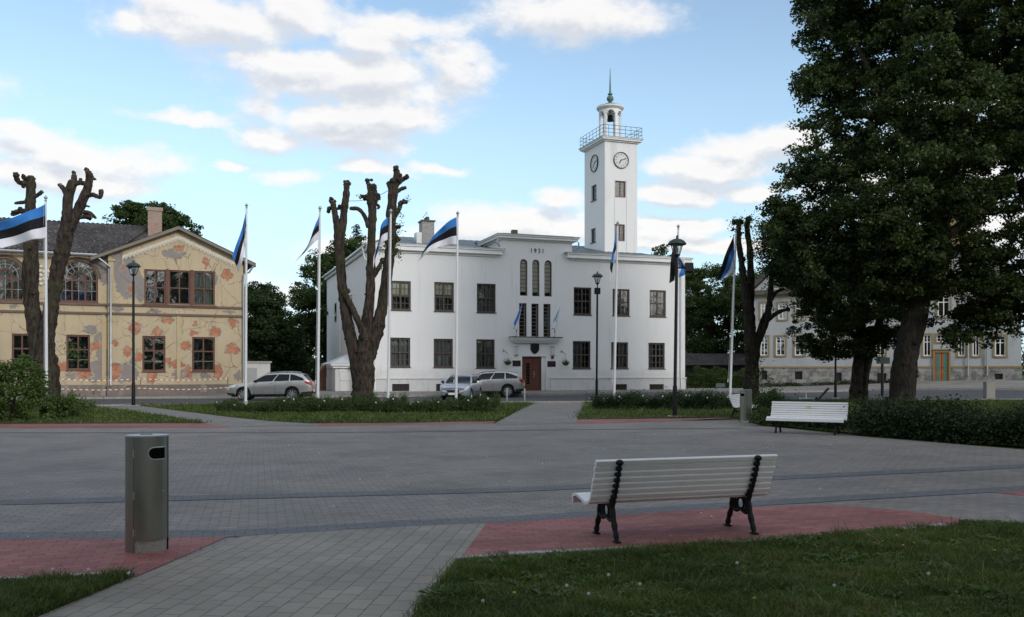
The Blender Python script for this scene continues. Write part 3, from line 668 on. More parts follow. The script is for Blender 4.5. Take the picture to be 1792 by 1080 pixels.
# ------------------------------------------------------------------ white town hall with clock tower
WF = Facade((-9.35, 58.93), (.943, .332)); WL = 23.75; WD = 22.0
def build_hall():
    b = empty('town_hall', (WF.o.x, WF.o.y, 0), WF.rz, 'white two storey town hall with a square clock tower and brown windows', 'town hall')
    ZB = .1; ZE = WF.L(700, 426.5, -.4)[1]-.36; x_c0 = WF.L(878,500)[0]; x_c1 = WF.L(1001,500)[0]
    ups = [(684.5,491.8,719,543),(760,494,794.5,545),(834.5,496.6,867.7,547),(1004,503,1035,551),(1072,506,1102,552.5),(1137,508,1165.5,554.6)]
    los = [(683,591,718,642.5),(759,593,792.7,643),(833.5,594,866,644),(1002.5,597,1033.6,645),(1069.6,599,1099.4,645),(1134.7,600,1163.5,645.4)]
    arcs = [(910,453.5,923.3,517.6),(931.5,454.5,944.4,518.5),(952.8,455.6,966,519)]
    tall = [(908.5,530.6,922,588.8),(930,531.5,943,589),(951,532,963.7,589.5)]
    vents = [(686,672,716,684.6),(763,672,793,684.4),(838,672,867,684),(1074,672.4,1096.7,682.6),(1136,672.4,1161,682.4)]
    rc = lambda L: [WF.rect(*q) for q in L]
    U, Lo, A, Tt, Ve = rc(ups), rc(los), rc(arcs), rc(tall), rc(vents); D = WF.rect(913.7, 623.8, 955.5, 682)
    z_pl = WF.L(700, 663.5)[1]; ZT = WF.L(940, 411, -.4)[1]-.31
    w = MB(); D = (D[0], D[1], .2, D[3])
    wall(w, 0, WL, ZB, ZE, [h for h in U+Lo+A+Tt+Ve+[D]], depth=.24, arch=A)
    wall(w, x_c0, x_c1, ZE, ZT, [], 0)
    # sides and rear
    sw = [(-.001, 2.0, 2.9)]
    S1 = WF.L; w.quad((0,0,ZB),(0,0,ZE),(0,WD,ZE),(0,WD,ZB)); w.quad((WL,0,ZB),(WL,WD,ZB),(WL,WD,ZE),(WL,0,ZE)); w.quad((0,WD,ZB),(0,WD,ZE),(WL,WD,ZE),(WL,WD,ZB))
    w.quad((x_c0,0,ZE),(x_c0,0,ZT+.3),(x_c0,8,ZT+.3),(x_c0,8,ZE)); w.quad((x_c1,0,ZE),(x_c1,8,ZE),(x_c1,8,ZT+.3),(x_c1,0,ZT+.3)); w.quad((x_c0,5,ZE),(x_c0,5,ZT),(x_c1,5,ZT),(x_c1,5,ZE))
    w.box(-.0, WL, .9, .95, ZB, ZE-.02) if False else None
    w.build('wall', M['white'], b)
    # plinth course slightly proud, broken at the door bay
    p = MB(); xa, xb = D[0]-.55, WF.L(963,660)[0]
    for x0, x1 in ((-.0, xa), (xb, WL)):
        hs = [h for h in Ve if x0 < h[0] < x1]
        wall(p, x0-.06 if x0 == 0 else x0, x1+(.06 if x1 == WL else 0), ZB, z_pl, hs, y=-.06, depth=.06)
        X0, X1 = (x0-.06 if x0 == 0 else x0), x1+(.06 if x1 == WL else 0)
        p.quad((X0,-.06,ZB),(X0,-.06,z_pl),(X0,.0,z_pl),(X0,.0,ZB)); p.quad((X1,-.06,ZB),(X1,0,ZB),(X1,0,z_pl),(X1,-.06,z_pl))
        p.box(X0-.04, X1+.04, -.11, -.001, z_pl, z_pl+.07)
    p.box(-.06, -.001, -.06, WD, ZB, z_pl); p.box(WL+.001, WL+.06, -.06, WD, ZB, z_pl)
    p.build('plinth', M['plinth'], b)
    for h in Ve:
        g = MB(); a_, b_, c_, d_ = h
        for i in range(12): x = a_+(b_-a_)*i/11; g.box(x-.012, x+.012, -.0, .02, c_, d_)
        for i in range(1,4): z = c_+(d_-c_)*i/4; g.box(a_, b_, .022, .035, z-.012, z+.012)
        g.build('cellar_grille', M['brown'], b); 
        g = MB(); g.box(a_-.03, b_+.03, .18, .2, c_-.03, d_+.03); g.build('cellar_recess', M['dark'], b)
    bk = ['none','curtain','curtain','none','curtain','curtain']; bl = [.46,.43,0,0,0,0]; M['inner'] = plain('inner_muntin', (.13,.11,.10), .6); cu = [None,[(.06,.2)],[(.06,.94)],None,[(.08,.3),(.55,.94)],[(.06,.34),(.70,.94)]]; cl = [[(.06,.46),(.52,.94)],[(.06,.94)],[(.06,.40),(.58,.94)],[(.06,.62)],[(.08,.36),(.50,.94)],[(.06,.3),(.74,.94)]]
    for i, r in enumerate(U):
        window(b, r, .10, M['brown'], M['glass'], .12, (.5,), (.5,), (.29,.71), (.25,.75), M['inner'], back=bk[i], wide=.11, sill=.14, blind_or_sky_sheet=bl[i], cboth=cu[i])
    for i, r in enumerate(Lo):
        window(b, r, .10, M['brown'], M['glass'], .12, (.5,), (.5,), (.29,.71), (.25,.75), M['inner'], back='curtain', wide=.11, sill=.14, cboth=cl[i])
    for r in A: window(b, r, .13, M['brown'], M['clearglass'], .07, (), (), (), [k/9 for k in range(1,9)], M['brown'], arch=True, name='arched_window', back='light', sill=.10)
    for r in Tt: window(b, r, .13, M['brown'], M['glass'], .08, (), (), (.75,), [k/9 for k in range(1,9)], M['muntin'], name='tall_window', sill=.10)
    # main cornices left and right of the centre bay
    c = MB(); st = [(.09,.44),(.27,.36),(.15,.10)]
    xl1 = WF.L(886, 432, -.5)[0]; xr0 = WF.L(991, 445, -.5)[0]
    for x0, x1, e0, e1 in ((0, xl1-.55, 1, 0), (xr0+.55, WL, 0, 1)):
        z = ZE+.32
        for h, pr in st:
            c.box(x0-(pr if e0 else pr*.9), x1+(pr if e1 else pr*.9), -pr, .02, z-h, z)
            if e0 and h > .2: c.box(x0-pr*.6, x0-.0, .021, WD+.2, ZE+.05, ZE+.22)
            if e1: c.box(x1, x1+pr, .02, WD+pr, z-h, z)
            z -= h
    z = ZT+.25
    for h, pr in [(.08,.42),(.16,.34),(.10,.12)]: c.box(x_c0-pr, x_c1+pr, -pr, 4.5, z-h, z); z -= h
    c.build('cornice', M['whitetrim'], b)
    # zinc flashing on cornices
    k = MB()
    k.box(-.48, xl1+.0, -.48, .32, ZE+.322, ZE+.36); k.box(xr0-.0, WL+.48, -.48, .32, ZE+.322, ZE+.36); k.box(x_c0-.46, x_c1+.46, -.46, 4.6, ZT+.252, ZT+.295); k.box(-.42, -.02, .33, WD+.4, ZE+.24, ZE+.34)
    k.build('flashing', M['zinc'], b)
    # hipped roof
    r = MB(); o_ = .6; ze = ZE+.345; zr = ze+2.3; hx = 4.0
    o_ = .4; x0, x1, y0, y1 = -o_, WL+o_, .30, WD+o_; ym = (y0+y1)/2
    def fold(pts, nn, a, b_): pass
    r.quad((x0,y0,ze),(x1,y0,ze),(x1-hx,ym,zr),(x0+hx,ym,zr)); r.quad((x1,y1,ze),(x0,y1,ze),(x0+hx,ym,zr),(x1-hx,ym,zr))
    r.poly([(x0,y1,ze),(x0,y0,ze),(x0+hx,ym,zr)]); r.poly([(x1,y0,ze),(x1,y1,ze),(x1-hx,ym,zr)])
    for i in range(1, 44):                       # standing seams on the front slope
        x = x0+(x1-x0)*i/44; t = min(1.0, (x-x0)/hx, (x1-x)/hx)
        a = Vector((x, y0, ze+.015)); e = Vector((x, y0+(ym-y0)*t, ze+.015+(zr-ze)*t)); r.tube([a, e], .02, 4, False)
    # centre bay roof
    r.quad((x_c0-.04,-.4,ZT+.32),(x_c1+.04,-.4,ZT+.32),(x_c1+.04,6,ZT+.55),(x_c0-.04,6,ZT+.55)); r.quad((x_c0-.04,12,ZT-.2),(x_c0-.04,6,ZT+.55),(x_c1+.04,6,ZT+.55),(x_c1+.04,12,ZT-.2))
    r.build('roof', M['metalroof'], b)
    # rain pipes with their necks
    for (px, top, side) in ((656, 470, -1), (1192.5, 462, 1)):
        x = WF.L(px, 560, -.15)[0]; t = MB()
        zt = ZE+.2; t.tube([(x,-.5,zt),(x,-.55,zt-.2),(x,-.2,ZE-.75),(x,-.12,ZE-.95),(x,-.12,.75)], .055, 10); t.tube([(x,-.12,.76),(x,-.2,.4)], .05, 8)
        for zz in (2,4,6,8): t.lathe([(.07,zz),(.07,zz+.05)], (x,-.12), 10)
        t.build('rain_pipe', M['whitetrim'], b, 40)
    t = MB(); t.tube([(x_c1+.35,-.35,ZT-.05),(x_c1+.42,-.3,ZT-.4),(x_c1+.15,-.15,ZE+.55)], .06, 8); t.tube([(x_c0-.35,-.35,ZT-.05),(x_c0-.45,-.3,ZT-.4),(x_c0-.2,-.15,ZE+.55)], .06, 8); t.build('rain_neck', M['zinc'], b, 40)
    t = MB(); t.tube([(-.15,13,9.6),(-.15,13,3.2)], .06, 8); t.tube([(-.6,.1,ZE+.15),(-.45,.2,ZE-.6),(-.1,.3,ZE-.9),(-.1,.3,.6)], .06, 8); t.build('rain_pipe', M['whitetrim'], b, 40)
    # small side windows
    for (y_, z0_, z1_) in ((8.0,2.5,4.0),(8.0,5.8,7.4),(16,5.8,7.4)):
        f = MB(); f.box(-.03,-.002,y_,y_+1.0,z0_,z1_); g_ = f.build('side_window', M['brown'], b); q = MB(); q.box(-.04,-.032,y_+.1,y_+.46,z0_+.1,z1_-.1); q.box(-.04,-.032,y_+.54,y_+.9,z0_+.1,z1_-.1); q.build('pane', M['carglass'], g_)
    # 1931
    xm, zm = WF.L(939.6, 439.5); tm = []
    for ch, dx in (('1',-.42),('9',-.13),('3',.17),('1',.46)): text_mesh('year_digit', ch, .46, M['brown'], b, (xm+dx,-.02,zm), depth=.015, sx=.85)
    # entrance: canopy, shield, plaques, wall lamps, door
    a_, b_, c_, d_ = WF.rect(893, 590.5, 981, 599, -.3); q = MB()
    z = d_-.03
    for h, pr in [(.05,.62),(.12,.52),(.10,.38),(.08,.28)]: q.box(a_+.6-pr, b_-.6+pr, -pr, -.002, z-h, z); z -= h
    cn = q.build('canopy', M['whitetrim'], b); q = MB(); q.box(a_-.04, b_+.04, -.65, -.002, d_-.027, d_+.03); q.build('canopy_cap', M['bronze'], cn)
    a_, b_, c_, d_ = WF.rect(928.5, 602, 943, 619.5); cx = (a_+b_)/2; q = MB(); hw = (b_-a_)/2
    pts = [(cx-hw,d_),(cx+hw,d_),(cx+hw,c_+.32),(cx+hw*.85,c_+.2),(cx+hw*.45,c_+.06),(cx,c_),(cx-hw*.45,c_+.06),(cx-hw*.85,c_+.2),(cx-hw,c_+.32)]
    q.prism(pts, -.06, -.002); sh = q.build('shield', M['bronze'], b); q = MB(); q.tube([(p[0]*.9+cx*.1,-.065,p[1]*.9+(c_+d_)/2*.1) for p in pts+pts[:1]], .012, 6)
    q.box(cx-.02, cx+.02, -.075, -.061, c_+.2, d_-.12); q.box(cx-.12, cx+.12, -.075, -.061, c_+.42, c_+.46); q.build('shield_relief', M['bronze'], sh)
    for r4, lab in (((897,631,911,641),'dark plaque left of the door'),((958,632,972,642),'dark plaque right of the door')):
        e = WF.rect(*r4); q = MB(); q.box(e[0], e[1], -.03, -.002, e[2], e[3]); f = q.build('plaque', M['bronze'], b); f['label'] = lab
        q = MB()
        for i in range(4): q.box(e[0]+.08, e[1]-.08-.05*(i%2), -.033, -.031, e[3]-.1-i*.1, e[3]-.08-i*.1)
        q.build('plaque_line', M['brownred'], f)
    for r4 in ((900.7,605.6,905.8,622),(964,606,969.5,622.5)):
        e = WF.rect(*r4); q = MB(); q.box(e[0], e[1], -.12, -.002, e[2]+.06, e[3]-.06); l_ = q.build('wall_lamp', M['plinth'], b); q = MB(); q.box(e[0]-.02,e[1]+.02,-.14,-.002,e[3]-.058,e[3]); q.box(e[0]-.02,e[1]+.02,-.14,-.002,e[2],e[2]+.058); q.build('lamp_cap', M['zinc'], l_)
    e = WF.rect(964.6, 623.5, 968.8, 628); q = MB(); q.box(e[0], e[1], -.05, -.002, e[2], e[3]); q.build('bell_box', M['brown'], b)
    x0, x1, z0, z1 = D; xd = x1-.30; q = MB(); Yd = .20
    q.box(x0, x0+.09, Yd-.03, Yd+.05, z0, z1); q.box(xd-.09, xd, Yd-.03, Yd+.05, z0, z1); q.box(x0+.09, xd-.09, Yd-.03, Yd+.05, z1-.09, z1); fr = q.build('door_frame', M['wood'], b)
    q = MB(); q.box(xd, x1+.01, -.003, .23, z0, z1) if False else None
    mid = x0+.09+(xd-x0-.18)*.58
    for (p0, p1, gl) in ((x0+.09, mid-.005, True), (mid+.005, xd-.09, False)):
        q = MB(); q.box(p0, p1, Yd, Yd+.045, z0, z1-.095)
        for zz0, zz1 in ((.15,.9),(.95,2.1)): q.box(p0+.1, p1-.1, Yd-.012, Yd-.001, z0+zz0, min(z1-.2, z0+zz1)) if not gl else None
        dl = q.build('door_leaf', M['wood'], b)
        if gl:
            q = MB(); xc = p0+(p1-p0)*.55
            for i in range(8): q.box(xc-.13, xc+.13, Yd-.012, Yd-.002, z0+.55+i*.19, z0+.70+i*.19)
            q.build('door_pane', M['carglass'], dl)
        else: q = MB(); q.tube([(p0+.08,Yd-.06,z0+1.0),(p0+.08,Yd-.09,z0+1.2),(p0+.08,Yd-.06,z0+1.45)], .018, 8); q.build('handle', M['zinc'], dl)
    q = MB(); q.box(xd+.002, x1, -.02, .24, z0, z1-.001) if False else None
    q = MB(); q.box(x0-.2, x1+.2, -.5, -.005, .1, .30); q.build('door_step', M['plinth'], b)
    q = MB(); q.box(xd+.002, x1-.002, .10, .24, z0, z1-.002); q.build('door_cheek', M['white'], b)
    # chimney, box and roof vent
    def at(px, py, off): return WF.L(px, py, off)
    off = 4.0; x0, zt = at(739,387,off); x1, _ = at(760,387,off); zb = ze+.2
    q = MB(); q.box(x0, x1, off, off+1.0, zb, zt); ch = q.build('chimney', M['greybrick'], b); q = MB(); q.box(x0-.08, x1+.08, off-.08, off+1.08, zt+.002, zt+.1); q.cyl(((x0+x1)/2, off+.5), .2, zt+.1, zt+.3, 14); q.ball(((x0+x1)/2+.05, off+.5, zt+.33), .17, 10, .6); q.build('chimney_cap', M['brown'], ch)
    q = MB(); q.tube([(x0+.1,off+.3,zt+.3),((x0+x1)/2,off+.4,zt+.75),((x0+x1)/2,off+.4,zt+.3)], .02, 5); q.build('chimney_stay', M['black'], ch)
    q = MB(); x2 = at(728.5,405,off)[0]; q.box(x2, x0-.05, off-.1, off+.7, zb, at(735,407,off)[1]); q.build('roof_unit', M['zinc'], b)
    q = MB(); x3, z3 = at(900, 404, 3); q.box(x3-.2, x3+.2, 2.8, 3.2, ZT+.4, z3+.05); q.build('roof_vent', M['brown'], b)
    # ---------------- tower
    ux, uy = WF.u.x, WF.u.y; Yt = 70.0; c0 = V(1058.3, 600, Yt); loc = c0-WF.o; tx = loc.dot(WF.u); ty = loc.dot(WF.n); tw = 2.86; td = 3.75
    TF = Facade((c0.x, c0.y), (ux, uy)); tz = TF.L(1058.3, 240)[1]
    q = MB(); S = lambda *r: (lambda e: (e[0]+tx, e[1]+tx, e[2], e[3]))(TF.rect(*r))
    fw = [S(1076.7,316.7,1095,345), S(1075.9,392.5,1093.5,421.5)]
    wall(q, tx, tx+tw, ZE-1, tz-.3, fw, y=ty, depth=.2)
    # side windows: side plane seen from the left, written directly as depth along y
    def side_y(px):                              # depth on the left face seen at column px
        k = (px-CX)/F; # (c0.x + n.x*s) = k (c0.y + n.y*s)
        return (k*c0.y-c0.x)/(WF.n.x-k*WF.n.y)
    def side_z(px, py): s_ = side_y(px); return EYE+(HY-py)*(c0.y+WF.n.y*s_)/F
    sws = []
    for (a, t_, e, bt) in ((1035,322,1043.8,349),(1034,398.5,1042.3,423)): sws.append((side_y(e), side_y(a), side_z(e, bt), side_z(e, t_)))
    tdd = max(td, side_y(1023)); td = tdd
    ys = sorted({0, td, *[v for s_ in sws for v in s_[:2]]}); zs = sorted({ZE-1, tz-.3, *[v for s_ in sws for v in s_[2:]]})
    for a, e in zip(ys[:-1], ys[1:]):
        for z0_, z1_ in zip(zs[:-1], zs[1:]):
            if any(s_[0] < (a+e)/2 < s_[1] and s_[2] < (z0_+z1_)/2 < s_[3] for s_ in sws): continue
            q.quad((tx,ty+e,z0_),(tx,ty+a,z0_),(tx,ty+a,z1_),(tx,ty+e,z1_))
    for s_ in sws:
        a, e, z0_, z1_ = s_; X = tx+.18
        q.quad((tx,ty+a,z0_),(tx,ty+e,z0_),(X,ty+e,z0_),(X,ty+a,z0_)); q.quad((tx,ty+a,z1_),(X,ty+a,z1_),(X,ty+e,z1_),(tx,ty+e,z1_)); q.quad((tx,ty+a,z0_),(X,ty+a,z0_),(X,ty+a,z1_),(tx,ty+a,z1_)); q.quad((tx,ty+e,z0_),(tx,ty+e,z1_),(X,ty+e,z1_),(X,ty+e,z0_))
    q.quad((tx+tw,ty,ZE-1),(tx+tw,ty+td,ZE-1),(tx+tw,ty+td,tz-.3),(tx+tw,ty,tz-.3)); q.quad((tx+tw,ty+td,ZE-1),(tx,ty+td,ZE-1),(tx,ty+td,tz-.3),(tx+tw,ty+td,tz-.3))
    tower = q.build('tower', M['white'], b)
    for r_ in fw: window(tower, r_, ty+.1, M['brownred'], M['glass'], .09, (.52,), (), (), (.25,.5,.75), M['muntin'], wide=.07, name='tower_window', sill=.1)
    for s_ in sws:
        a, e, z0_, z1_ = s_; f = MB(); X = tx+.10
        f.box(X,X+.06,ty+a,ty+a+.09,z0_,z1_); f.box(X,X+.06,ty+e-.09,ty+e,z0_,z1_); f.box(X,X+.06,ty+a+.09,ty+e-.09,z0_,z0_+.09); f.box(X,X+.06,ty+a+.09,ty+e-.09,z1_-.09,z1_)
        for k_ in (.33,.66): f.box(X+.01,X+.05,ty+a+.09,ty+e-.09,z0_+(z1_-z0_)*k_-.02,z0_+(z1_-z0_)*k_+.02)
        f.box(tx-.08, tx+.1, ty+a-.05, ty+e+.05, z0_-.06, z0_-.001)
        o_ = f.build('tower_window', M['brown'], tower); g_ = MB(); g_.quad((X+.03,ty+e,z0_),(X+.03,ty+a,z0_),(X+.03,ty+a,z1_),(X+.03,ty+e,z1_)); g_.build('pane', M['carglass'], o_)
    # shallow lesene strips framing the window axis
    q = MB(); sx0 = fw[0][0]-.04; sx1 = fw[0][1]+.04
    q.box(sx0-.03, sx0-.012, ty-.022, ty-.001, ZE, fw[0][3]+.1); q.box(sx1+.012, sx1+.03, ty-.022, ty-.001, ZE, fw[0][3]+.1); q.build('lesene', M['plinth'], tower)
    q = MB(); z = tz
    for h, pr in [(.07,.36),(.12,.30),(.10,.14)]: q.box(tx-pr, tx+tw+pr, ty-pr, ty+td+pr, z-h, z); z -= h
    q.build('tower_cornice', M['whitetrim'], tower)
    q = MB(); q.box(tx-.39, tx+tw+.39, ty-.39, ty+td+.39, tz+.002, tz+.04); q.build('tower_flashing', M['metalroof'], tower)
    # clocks
    def clock(cx, cz, r, onside):
        e = empty('clock', (0,0,0)); e.parent = tower
        if onside: e.location = (tx-.002, ty+cx, cz); e.rotation_euler = (0,0,R(-90))
        else: e.location = (cx, ty-.002, cz)
        q = MB(); N = 40
        for i in range(N):
            t0, t1 = 2*math.pi*i/N, 2*math.pi*(i+1)/N; q.prism([(r*math.cos(t0),r*math.sin(t0)),(r*math.cos(t1),r*math.sin(t1)),(r*.93*math.cos(t1),r*.93*math.sin(t1)),(r*.93*math.cos(t0),r*.93*math.sin(t0))], -.09, 0)
        q.build('clock_rim', M['bronze'], e)
        q = MB(); q.prism([(r*.935*math.cos(2*math.pi*i/N), r*.935*math.sin(2*math.pi*i/N)) for i in range(N)], -.035, -.003); q.build('clock_face', M['clockface'], e)
        q = MB()
        for i in range(60):
            a = math.pi*2*i/60; r0, r1 = (.86 if i % 5 else .82)*r, .90*r; w_ = .006 if i % 5 else .014
            d = Vector((math.sin(a),0,math.cos(a))); n_ = Vector((math.cos(a),0,-math.sin(a)))*w_
            q._add([d*r0-n_, d*r0+n_, d*r1+n_, d*r1-n_], [(0,1,2,3)]); 
            for k_ in range(4): v = q.v[-4+k_]; q.v[-4+k_] = (v[0], -.040, v[2])
        q.build('clock_ticks', M['black'], e)
        for i in range(1, 13):
            a = math.pi*2*i/12; text_mesh('numeral', str(i), r*.24, M['black'], e, (math.sin(a)*r*.68, -.042, math.cos(a)*r*.68), depth=.003)
        q = MB()
        for hh, (l_, w_, y_) in ((R(7.17*30), (.52,.04,-.055)), (R(70), (.80,.028,-.068))):
            d = Vector((math.sin(hh),0,math.cos(hh))); n_ = Vector((math.cos(hh),0,-math.sin(hh)))*w_*r/.67
            vs_ = [d*(-.14*r)-n_*.6, d*(-.14*r)+n_*.6, d*(l_*r*.75)+n_, d*(l_*r), d*(l_*r*.75)-n_]
            q._add([(v.x, y_, v.z) for v in vs_]+[(v.x, y_+.01, v.z) for v in vs_], [(0,1,2,3,4),(9,8,7,6,5)])
        q.build('clock_hands', M['black'], e)
    cx, cz = TF.L(1086.7, 280.7); clock(tx+cx, cz, .66, False)
    clock(side_y(1040.8), side_z(1040.8, 286.0), .70, True)
    # railing
    q = MB(); z0 = tz+.04; rx0, rx1, ry0, ry1 = tx-.28, tx+tw+.28, ty-.28, ty+td+.28
    for i in range(8):
        for X, Y in ((rx0+(rx1-rx0)*i/7, ry0), (rx0+(rx1-rx0)*i/7, ry1), (rx0, ry0+(ry1-ry0)*i/7), (rx1, ry0+(ry1-ry0)*i/7)): q.tube([(X,Y,z0),(X,Y,z0+.88)], .016, 5)
    for zz in (.3,.6,.88):
        for A_, B_ in (((rx0,ry0),(rx1,ry0)),((rx1,ry0),(rx1,ry1)),((rx1,ry1),(rx0,ry1)),((rx0,ry1),(rx0,ry0))): q.tube([(A_[0],A_[1],z0+zz),(B_[0],B_[1],z0+zz)], .018, 5)
    q.build('railing', M['bronze'], tower)
    # belfry
    bx, by = tx+tw/2-.02, ty+td/2; zb = tz+.04; rr = .92; zt = zb+2.36; q = MB()
    TB = Facade((c0.x+WF.n.x*td/2, c0.y+WF.n.y*td/2), (ux, uy)); zt = TB.L(1071, 194)[1]; H = zt-zb
    n_ar = 6; q.lathe([(rr+.06, 0),(rr+.06, .12),(rr,.14)], (bx,by), 36, cz=zb)
    K = 8; za = H-.62                                     # arcade: open between piers, half-round heads
    for k in range(n_ar):
        a0 = math.pi*2*(k+.5)/n_ar+.15; hw_ = .115; ao = math.pi/n_ar-hw_
        def col(aa, z0_, z1_, da):
            q._add([((bx+r_*math.cos(t_)), (by+r_*math.sin(t_)), zb+z_) for z_ in (z0_, z1_) for (r_, t_) in ((rr,aa-da),(rr,aa+da),(rr-.2,aa+da),(rr-.2,aa-da))], [(0,1,5,4),(1,2,6,5),(2,3,7,6),(3,0,4,7),(4,5,6,7),(3,2,1,0)])
        col(a0, .14, H, hw_)
        for i in range(K):
            t0, t1 = -1+2*i/K, -1+2*(i+1)/K; am = a0+math.pi/n_ar+(t0+t1)/2*ao; zz = za+.46*math.sqrt(max(0,1-((t0+t1)/2)**2)); col(am, zz, H, ao/K*1.02)
    q.lathe([(rr+.02,H-.02),(rr+.10,H+.02),(rr+.20,H+.14),(rr+.20,H+.24),(rr+.02,H+.26),(.5,H+.36),(0,H+.36)], (bx,by), 36, cz=zb); bf = q.build('belfry', M['whitetrim'], tower, 30)
    q = MB(); q.lathe([(.34,0),(.30,.05),(.24,.2),(.20,.38),(.12,.48),(.0,.5)], (bx,by), 20, cz=zb+H-.85); q.tube([(bx,by,zb+H-.4),(bx,by,zb+H)], .03, 6); q.build('bell', M['bronze'], bf, 40)
    q = MB(); z1 = zb+H+.26; zt2 = TB.L(1072.5, 119)[1]
    q.lathe([(rr+.19,-.02),(rr+.16,.02),(.62,.12),(.48,.16),(.46,.26),(.24,.3),(.13,.42),(.16,.48),(.26,.58),(.29,.72),(.24,.86),(.13,.95),(.11,1.0),(.20,1.04),(.20,1.10),(.11,1.14),(.085,1.3),(.05,2.2),(.02,zt2-z1-.1),(0,zt2-z1)], (bx,by), 20, cz=z1+.002)
    q.build('spire', M['patina'], tower, 50)
    return b
M['clockface'] = plain('clock_face', (.60,.63,.60), .5, var=.08)
hall = build_hall()
# hanging baskets and small facade flags
def basket(px, py, lab):
    lx, lz = WF.L(px, py, -.45); p = WF.o+WF.u*lx-WF.n*.45
    e = empty('hanging_basket', (p.x, p.y, lz-.2), WF.rz, lab, 'hanging basket', 'flower baskets by the entrance')
    q = MB(); q.lathe([(.02,-.18),(.16,-.14),(.25,0),(.27,.06),(.25,.06)], n=16); q.build('bowl', M['soil'], e, 50)
    rg = np.random.default_rng(int(px)); c = rg.normal(0, .13, (160,3))*[1.2,1.2,.6]+[0,0,.12]; leafmesh('flowers', c, .07, M['leaf_mid'], rg, e)
    q = MB(); q.tube([(0,0,.06),(-.0,0,.62)], .008, 5); q.tube([(-.18,.43,.78),(-.22,.2,.84),(-.1,.0,.70),(0,0,.62)], .018, 6); q.tube([(-.18,.43,.95),(-.2,.3,.86),(-.25,.38,.76)], .015, 6); q.build('bracket', M['black'], e)
def leafmesh(name, c, size, mat_, rg, parent=None, aspect=.62, smin=.6, up=.0, loc=None):
    c = np.asarray(c); n = len(c); a = rg.normal(size=(n,3)); a[:,2] *= .7; a /= np.linalg.norm(a, axis=1)[:,None]
    r = rg.normal(size=(n,3)); r[:,2] += up; b_ = np.cross(a, r); b_ /= np.linalg.norm(b_, axis=1)[:,None]+1e-9
    s = size*rg.uniform(smin, 1.25, n)[:,None]; nn = np.cross(a, b_)
    V_ = np.stack([c-a*s*.5, c+b_*s*aspect*.5-a*s*.05+nn*s*.10, c+a*s*.5, c-b_*s*aspect*.5-a*s*.05+nn*s*.10], 1).reshape(-1,3)
    return np_mesh(name, V_, np.arange(4*n).reshape(-1,4), mat_, parent, loc=loc)
basket(888.7, 629.6, 'round flower basket hanging left of the entrance'); basket(990, 630.6, 'round flower basket hanging right of the entrance')
def build_annex():
    """low white side entrance against the hall's left flank"""
    off = 2.6; x0, _ = WF.L(587, 650, off); zt = WF.L(600, 640, off)[1]; zr = zt+.95; x1 = -.07
    e = empty('entrance_porch', (WF.o.x, WF.o.y, 0), WF.rz, 'low white porch with a pyramid roof beside the white town hall', 'porch')
    q = MB(); q.box(x0, x1, off, off+4.5, .1, zt-.02); q.build('wall', M['white'], e)
    q = MB(); q.box(x0-.02, x0+.28, off-.05, off-.002, .1, zt-.05); q.box(x0+.32, x1, off-.04, off-.002, 1.02, 1.07); q.box(x0+.3, x0+.33, off-.03, off-.002, .1, zt-.4); q.box(x0+.3, x1, off-.03, off-.002, zt-.42, zt-.38); q.build('wall_panel', M['plinth'], e)
    q = MB(); q.box(x0-.35, x1, off-.35, off+4.8, zt, zt+.12); q.box(x0-.2, x1, off-.2, off+4.6, zt-.16, zt-.002); q.build('cornice', M['whitetrim'], e)
    a, b_, c, d = x0-.4, x1, off-.4, off+4.85; ym = (c+d)/2; q = MB(); z = zt+.125
    q.quad((a,c,z),(b_,c,z),(b_,ym,zr+.5),(a+2.3,ym,zr+.2)); q.poly([(a,d,z),(a,c,z),(a+2.3,ym,zr+.2)]); q.quad((b_,d,z),(a,d,z),(a+2.3,ym,zr+.2),(b_,ym,zr+.5)); q.build('roof', M['whiteroof'], e)
    g = empty('wooden_gate', tuple(P(562, 686)), WF.rz, 'dark brown board gate post left of the white porch', 'gate'); q = MB(); q.box(-.28,.28,-.05,.05,.0,1.85); q.build('board', M['wood'], g)
    q = MB(); q.box(-.34,-.285,-.08,.08,0,1.95); q.box(.285,.34,-.08,.08,0,1.95); q.box(-.28,.28,-.07,-.052,.3,.4); q.box(-.28,.28,-.07,-.052,1.4,1.5); q.build('frame', M['brown'], g)
    k = empty('kiosk_shed', (V(447,650,62).x, 62, 0), R(18), 'small grey rendered shed with a flat roof between the two big houses', 'shed')
    q = MB(); q.box(-1.15,1.0,0,3,.1,2.25); q.build('wall', M['plinth'], k); q = MB(); q.box(-1.25,1.1,-.1,3.1,2.252,2.36); q.build('roof', M['zinc'], k); q = MB(); q.box(-.55,.1,-.03,-.002,.2,1.9); q.build('door', M['zinc'], k)
build_annex()

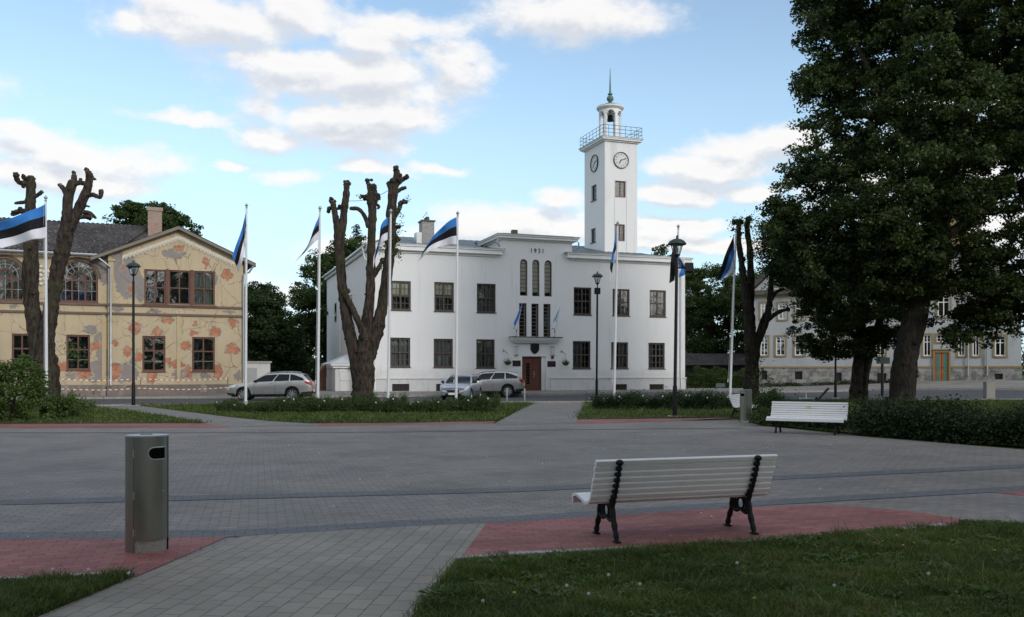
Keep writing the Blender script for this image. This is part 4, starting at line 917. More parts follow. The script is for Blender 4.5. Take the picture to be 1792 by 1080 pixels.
YF = Facade((-17.6, 58.0), (.9185, .3955))
def build_yellow():
    b = empty('yellow_house', (YF.o.x, YF.o.y, 0), YF.rz, 'old yellow plastered house with bare brick patches and a dark corrugated roof', 'house')
    xg = YF.L(189, 560)[0]; X0 = -27.0; RY = .30
    rc = lambda *q: YF.rect(*q)
    trip = [rc(252.5,471.7,290,532.5), rc(295,473,333,533), rc(338.5,474.5,376,534.5)]
    low = [rc(249,588,289.6,650), rc(336,590,376,649.6)]
    ro = lambda *q: YF.rect(*q, off=RY)
    lowL = [ro(116,586,157.5,647.5), ro(20.5,584,56,646)]; arcL = [ro(103,455,171.7,529), ro(-25,451,42.5,526)]
    z_e = YF.L(437, 451, -.3)[1]; za = YF.L(312.5, 396, -.3)[1]; xm = YF.L(312.5, 400)[0]; zb1 = YF.L(300,536)[1]; zb2 = YF.L(300,551)[1]; zpl = YF.L(300, 673)[1]
    P1 = [(750,370,22,12),(866,430,14,16),(953,482,20,20),(568,705,20,22),(663,720,16,18),(700,672,22,10),(537,803,18,20),(582,830,14,20),(482,765,10,12),(820,687,9,10),(815,728,14,10),(782,780,20,16),(908,722,20,20),(976,683,20,15),(975,797,25,20),(738,857,30,12),(792,888,16,28),(915,890,14,30),(488,887,16,30),(640,915,18,22),(515,445,8,14),(548,540,10,12),(700,845,14,8)]
    P2 = [(900,500,12,26),(650,640,26,8),(760,900,34,16),(560,850,10,20),(960,640,22,7),(860,905,18,10),(730,395,38,18),(535,490,42,80),(590,540,18,50),(500,445,28,50),(520,895,50,34),(495,625,18,12),(1000,905,10,20)]
    cv = lambda L, off: [(lambda a, w_, h_: (a[0], a[1], w_/2.4/27.5*1.15, h_/2.4/27.5*1.15))(YF.L(x/2.4, 280+y/2.4, off), w, h) for x, y, w, h in L]
    M['yellow_gable'] = decay('cracked_ochre_render', (.53,.43,.285), cv(P1, 0), cv(P2, 0))
    P1L = [(357,903,24,18),(256,866,22,18),(403,780,22,16),(5,860,8,16),(375,885,10,8)]; P2L = [(250,640,30,7),(150,880,40,14),(300,905,20,10),(405,890,40,40),(440,480,30,36),(430,430,40,30),(430,830,18,40),(380,710,20,16),(60,620,14,6),(415,750,16,20)]
    M['yellow_wing'] = decay('cracked_ochre_render_wing', (.53,.43,.285), cv(P1L, RY), cv(P2L, RY))
    # gable block
    w = MB(); wall(w, xg, 0, zpl, z_e-.35, trip+low, 0, .22)
    w.poly([(xg,0,z_e-.35),(0,0,z_e-.35),(0,0,z_e-.1),(xm,0,za-.12),(xg,0,z_e-.1)])
    w.quad((0,0,zpl),(0,14,zpl),(0,14,z_e),(0,0,z_e)); w.quad((xg,0,zpl),(xg,0,z_e),(xg,RY+.1,z_e),(xg,RY+.1,zpl)); w.quad((X0,14,0),(X0,14,z_e),(0,14,z_e),(0,14,0))
    w.build('wall', M['yellow_gable'], b)
    z_w = YF.L(90, 440, RY)[1]
    w = MB(); wall(w, X0, xg, zpl, z_w, lowL+arcL, RY, .22, arch=arcL); w.quad((X0,RY,0),(X0,RY,z_w),(X0,14,z_w),(X0,14,0)); w.build('wing_wall', M['yellow_wing'], b)
    p = MB(); p.box(xg-.05, .05, -.07, -.001, -.1, zpl); p.box(.001, .05, -.07, 14, -.1, zpl); p.box(X0, xg-.06, RY-.07, RY-.001, -.1, zpl); p.build('plinth', M['oldplinth'], b)
    # belts, pilasters
    p = MB()
    for z in (zb1, zb2):
        p.box(xg-.06, .06, -.09, -.002, z-.07, z+.07); p.box(X0, xg-.062, RY-.09, RY-.002, z-.07, z+.07)
    p.build('string_course', M['brown_stone'], b)
    x = YF.L(182, 600, RY)[0]; p = MB(); p.box(x-.12, x+.12, RY-.05, RY-.003, zpl, zb2-.07); p.build('pilaster', M['yellow_trim'], b)
    x = YF.L(750/2.4, 600)[0]; p = MB(); p.box(x-.11, x+.11, -.05, -.003, zpl, zb2-.07); p.build('pilaster', M['yellow_trim'], b)
    p = MB(); p.box(xg+.02, xg+.32, -.05, -.003, zb1+.071, z_e-.6); p.box(xg, xg+.4, -.11, -.003, z_e-.6, z_e-.45)
    p.build('pilaster', M['yellow_trim'], b)
    # scalloped frieze under the gable
    p = MB(); s = (za-z_e)/(xm-xg); nS = 15
    for side in (0, 1):
        xa, xb, sgn = (xg+.8, xm, 1) if side == 0 else (xm, -.55, -1)
        for i in range(nS):
            x0 = xa+(xb-xa)*i/nS; x1 = xa+(xb-xa)*(i+1)/nS; zz = lambda x: za-.62-abs(x-xm)*abs((za-z_e)/(xm-(xg if side == 0 else 0)))
            p.prism([(x0,zz(x0)),(x0+(x1-x0)*.12,zz(x0)-.32),(x0+(x1-x0)*.3,zz(x0)-.20),((x0+x1)/2,zz((x0+x1)/2)-.12),(x0+(x1-x0)*.7,zz(x1)-.20),(x0+(x1-x0)*.88,zz(x1)-.32),(x1,zz(x1)),(x1,zz(x1)+.06),(x0,zz(x0)+.06)], -.05, -.003)
    p.build('frieze', M['oldwhite'], b)
    # verge boards and roofs
    p = MB(); ov = .45
    for (x0, z0, x1, z1) in ((xg-.95, z_e-.42, xm, za+.02), (0+.75, z_e-.38, xm, za+.02)):
        p._add([(x0,-ov,z0-.22),(x0,-.002,z0-.22),(x0,-.002,z0),(x0,-ov,z0),(x1,-ov,z1-.22),(x1,-.002,z1-.22),(x1,-.002,z1),(x1,-ov,z1)], [(0,1,2,3),(4,7,6,5),(0,3,7,4),(1,5,6,2),(0,4,5,1),(3,2,6,7)])
    p.build('verge_board', M['oldwood'], b)
    r = MB()
    def sheet(a, bb, c, d, n, amp=.035):
        """corrugated slope a-bb eave, d-c ridge"""
        a, bb, c, d = map(Vector, (a, bb, c, d)); nn = (bb-a).cross(d-a).normalized(); pr = None
        rows = 1
        for i in range(n+1):
            t = i/n; o_ = nn*(amp if i % 2 else 0); p0 = a.lerp(bb, t)+o_; p1 = d.lerp(c, t)+o_
            if pr:
                for k in range(rows): s0, s1 = k/rows, (k+1)/rows; lift = nn*.03; r.quad(pr[0].lerp(pr[1], s0)+lift, p0.lerp(p1, s0)+lift, p0.lerp(p1, s1), pr[0].lerp(pr[1], s1))
            pr = (p0, p1)
    zr = YF.L(84, 386, 6.5)[1]; ze = YF.L(90, 441, -.1)[1]
    sheet((X0-.5,-.15,ze),(xg+.1,-.15,ze),(xg+2.6,6.5,zr),(X0-.5,6.5,zr), 150, .07)
    sheet((xg+2.6,6.5,zr),(X0-.5,6.5,zr),(X0-.5,15,ze),(xg+2.6,15,ze), 20)
    r.poly([(xg+2.4,6.5,zr),(xg-.9,-.15,ze-.02),(xg+8,6.5,ze+1.2)])
    sheet((xg-.95,-ov-.05,z_e-.41),(xg-.95,10,z_e-.41),(xm,10,za+.03),(xm,-ov-.05,za+.03), 60); sheet((xm,-ov-.05,za+.03),(xm,10,za+.03),(.75,14,z_e-.37),(.75,-ov-.05,z_e-.37), 60)
    r.build('roof', M['corr'], b)
    g = MB(); g.tube([(X0-.5,-.25,ze-.04),(xg-.15,-.22,ze-.07)], .09, 8); xp = YF.L(194, 600, -.05)[0]
    g.tube([(xg-.75,-.28,ze-.1),(xg-.45,-.26,ze-.3),(xp,-.14,z_e-1.0),(xp,-.14,z_e-1.4),(xp,-.14,.9),(xp,-.2,.75)], .065, 10)
    for zz in (2,3.4,4.8,6.2): g.lathe([(.082,zz),(.082,zz+.07)], (xp,-.14), 10)
    g.tube([(.65,-.35,z_e-.45),(.35,-.25,z_e-.95),(.02,-.15,z_e-1.1),(.0,-.15,z_e-1.6),(.0,-.15,.6)], .065, 10); g.build('rain_pipe', M['zinc'], b, 40)
    # windows
    for i, r_ in enumerate(trip):
        window(b, r_, .06, M['brownred'], M['oldglass'], .10, (.5,), (.48,), (), (), M['muntin'], wide=.07, name='window', back='curtain' if i == 2 else 'dark', cboth=[(.1,.9)])
    p = MB(); p.box(trip[0][0]-.12, trip[2][1]+.12, -.12, -.002, trip[1][2]-.13, trip[1][2]-.03)
    for a, c in ((trip[0][1]+.005, trip[1][0]-.005), (trip[1][1]+.005, trip[2][0]-.005)): p.box(a, c, -.05, -.002, trip[1][2]-.028, trip[1][3]+.05)
    p.build('window_surround', M['brownred'], b)
    for i, r_ in enumerate(low+lowL):
        window(b, r_, .06 if i < 2 else RY+.06, M['brownred'], M['oldglass'], .11, (.5,), (.58,), (), (.29,), M['muntin'], wide=.085, sill=.13 if i < 2 else .13)
    for r_ in arcL:
        f = window(b, r_, RY+.06, M['brownred'], M['skyglass'], .12, (.33,.67), (.52,), (.165,.5,.835), (.27,), M['muntin'], arch=True, name='arched_window', wide=.10, sill=.12)
        a, c, z0, z1 = r_; cx = (a+c)/2; sp = z1-(c-a)/2; rr = (c-a)/2; q = MB()
        for k in range(1, 6): t = math.pi*k/6; q.tube([(cx+rr*.36*math.cos(t),RY+.085,sp+rr*.36*math.sin(t)),(cx+rr*.9*math.cos(t),RY+.085,sp+rr*.9*math.sin(t))], .022, 5)
        q.tube([(cx+rr*.64*math.cos(math.pi*k/16),RY+.085,sp+rr*.64*math.sin(math.pi*k/16)) for k in range(17)], .02, 5); q.build('fan_bar', M['muntin'], f)
        q = MB(); q.tube([(cx+rr*.34*math.cos(math.pi*k/16),RY+.08,sp+rr*.34*math.sin(math.pi*k/16)) for k in range(17)], .06, 6); q.build('fan_arch', M['brownred'], f)
        q = MB(); q.tube([(cx+rr*1.1*math.cos(math.pi*k/20),RY-.02,sp+rr*1.1*math.sin(math.pi*k/20)) for k in range(21)], .07, 6); q.build('hood_mould', M['brown_stone'], f)
    # rosette
    cx, cz = YF.L(72, 482, RY); q = MB(); rg = random.Random(3)
    for ring, n in ((0,1),(.24,7),(.46,12)):
        for k in range(n): t = math.pi*2*k/n; q.ball((cx+ring*math.cos(t), RY-.01, cz+ring*math.sin(t)*1.15), .125, 8, 1)
    q.build('rosette', M['oldwhite'], b, 60)
    # chimney
    x0, zt = YF.L(259, 362, 5); x1 = YF.L(283.5, 362, 5)[0]; q = MB(); q.box(x0, x1, 5, 6, zr-1.8, zt-.25); ch = q.build('chimney', M['redbrick'], b); q = MB(); q.box(x0-.06, x1+.06, 4.94, 6.06, zt-.248, zt); q.build('chimney_top', M['redbrick'], ch)
    cx, cz = YF.L(313.5, 546.5); q = MB(); q.tube([(cx+.16*math.cos(t*.52), -.012, cz+.13*math.sin(t*.52)) for t in range(13)], .02, 5); q.build('emblem', M['oldwhite'], b)
    return b
M['oldplinth'] = decay('stained_plinth', (.22,.19,.16), [], [], .3)
M['brown_stone'] = plain('brown_moulding', (.16,.115,.085), .85, var=.3, vscale=3)
M['yellow_trim'] = plain('ochre_trim', (.50,.40,.24), .9, var=.2, dirt=((.3,.27,.22), .6), vscale=2)
M['oldwhite'] = plain('old_white_stucco', (.66,.62,.52), .9, var=.12, dirt=((.4,.36,.3), .4), vscale=4)
M['oldwood'] = plain('grey_old_wood', (.23,.20,.165), .9, var=.25, vscale=6)
build_yellow()
# strung tape in front of the yellow house
def build_tape():
    e = empty('barrier_tape', (YF.o.x, YF.o.y, .0), YF.rz, 'red and white barrier tape on thin stakes before the yellow house', 'barrier tape')
    xs = [YF.L(px, 690, -1.0)[0] for px in (70, 102, 246, 398)]
    for i, x in enumerate(xs): q = MB(); q.tube([(x,-1,.1),(x+.02*(i%2),-1,1.28)], .035, 6); q.build('stake', M['oldwood'], e)
    for zz in (1.2, .62):
        for a, c in zip(xs[:-1], xs[1:]):
            n = max(2, int((c-a)/.16)); m1 = MB()
            for i in range(n):
                t0, t1 = i/n, (i+1)/n; h = lambda t: zz-.10*math.sin(math.pi*t); x0, x1 = a+(c-a)*t0, a+(c-a)*t1
                m1.cur = i % 2; m1.quad((x0,-1.04,h(t0)-.022),(x1,-1.04,h(t1)-.022),(x1,-1.04,h(t1)+.022),(x0,-1.04,h(t0)+.022))
            m1.build('tape', [M['red_paint'], M['whitetrim']], e)
M['red_paint'] = plain('red_paint', (.50,.08,.06), .6)
build_tape()

# ------------------------------------------------------------------ pale house on the right
RFc = Facade((20.8, 77.8), (19.1, -8.4))
def build_right():
    b = empty('pale_house', (RFc.o.x, RFc.o.y, 0), RFc.rz, 'pale grey house with ochre window surrounds behind the big tree', 'house')
    L_ = 20.87; rc = lambda *q: RFc.rect(*q); zp = 1.95; ze = RFc.L(1600, 505)[1]
    lo = [rc(1331,612,1344,645),rc(1358,611,1374,644),rc(1391,611,1408,645),rc(1424,611,1442,644),rc(1459,611,1474,644),rc(1532,609,1549,643),rc(1616,586+24,1629,623+2),rc(1678,607,1692,625),rc(1703,600,1714,625),rc(1741,589,1759,624)]
    lo = [rc(1334,610,1343,623+0),] if False else [rc(1331,589,1344,622),rc(1358,589,1374,622),rc(1391,589,1408,622),rc(1424,589,1441,622),rc(1459,589,1475,622),rc(1495,588,1511,622),rc(1532,587,1549,622),rc(1616,586,1629.5,623),rc(1677,587,1689,623),rc(1702,587,1714,623),rc(1741,588,1760,623)]
    up = [rc(1331,530,1345,558),rc(1362,530,1377,559),rc(1392,530,1408,559),rc(1426,529,1443,559),rc(1462,528,1480,558),rc(1500,526,1518,557),rc(1536,520,1552,556),rc(1641,516,1662,554),rc(1679,519,1692,552),rc(1709,519,1722,552),rc(1742,518,1760,552)]
    cell = [rc(1333,649,1343,664),rc(1391,650,1404,664),rc(1463,652,1473,668),rc(1535,653,1551,670),rc(1741,654,1755,664)]
    D = rc(1636,617,1660,672); T_ = rc(1639.5,586,1661,598); att = [rc(1655,460,1668,484)]
    w = MB(); wall(w, 0, L_, zp, ze, lo+up+[T_, (D[0],D[1],zp,D[3])], 0, .16)
    # left gable and middle gable rise above the eaves
    for (xa, xb, ax, ay) in ((1312,1500,1406,425),(1588,1745,1668,395)):
        x0 = RFc.L(xa,505)[0]; x1 = RFc.L(xb,505)[0]; xm, zm = RFc.L(ax, ay)
        hs = att if ay == 395 else [rc(1397,462,1414,490)]
        zc = hs[0][2]-.3; zd = hs[0][3]+.3; q0 = (hs[0][0]-.6); q1 = hs[0][1]+.6
        wall(w, q0, q1, zc, zd, hs, 0, .16)
        for sx, xx in ((x0, q0), (x1, q1)):
            w.poly([(sx,0,ze),(xx,0,ze),(xx,0,zc),(xx,0,zd),(xx,0,zm-(zm-ze)*abs(xx-xm)/abs(sx-xm)*1.0)])
        w.quad((q0,0,ze),(q1,0,ze),(q1,0,zc),(q0,0,zc)); za0 = zm-(zm-ze)*abs(q0-xm)/abs(x0-xm); za1 = zm-(zm-ze)*abs(q1-xm)/abs(x1-xm)
        w.poly([(q0,0,zd),(q1,0,zd),(q1,0,za1),(xm,0,zm),(q0,0,za0)])
    w.quad((0,0,0),(0,0,ze),(0,12,ze),(0,12,0)); w.quad((L_,0,0),(L_,12,0),(L_,12,ze),(L_,0,ze)); w.quad((0,12,0),(0,12,ze),(L_,12,ze),(L_,12,0))
    w.build('wall', M['palewall'], b)
    p = MB(); wall(p, -.05, L_+.05, -.1, zp, cell+[(D[0],D[1],D[2],zp)], -.05, .12); p.quad((-.05,-.05,-.1),(-.05,-.05,zp),(-.05,12,zp),(-.05,12,-.1)); p.quad((-.05,-.05,zp),(L_+.05,-.05,zp),(L_+.05,0,zp),(-.05,0,zp)); p.build('stone_plinth', M['fieldstone'], b)
    for h in cell: q = MB(); q.box(h[0],h[1],.05,.07,h[2],h[3]); q.build('cellar_window', M['dark'], b)
    p = MB(); p.box(-.08, D[0], -.09, -.052, zp-.02, zp+.12); p.box(D[1], L_+.08, -.09, -.052, zp-.02, zp+.12); p.box(-.1,L_+.1,-.10,-.002,ze-.35,ze-.2); p.build('string_course', M['ochre'], b)
    for i, r_ in enumerate(lo+up+att+[rc(1397,462,1414,490)]):
        f = window(b, r_, .05, M['whitetrim'], M['oldglass'], .085, (.5,), (.66,), (), (.83,), M['whitetrim'], wide=.075, back='curtain', cboth=[(.08,.34),(.66,.92)], name='window')
        q = MB(); a, c, z0, z1 = r_; t = .13
        q.box(a-t,a-.002,-.06,-.002,z0-t,z1+t); q.box(c+.002,c+t,-.06,-.002,z0-t,z1+t); q.box(a-.002,c+.002,-.06,-.002,z1+.002,z1+t); q.box(a-.002,c+.002,-.09,-.002,z0-t,z0-.002); q.build('window_surround', M['ochre'], f)
    a, c, z0, z1 = T_; f = window(b, T_, .05, M['whitetrim'], M['oldglass'], .05, (.33,.66), (), (), (.5,), M['whitetrim'], wide=.05); q = MB(); q.box(a-.15,a-.002,-.06,-.002,z0-.15,z1+.15); q.box(c+.002,c+.15,-.06,-.002,z0-.15,z1+.15); q.box(a,c,-.06,-.002,z1+.002,z1+.15); q.box(a,c,-.06,-.002,z0-.15,z0-.002); q.build('window_surround', M['ochre'], f)
    a, c, z0, z1 = D; q = MB(); q.box(a-.14,a-.002,-.12,.1,z0,z1+.2); q.box(c+.002,c+.14,-.12,.1,z0,z1+.2); q.box(a,c,-.12,.1,z1,z1+.2); q.box(a-.25,c+.25,-.2,-.052,z1+.202,z1+.28); q.build('door_surround', M['ochre'], b)
    for k in (0, 1):
        x0 = a+.02+(c-a)/2*k; x1 = a+(c-a)/2*(k+1)-.02; q = MB(); q.box(x0,x1,-.02,.04,z0,z1); dl = q.build('door_leaf', M['orangewood'], b); q = MB()
        q.box(x0+.13,x1-.13,-.035,-.021,z0+.15,z0+.85); q.box(x0+.13,x1-.13,-.035,-.021,z0+1.0,z1-.12); q.build('door_panel', M['teal'], dl)
    q = MB(); q.box(a-.3, c+.3, -.6, -.053, z0-.3, z0); q.build('door_step', M['concrete'], b)
    cx, cz = RFc.L(1648, 608); text_mesh('house_number', '7', .35, M['black'], b, (cx,-.02,cz), depth=.01)
    for px in (1727.5, 1694): x = RFc.L(px, 600)[0]; q = MB(); q.tube([(x,-.15,ze-.4),(x,-.15,1.3)], .055, 8); q.build('rain_pipe', M['zinc'], b, 40)
    # roofs
    r = MB(); o = .5; zr = ze+5.2
    r.quad((-o,-o,ze-.1),(L_+o,-o,ze-.1),(L_-2.5,6,zr),(2.5,6,zr)); r.quad((L_+o,12.5,ze-.1),(-o,12.5,ze-.1),(2.5,6,zr),(L_-2.5,6,zr)); r.poly([(-o,12.5,ze-.1),(-o,-o,ze-.1),(2.5,6,zr)]); r.poly([(L_+o,-o,ze-.1),(L_+o,12.5,ze-.1),(L_-2.5,6,zr)])
    for (xa, xb, ax, ay) in ((1312,1500,1406,425),(1588,1745,1668,395)):
        x0 = RFc.L(xa,505)[0]; x1 = RFc.L(xb,505)[0]; xm, zm = RFc.L(ax, ay)
        for sx, sg in ((x0,-1),(x1,1)): r.quad((sx+sg*.3,-.35,ze-.12),(xm,-.35,zm+.08),(xm,6,zm+.08),(sx+sg*.3,6,ze-.12))
    r.build('roof', M['mossroof'], b)
    # ochre crowning of the middle gable
    xm, zm = RFc.L(1668, 395); zt = RFc.L(1668, 352)[1]; q = MB()
    q.prism([(xm-1.5,zm-2.1),(xm+1.5,zm-2.1),(xm+1.35,zm-.9),(xm+.75,zm-.5),(xm+.6,zm+.35),(xm+.3,zt-.3),(xm,zt),(xm-.3,zt-.3),(xm-.6,zm+.35),(xm-.75,zm-.5),(xm-1.35,zm-.9)], -.45, -.36); q.build('gable_crown', M['ochre'], b)
M['palewall'] = plain('pale_grey_render', (.43,.45,.46), .9, var=.08, vscale=.6, dirt=((.20,.225,.23), .75), bump=.3)
M['ochre'] = plain('ochre_surround', (.29,.215,.10), .85, var=.15)
M['orangewood'] = plain('orange_door', (.42,.14,.045), .6, var=.15)
M['teal'] = plain('teal_panel', (.03,.24,.20), .6, var=.15)
M['mossroof'] = plain('mossy_roof', (.075,.07,.05), .9, var=.3, vscale=3, dirt=((.12,.12,.05), .7))
build_right()
# dark timber shed behind the clipped hedge
e = empty('timber_shed', (V(1262,650,84).x, 84, .1), R(6), 'low dark timber shed behind the hedge right of the hall', 'shed')
q = MB()
for i in range(40): q.box(-6.5+i*.325, -6.5+i*.325+.305, -.02*(i%2), .2, 0, 2.3)
q.build('plank_wall', M['darkwood'], e) if 'darkwood' in M else None
if not len(e.children):
    M['darkwood'] = plain('black_timber', (.035,.03,.027), .9, var=.4, vscale=5); q.build('plank_wall', M['darkwood'], e)
q = MB(); q.quad((-7,-.6,2.15),(7,-.6,2.15),(7,3,3.3),(-7,3,3.3)); q.quad((-7,3,3.3),(7,3,3.3),(7,6,2.2),(-7,6,2.2)); q.build('roof', M['corr'], e)
q = MB(); q.box(-6.5,6.5,.21,5.5,0,2.1); q.build('inner_wall', M['darkwood'], e)
# ------------------------------------------------------------------ benches
def make_bench(label):
    e = empty('park_bench', (0,0,0), 0, label, 'bench', 'white slatted benches on the square')
    prof = [(-.185,.795),(-.165,.735),(-.145,.675),(-.122,.615),(-.098,.556),(-.074,.498),(-.048,.442),(-.012,.396),
            (.048,.374),(.108,.376),(.167,.388),(.226,.402),(.286,.416),(.346,.420),(.400,.400),(.428,.352)]
    from mathutils import Matrix
    for i, (y, z) in enumerate(prof):
        a = prof[max(0,i-1)]; b = prof[min(len(prof)-1,i+1)]; ang = math.atan2(b[1]-a[1], b[0]-a[0])
        if i == len(prof)-1: ang = R(-80)
        if i == 0: ang = R(-72)
        m_ = MB(); th = .030 if i else .042
        rr = random.Random(i); m_.bbox((rr.uniform(-.004,.004), y, z), (1.98, .054, th), Matrix.Rotation(ang, 3, 'X'), bev=.006)
        s = m_.build('back_slat' if i < 8 else 'seat_slat', M['benchwhite'], e)
    for x in (-.755, .755):
        m_ = MB(); back = [(-.215,.79),(-.190,.70),(-.150,.585),(-.105,.475),(-.065,.405),(-.045,.37)]
        m_.tube([(x,y,z) for y, z in spline([(a-.012,b) for a, b in back], 5)], .019, 8)
        for i in range(8):                       # scalloped iron backs of the slats
            y, z = prof[i]; m_.ball((x, y-.034, z), .036 if i else .040, 10, .8)
        m_.tube([(x,y,z) for y, z in spline([(-.075,.42),(-.05,.33),(-.07,.23),(-.105,.13),(-.135,.06),(-.15,.0)], 5)], [.030-.008*abs(t-.5)*1.2+.003*math.sin(t*26) for t in np.linspace(0,1,26)], 8)
        m_.tube([(x,y,z) for y, z in spline([(.30,.385),(.265,.31),(.275,.22),(.32,.12),(.345,.05),(.35,.0)], 5)], [.027+.004*math.sin(t*26) for t in np.linspace(0,1,26)], 8)
        m_.tube([(x,y,z) for y, z in spline([(-.06,.36),(0,.345),(.08,.352),(.2,.372),(.32,.393),(.405,.37)], 5)], .020, 8)
        m_.tube([(x,y,z) for y, z in spline([(-.07,.24),(.0,.20),(.10,.225),(.19,.20),(.27,.25)], 5)], .020, 8)
        m_.tube([(x, .10+.062*math.cos(t*.4488), .285+.066*math.sin(t*.4488)) for t in range(15)], .014, 7)
        m_.tube([(x,.01,.34),(x,-.01,.27),(x,.02,.21)], .014, 6); m_.tube([(x,.19,.36),(x,.21,.28),(x,.18,.21)], .014, 6)
        for yy in (-.155,.352): m_.bbox((x, yy, .010), (.052,.085,.016))
        m_.build('iron_leg', M['black'], e, 50)
    return e
def face(o, mid, rear_mid=(0,-.15), rz=0.0):
    o.rotation_euler = (0,0,rz); c, s = math.cos(rz), math.sin(rz); x, y = rear_mid
    o.location = (mid[0]-(c*x-s*y), mid[1]-(s*x+c*y), .006)
b1 = make_bench('white slatted bench with black iron legs seen from behind on the red paving')
face(b1, (1.725, 8.72), rz=R(17.4)); b1.scale = (1,1,.975)
b2 = copy_tree(b1); b2.scale = (1,1,1); b2['label'] = 'white slatted bench with a small yellow sticker before the dark hedge'
face(b2, (7.95, 23.7), rz=R(180-31)); st_ = MB(); st_.box(-.10,.06,-.157,-.1555,.63,.69)
st_ = MB(); st_.quad((-.06,-.118,.655),(.08,-.118,.655),(.08,-.130,.705),(-.06,-.130,.705)); st_.build('sticker', plain('yellow_sticker', (.62,.60,.22), .6), b2)
b3 = copy_tree(b1); b3['label'] = 'white slatted bench partly hidden behind the far steel litter bin'
face(b3, (8.22, 32.4), rz=R(-90-28+0))
# ------------------------------------------------------------------ litter bins
def make_bin(label):
    e = empty('litter_bin', (0,0,0), 0, label, 'litter bin', 'brushed steel litter bins')
    def outline(k=1.0, n=20):                   # lens plan with a cut-off left end
        f = [( .19*math.cos(t)*1.0, -.155*abs(math.sin(t))**.85 if True else 0) for t in np.linspace(math.pi, 2*math.pi, n)]
        pts = []
        for t in np.linspace(R(200), R(352), n): pts.append((.195*math.cos(t), .17*math.sin(t)+.02))
        for t in np.linspace(R(8), R(172), n): pts.append((.195*math.cos(t), .17*math.sin(t)-.02))
        pts = [p for p in pts if p[0] > -.178]
        return [(x*k, y*k) for x, y in pts]
    H = 1.045; o = outline(); xh = -.075
    # front shell with the mouth cut out
    m_ = MB(); n = len(o); mouth = (.045, .178, .845, .955)
    zs = [.115, .845, .87, .90, .93, .955, H]
    def shell(m_, pts, z0, z1):
        for i in range(len(pts)-1): m_.quad((*pts[i],z0),(*pts[i+1],z0),(*pts[i+1],z1),(*pts[i],z1))
    front = [p for p in o if p[1] < 0]; rear = [p for p in o if p[1] >= 0]
    fr = sorted(front, key=lambda p: p[0]); 
    def yf(x): return float(np.interp(x, [p[0] for p in fr], [p[1] for p in fr]))
    xs = sorted(set([round(v,4) for v in np.linspace(xh, .190, 34)] + [.05,.178]))
    hl = lambda x: (0.055*math.sqrt(max(0,1-((x-.105)/.055)**2)) if x < .105 else .055) if .05 <= x <= .178 else 0
    for a, b in zip(xs[:-1], xs[1:]):
        ya, yb = yf(a)-.004, yf(b)-.004; ha, hb = hl(a), hl(b)
        m_.quad((a,ya,.115),(b,yb,.115),(b,yb,.90-hb),(a,ya,.90-ha)); m_.quad((a,ya,.90+ha),(b,yb,.90+hb),(b,yb,H),(a,ya,H))
    m_.quad((xs[0],yf(xs[0])-.004,.115),(xs[0],yf(xs[0])-.004,H),(xs[0],yf(xs[0])+.02,H),(xs[0],yf(xs[0])+.02,.115))
    dr = m_.build('door_panel', M['steel'], e, 30)
    m_ = MB(); rim = [(x, .90-hl(x)) for x in np.linspace(.0501,.178,16)] + [(x, .90+hl(x)) for x in np.linspace(.178,.0501,16)]
    m_.tube([(x, yf(x)-.007, z) for x, z in rim]+[(rim[0][0], yf(rim[0][0])-.007, rim[0][1])], .006, 7); m_.build('mouth_rim', M['zinc'], dr, 50)
    for zc in (.18,.52,.90):
        m_ = MB(); m_.box(xh-.006, xh+.004, yf(xh)-.012, yf(xh)-.0045, zc-.035, zc+.035)
        for dz in (-.022,0,.022): m_.ball((xh+.016, yf(xh+.016)-.006, zc+dz), .0038, 8)
        m_.build('hinge', M['zinc'], dr, 50)
    m_ = MB(); m_.ball((.165, yf(.165)-.006, .55), .008, 8); m_.build('lock', M['zinc'], dr, 50)
    # side and back skin
    m_ = MB(); left = [(xh-.004, yf(xh))] + [p for p in sorted(front, key=lambda p: -p[0]) if p[0] < xh-.004] + sorted(rear, key=lambda p: p[0]) + [(.193,-.004)]
    shell(m_, left[::1], 0.0, H); m_.build('casing', M['steel'], e, 30)
    # dark liner inside, concrete foot and lid
    m_ = MB(); inn = [(x*.80, y*.80) for x, y in o]; m_.prism([(x, y) for x, y in inn], .12, .84, 'z'); m_.build('liner', M['dark'], e)
    m_ = MB(); ft = [(x*.93, y*.93) for x, y in o]; m_.prism(ft, 0, .117, 'z'); m_.build('concrete_foot', M['concrete'], e)
    m_ = MB(); lid = [(x*1.02, y*1.03) for x, y in o]; m_.prism(lid, H+.002, H+.016, 'z'); m_.box(-.05,.045,-.03,.045,H+.0165,H+.019); ld = m_.build('lid', M['lidsteel'], e)
    m_ = MB(); m_.tube([(-.055,.0,H+.022),(.0,.03,H+.022),(.05,0,H+.022)], .004, 6); m_.build('lid_handle', M['steel'], ld)
    return e
M['lidsteel'] = plain('satin_steel', (.50,.51,.51), .42, .85, var=.1, vscale=12)
n1 = make_bin('near brushed steel litter bin with a greenish tint on the left red paving'); p = P(247, 968); n1.location = (p.x, p.y+.12, .004); n1.rotation_euler = (0,0,R(8))
n2 = copy_tree(n1); n2['label'] = 'far brushed steel litter bin in front of the half hidden bench'; p = P(1307, 741); n2.location = (p.x, p.y+.1, .004); n2.rotation_euler = (0,0,R(-8)); n2.scale = (-1,1,1)
for c_ in n2.children: pass

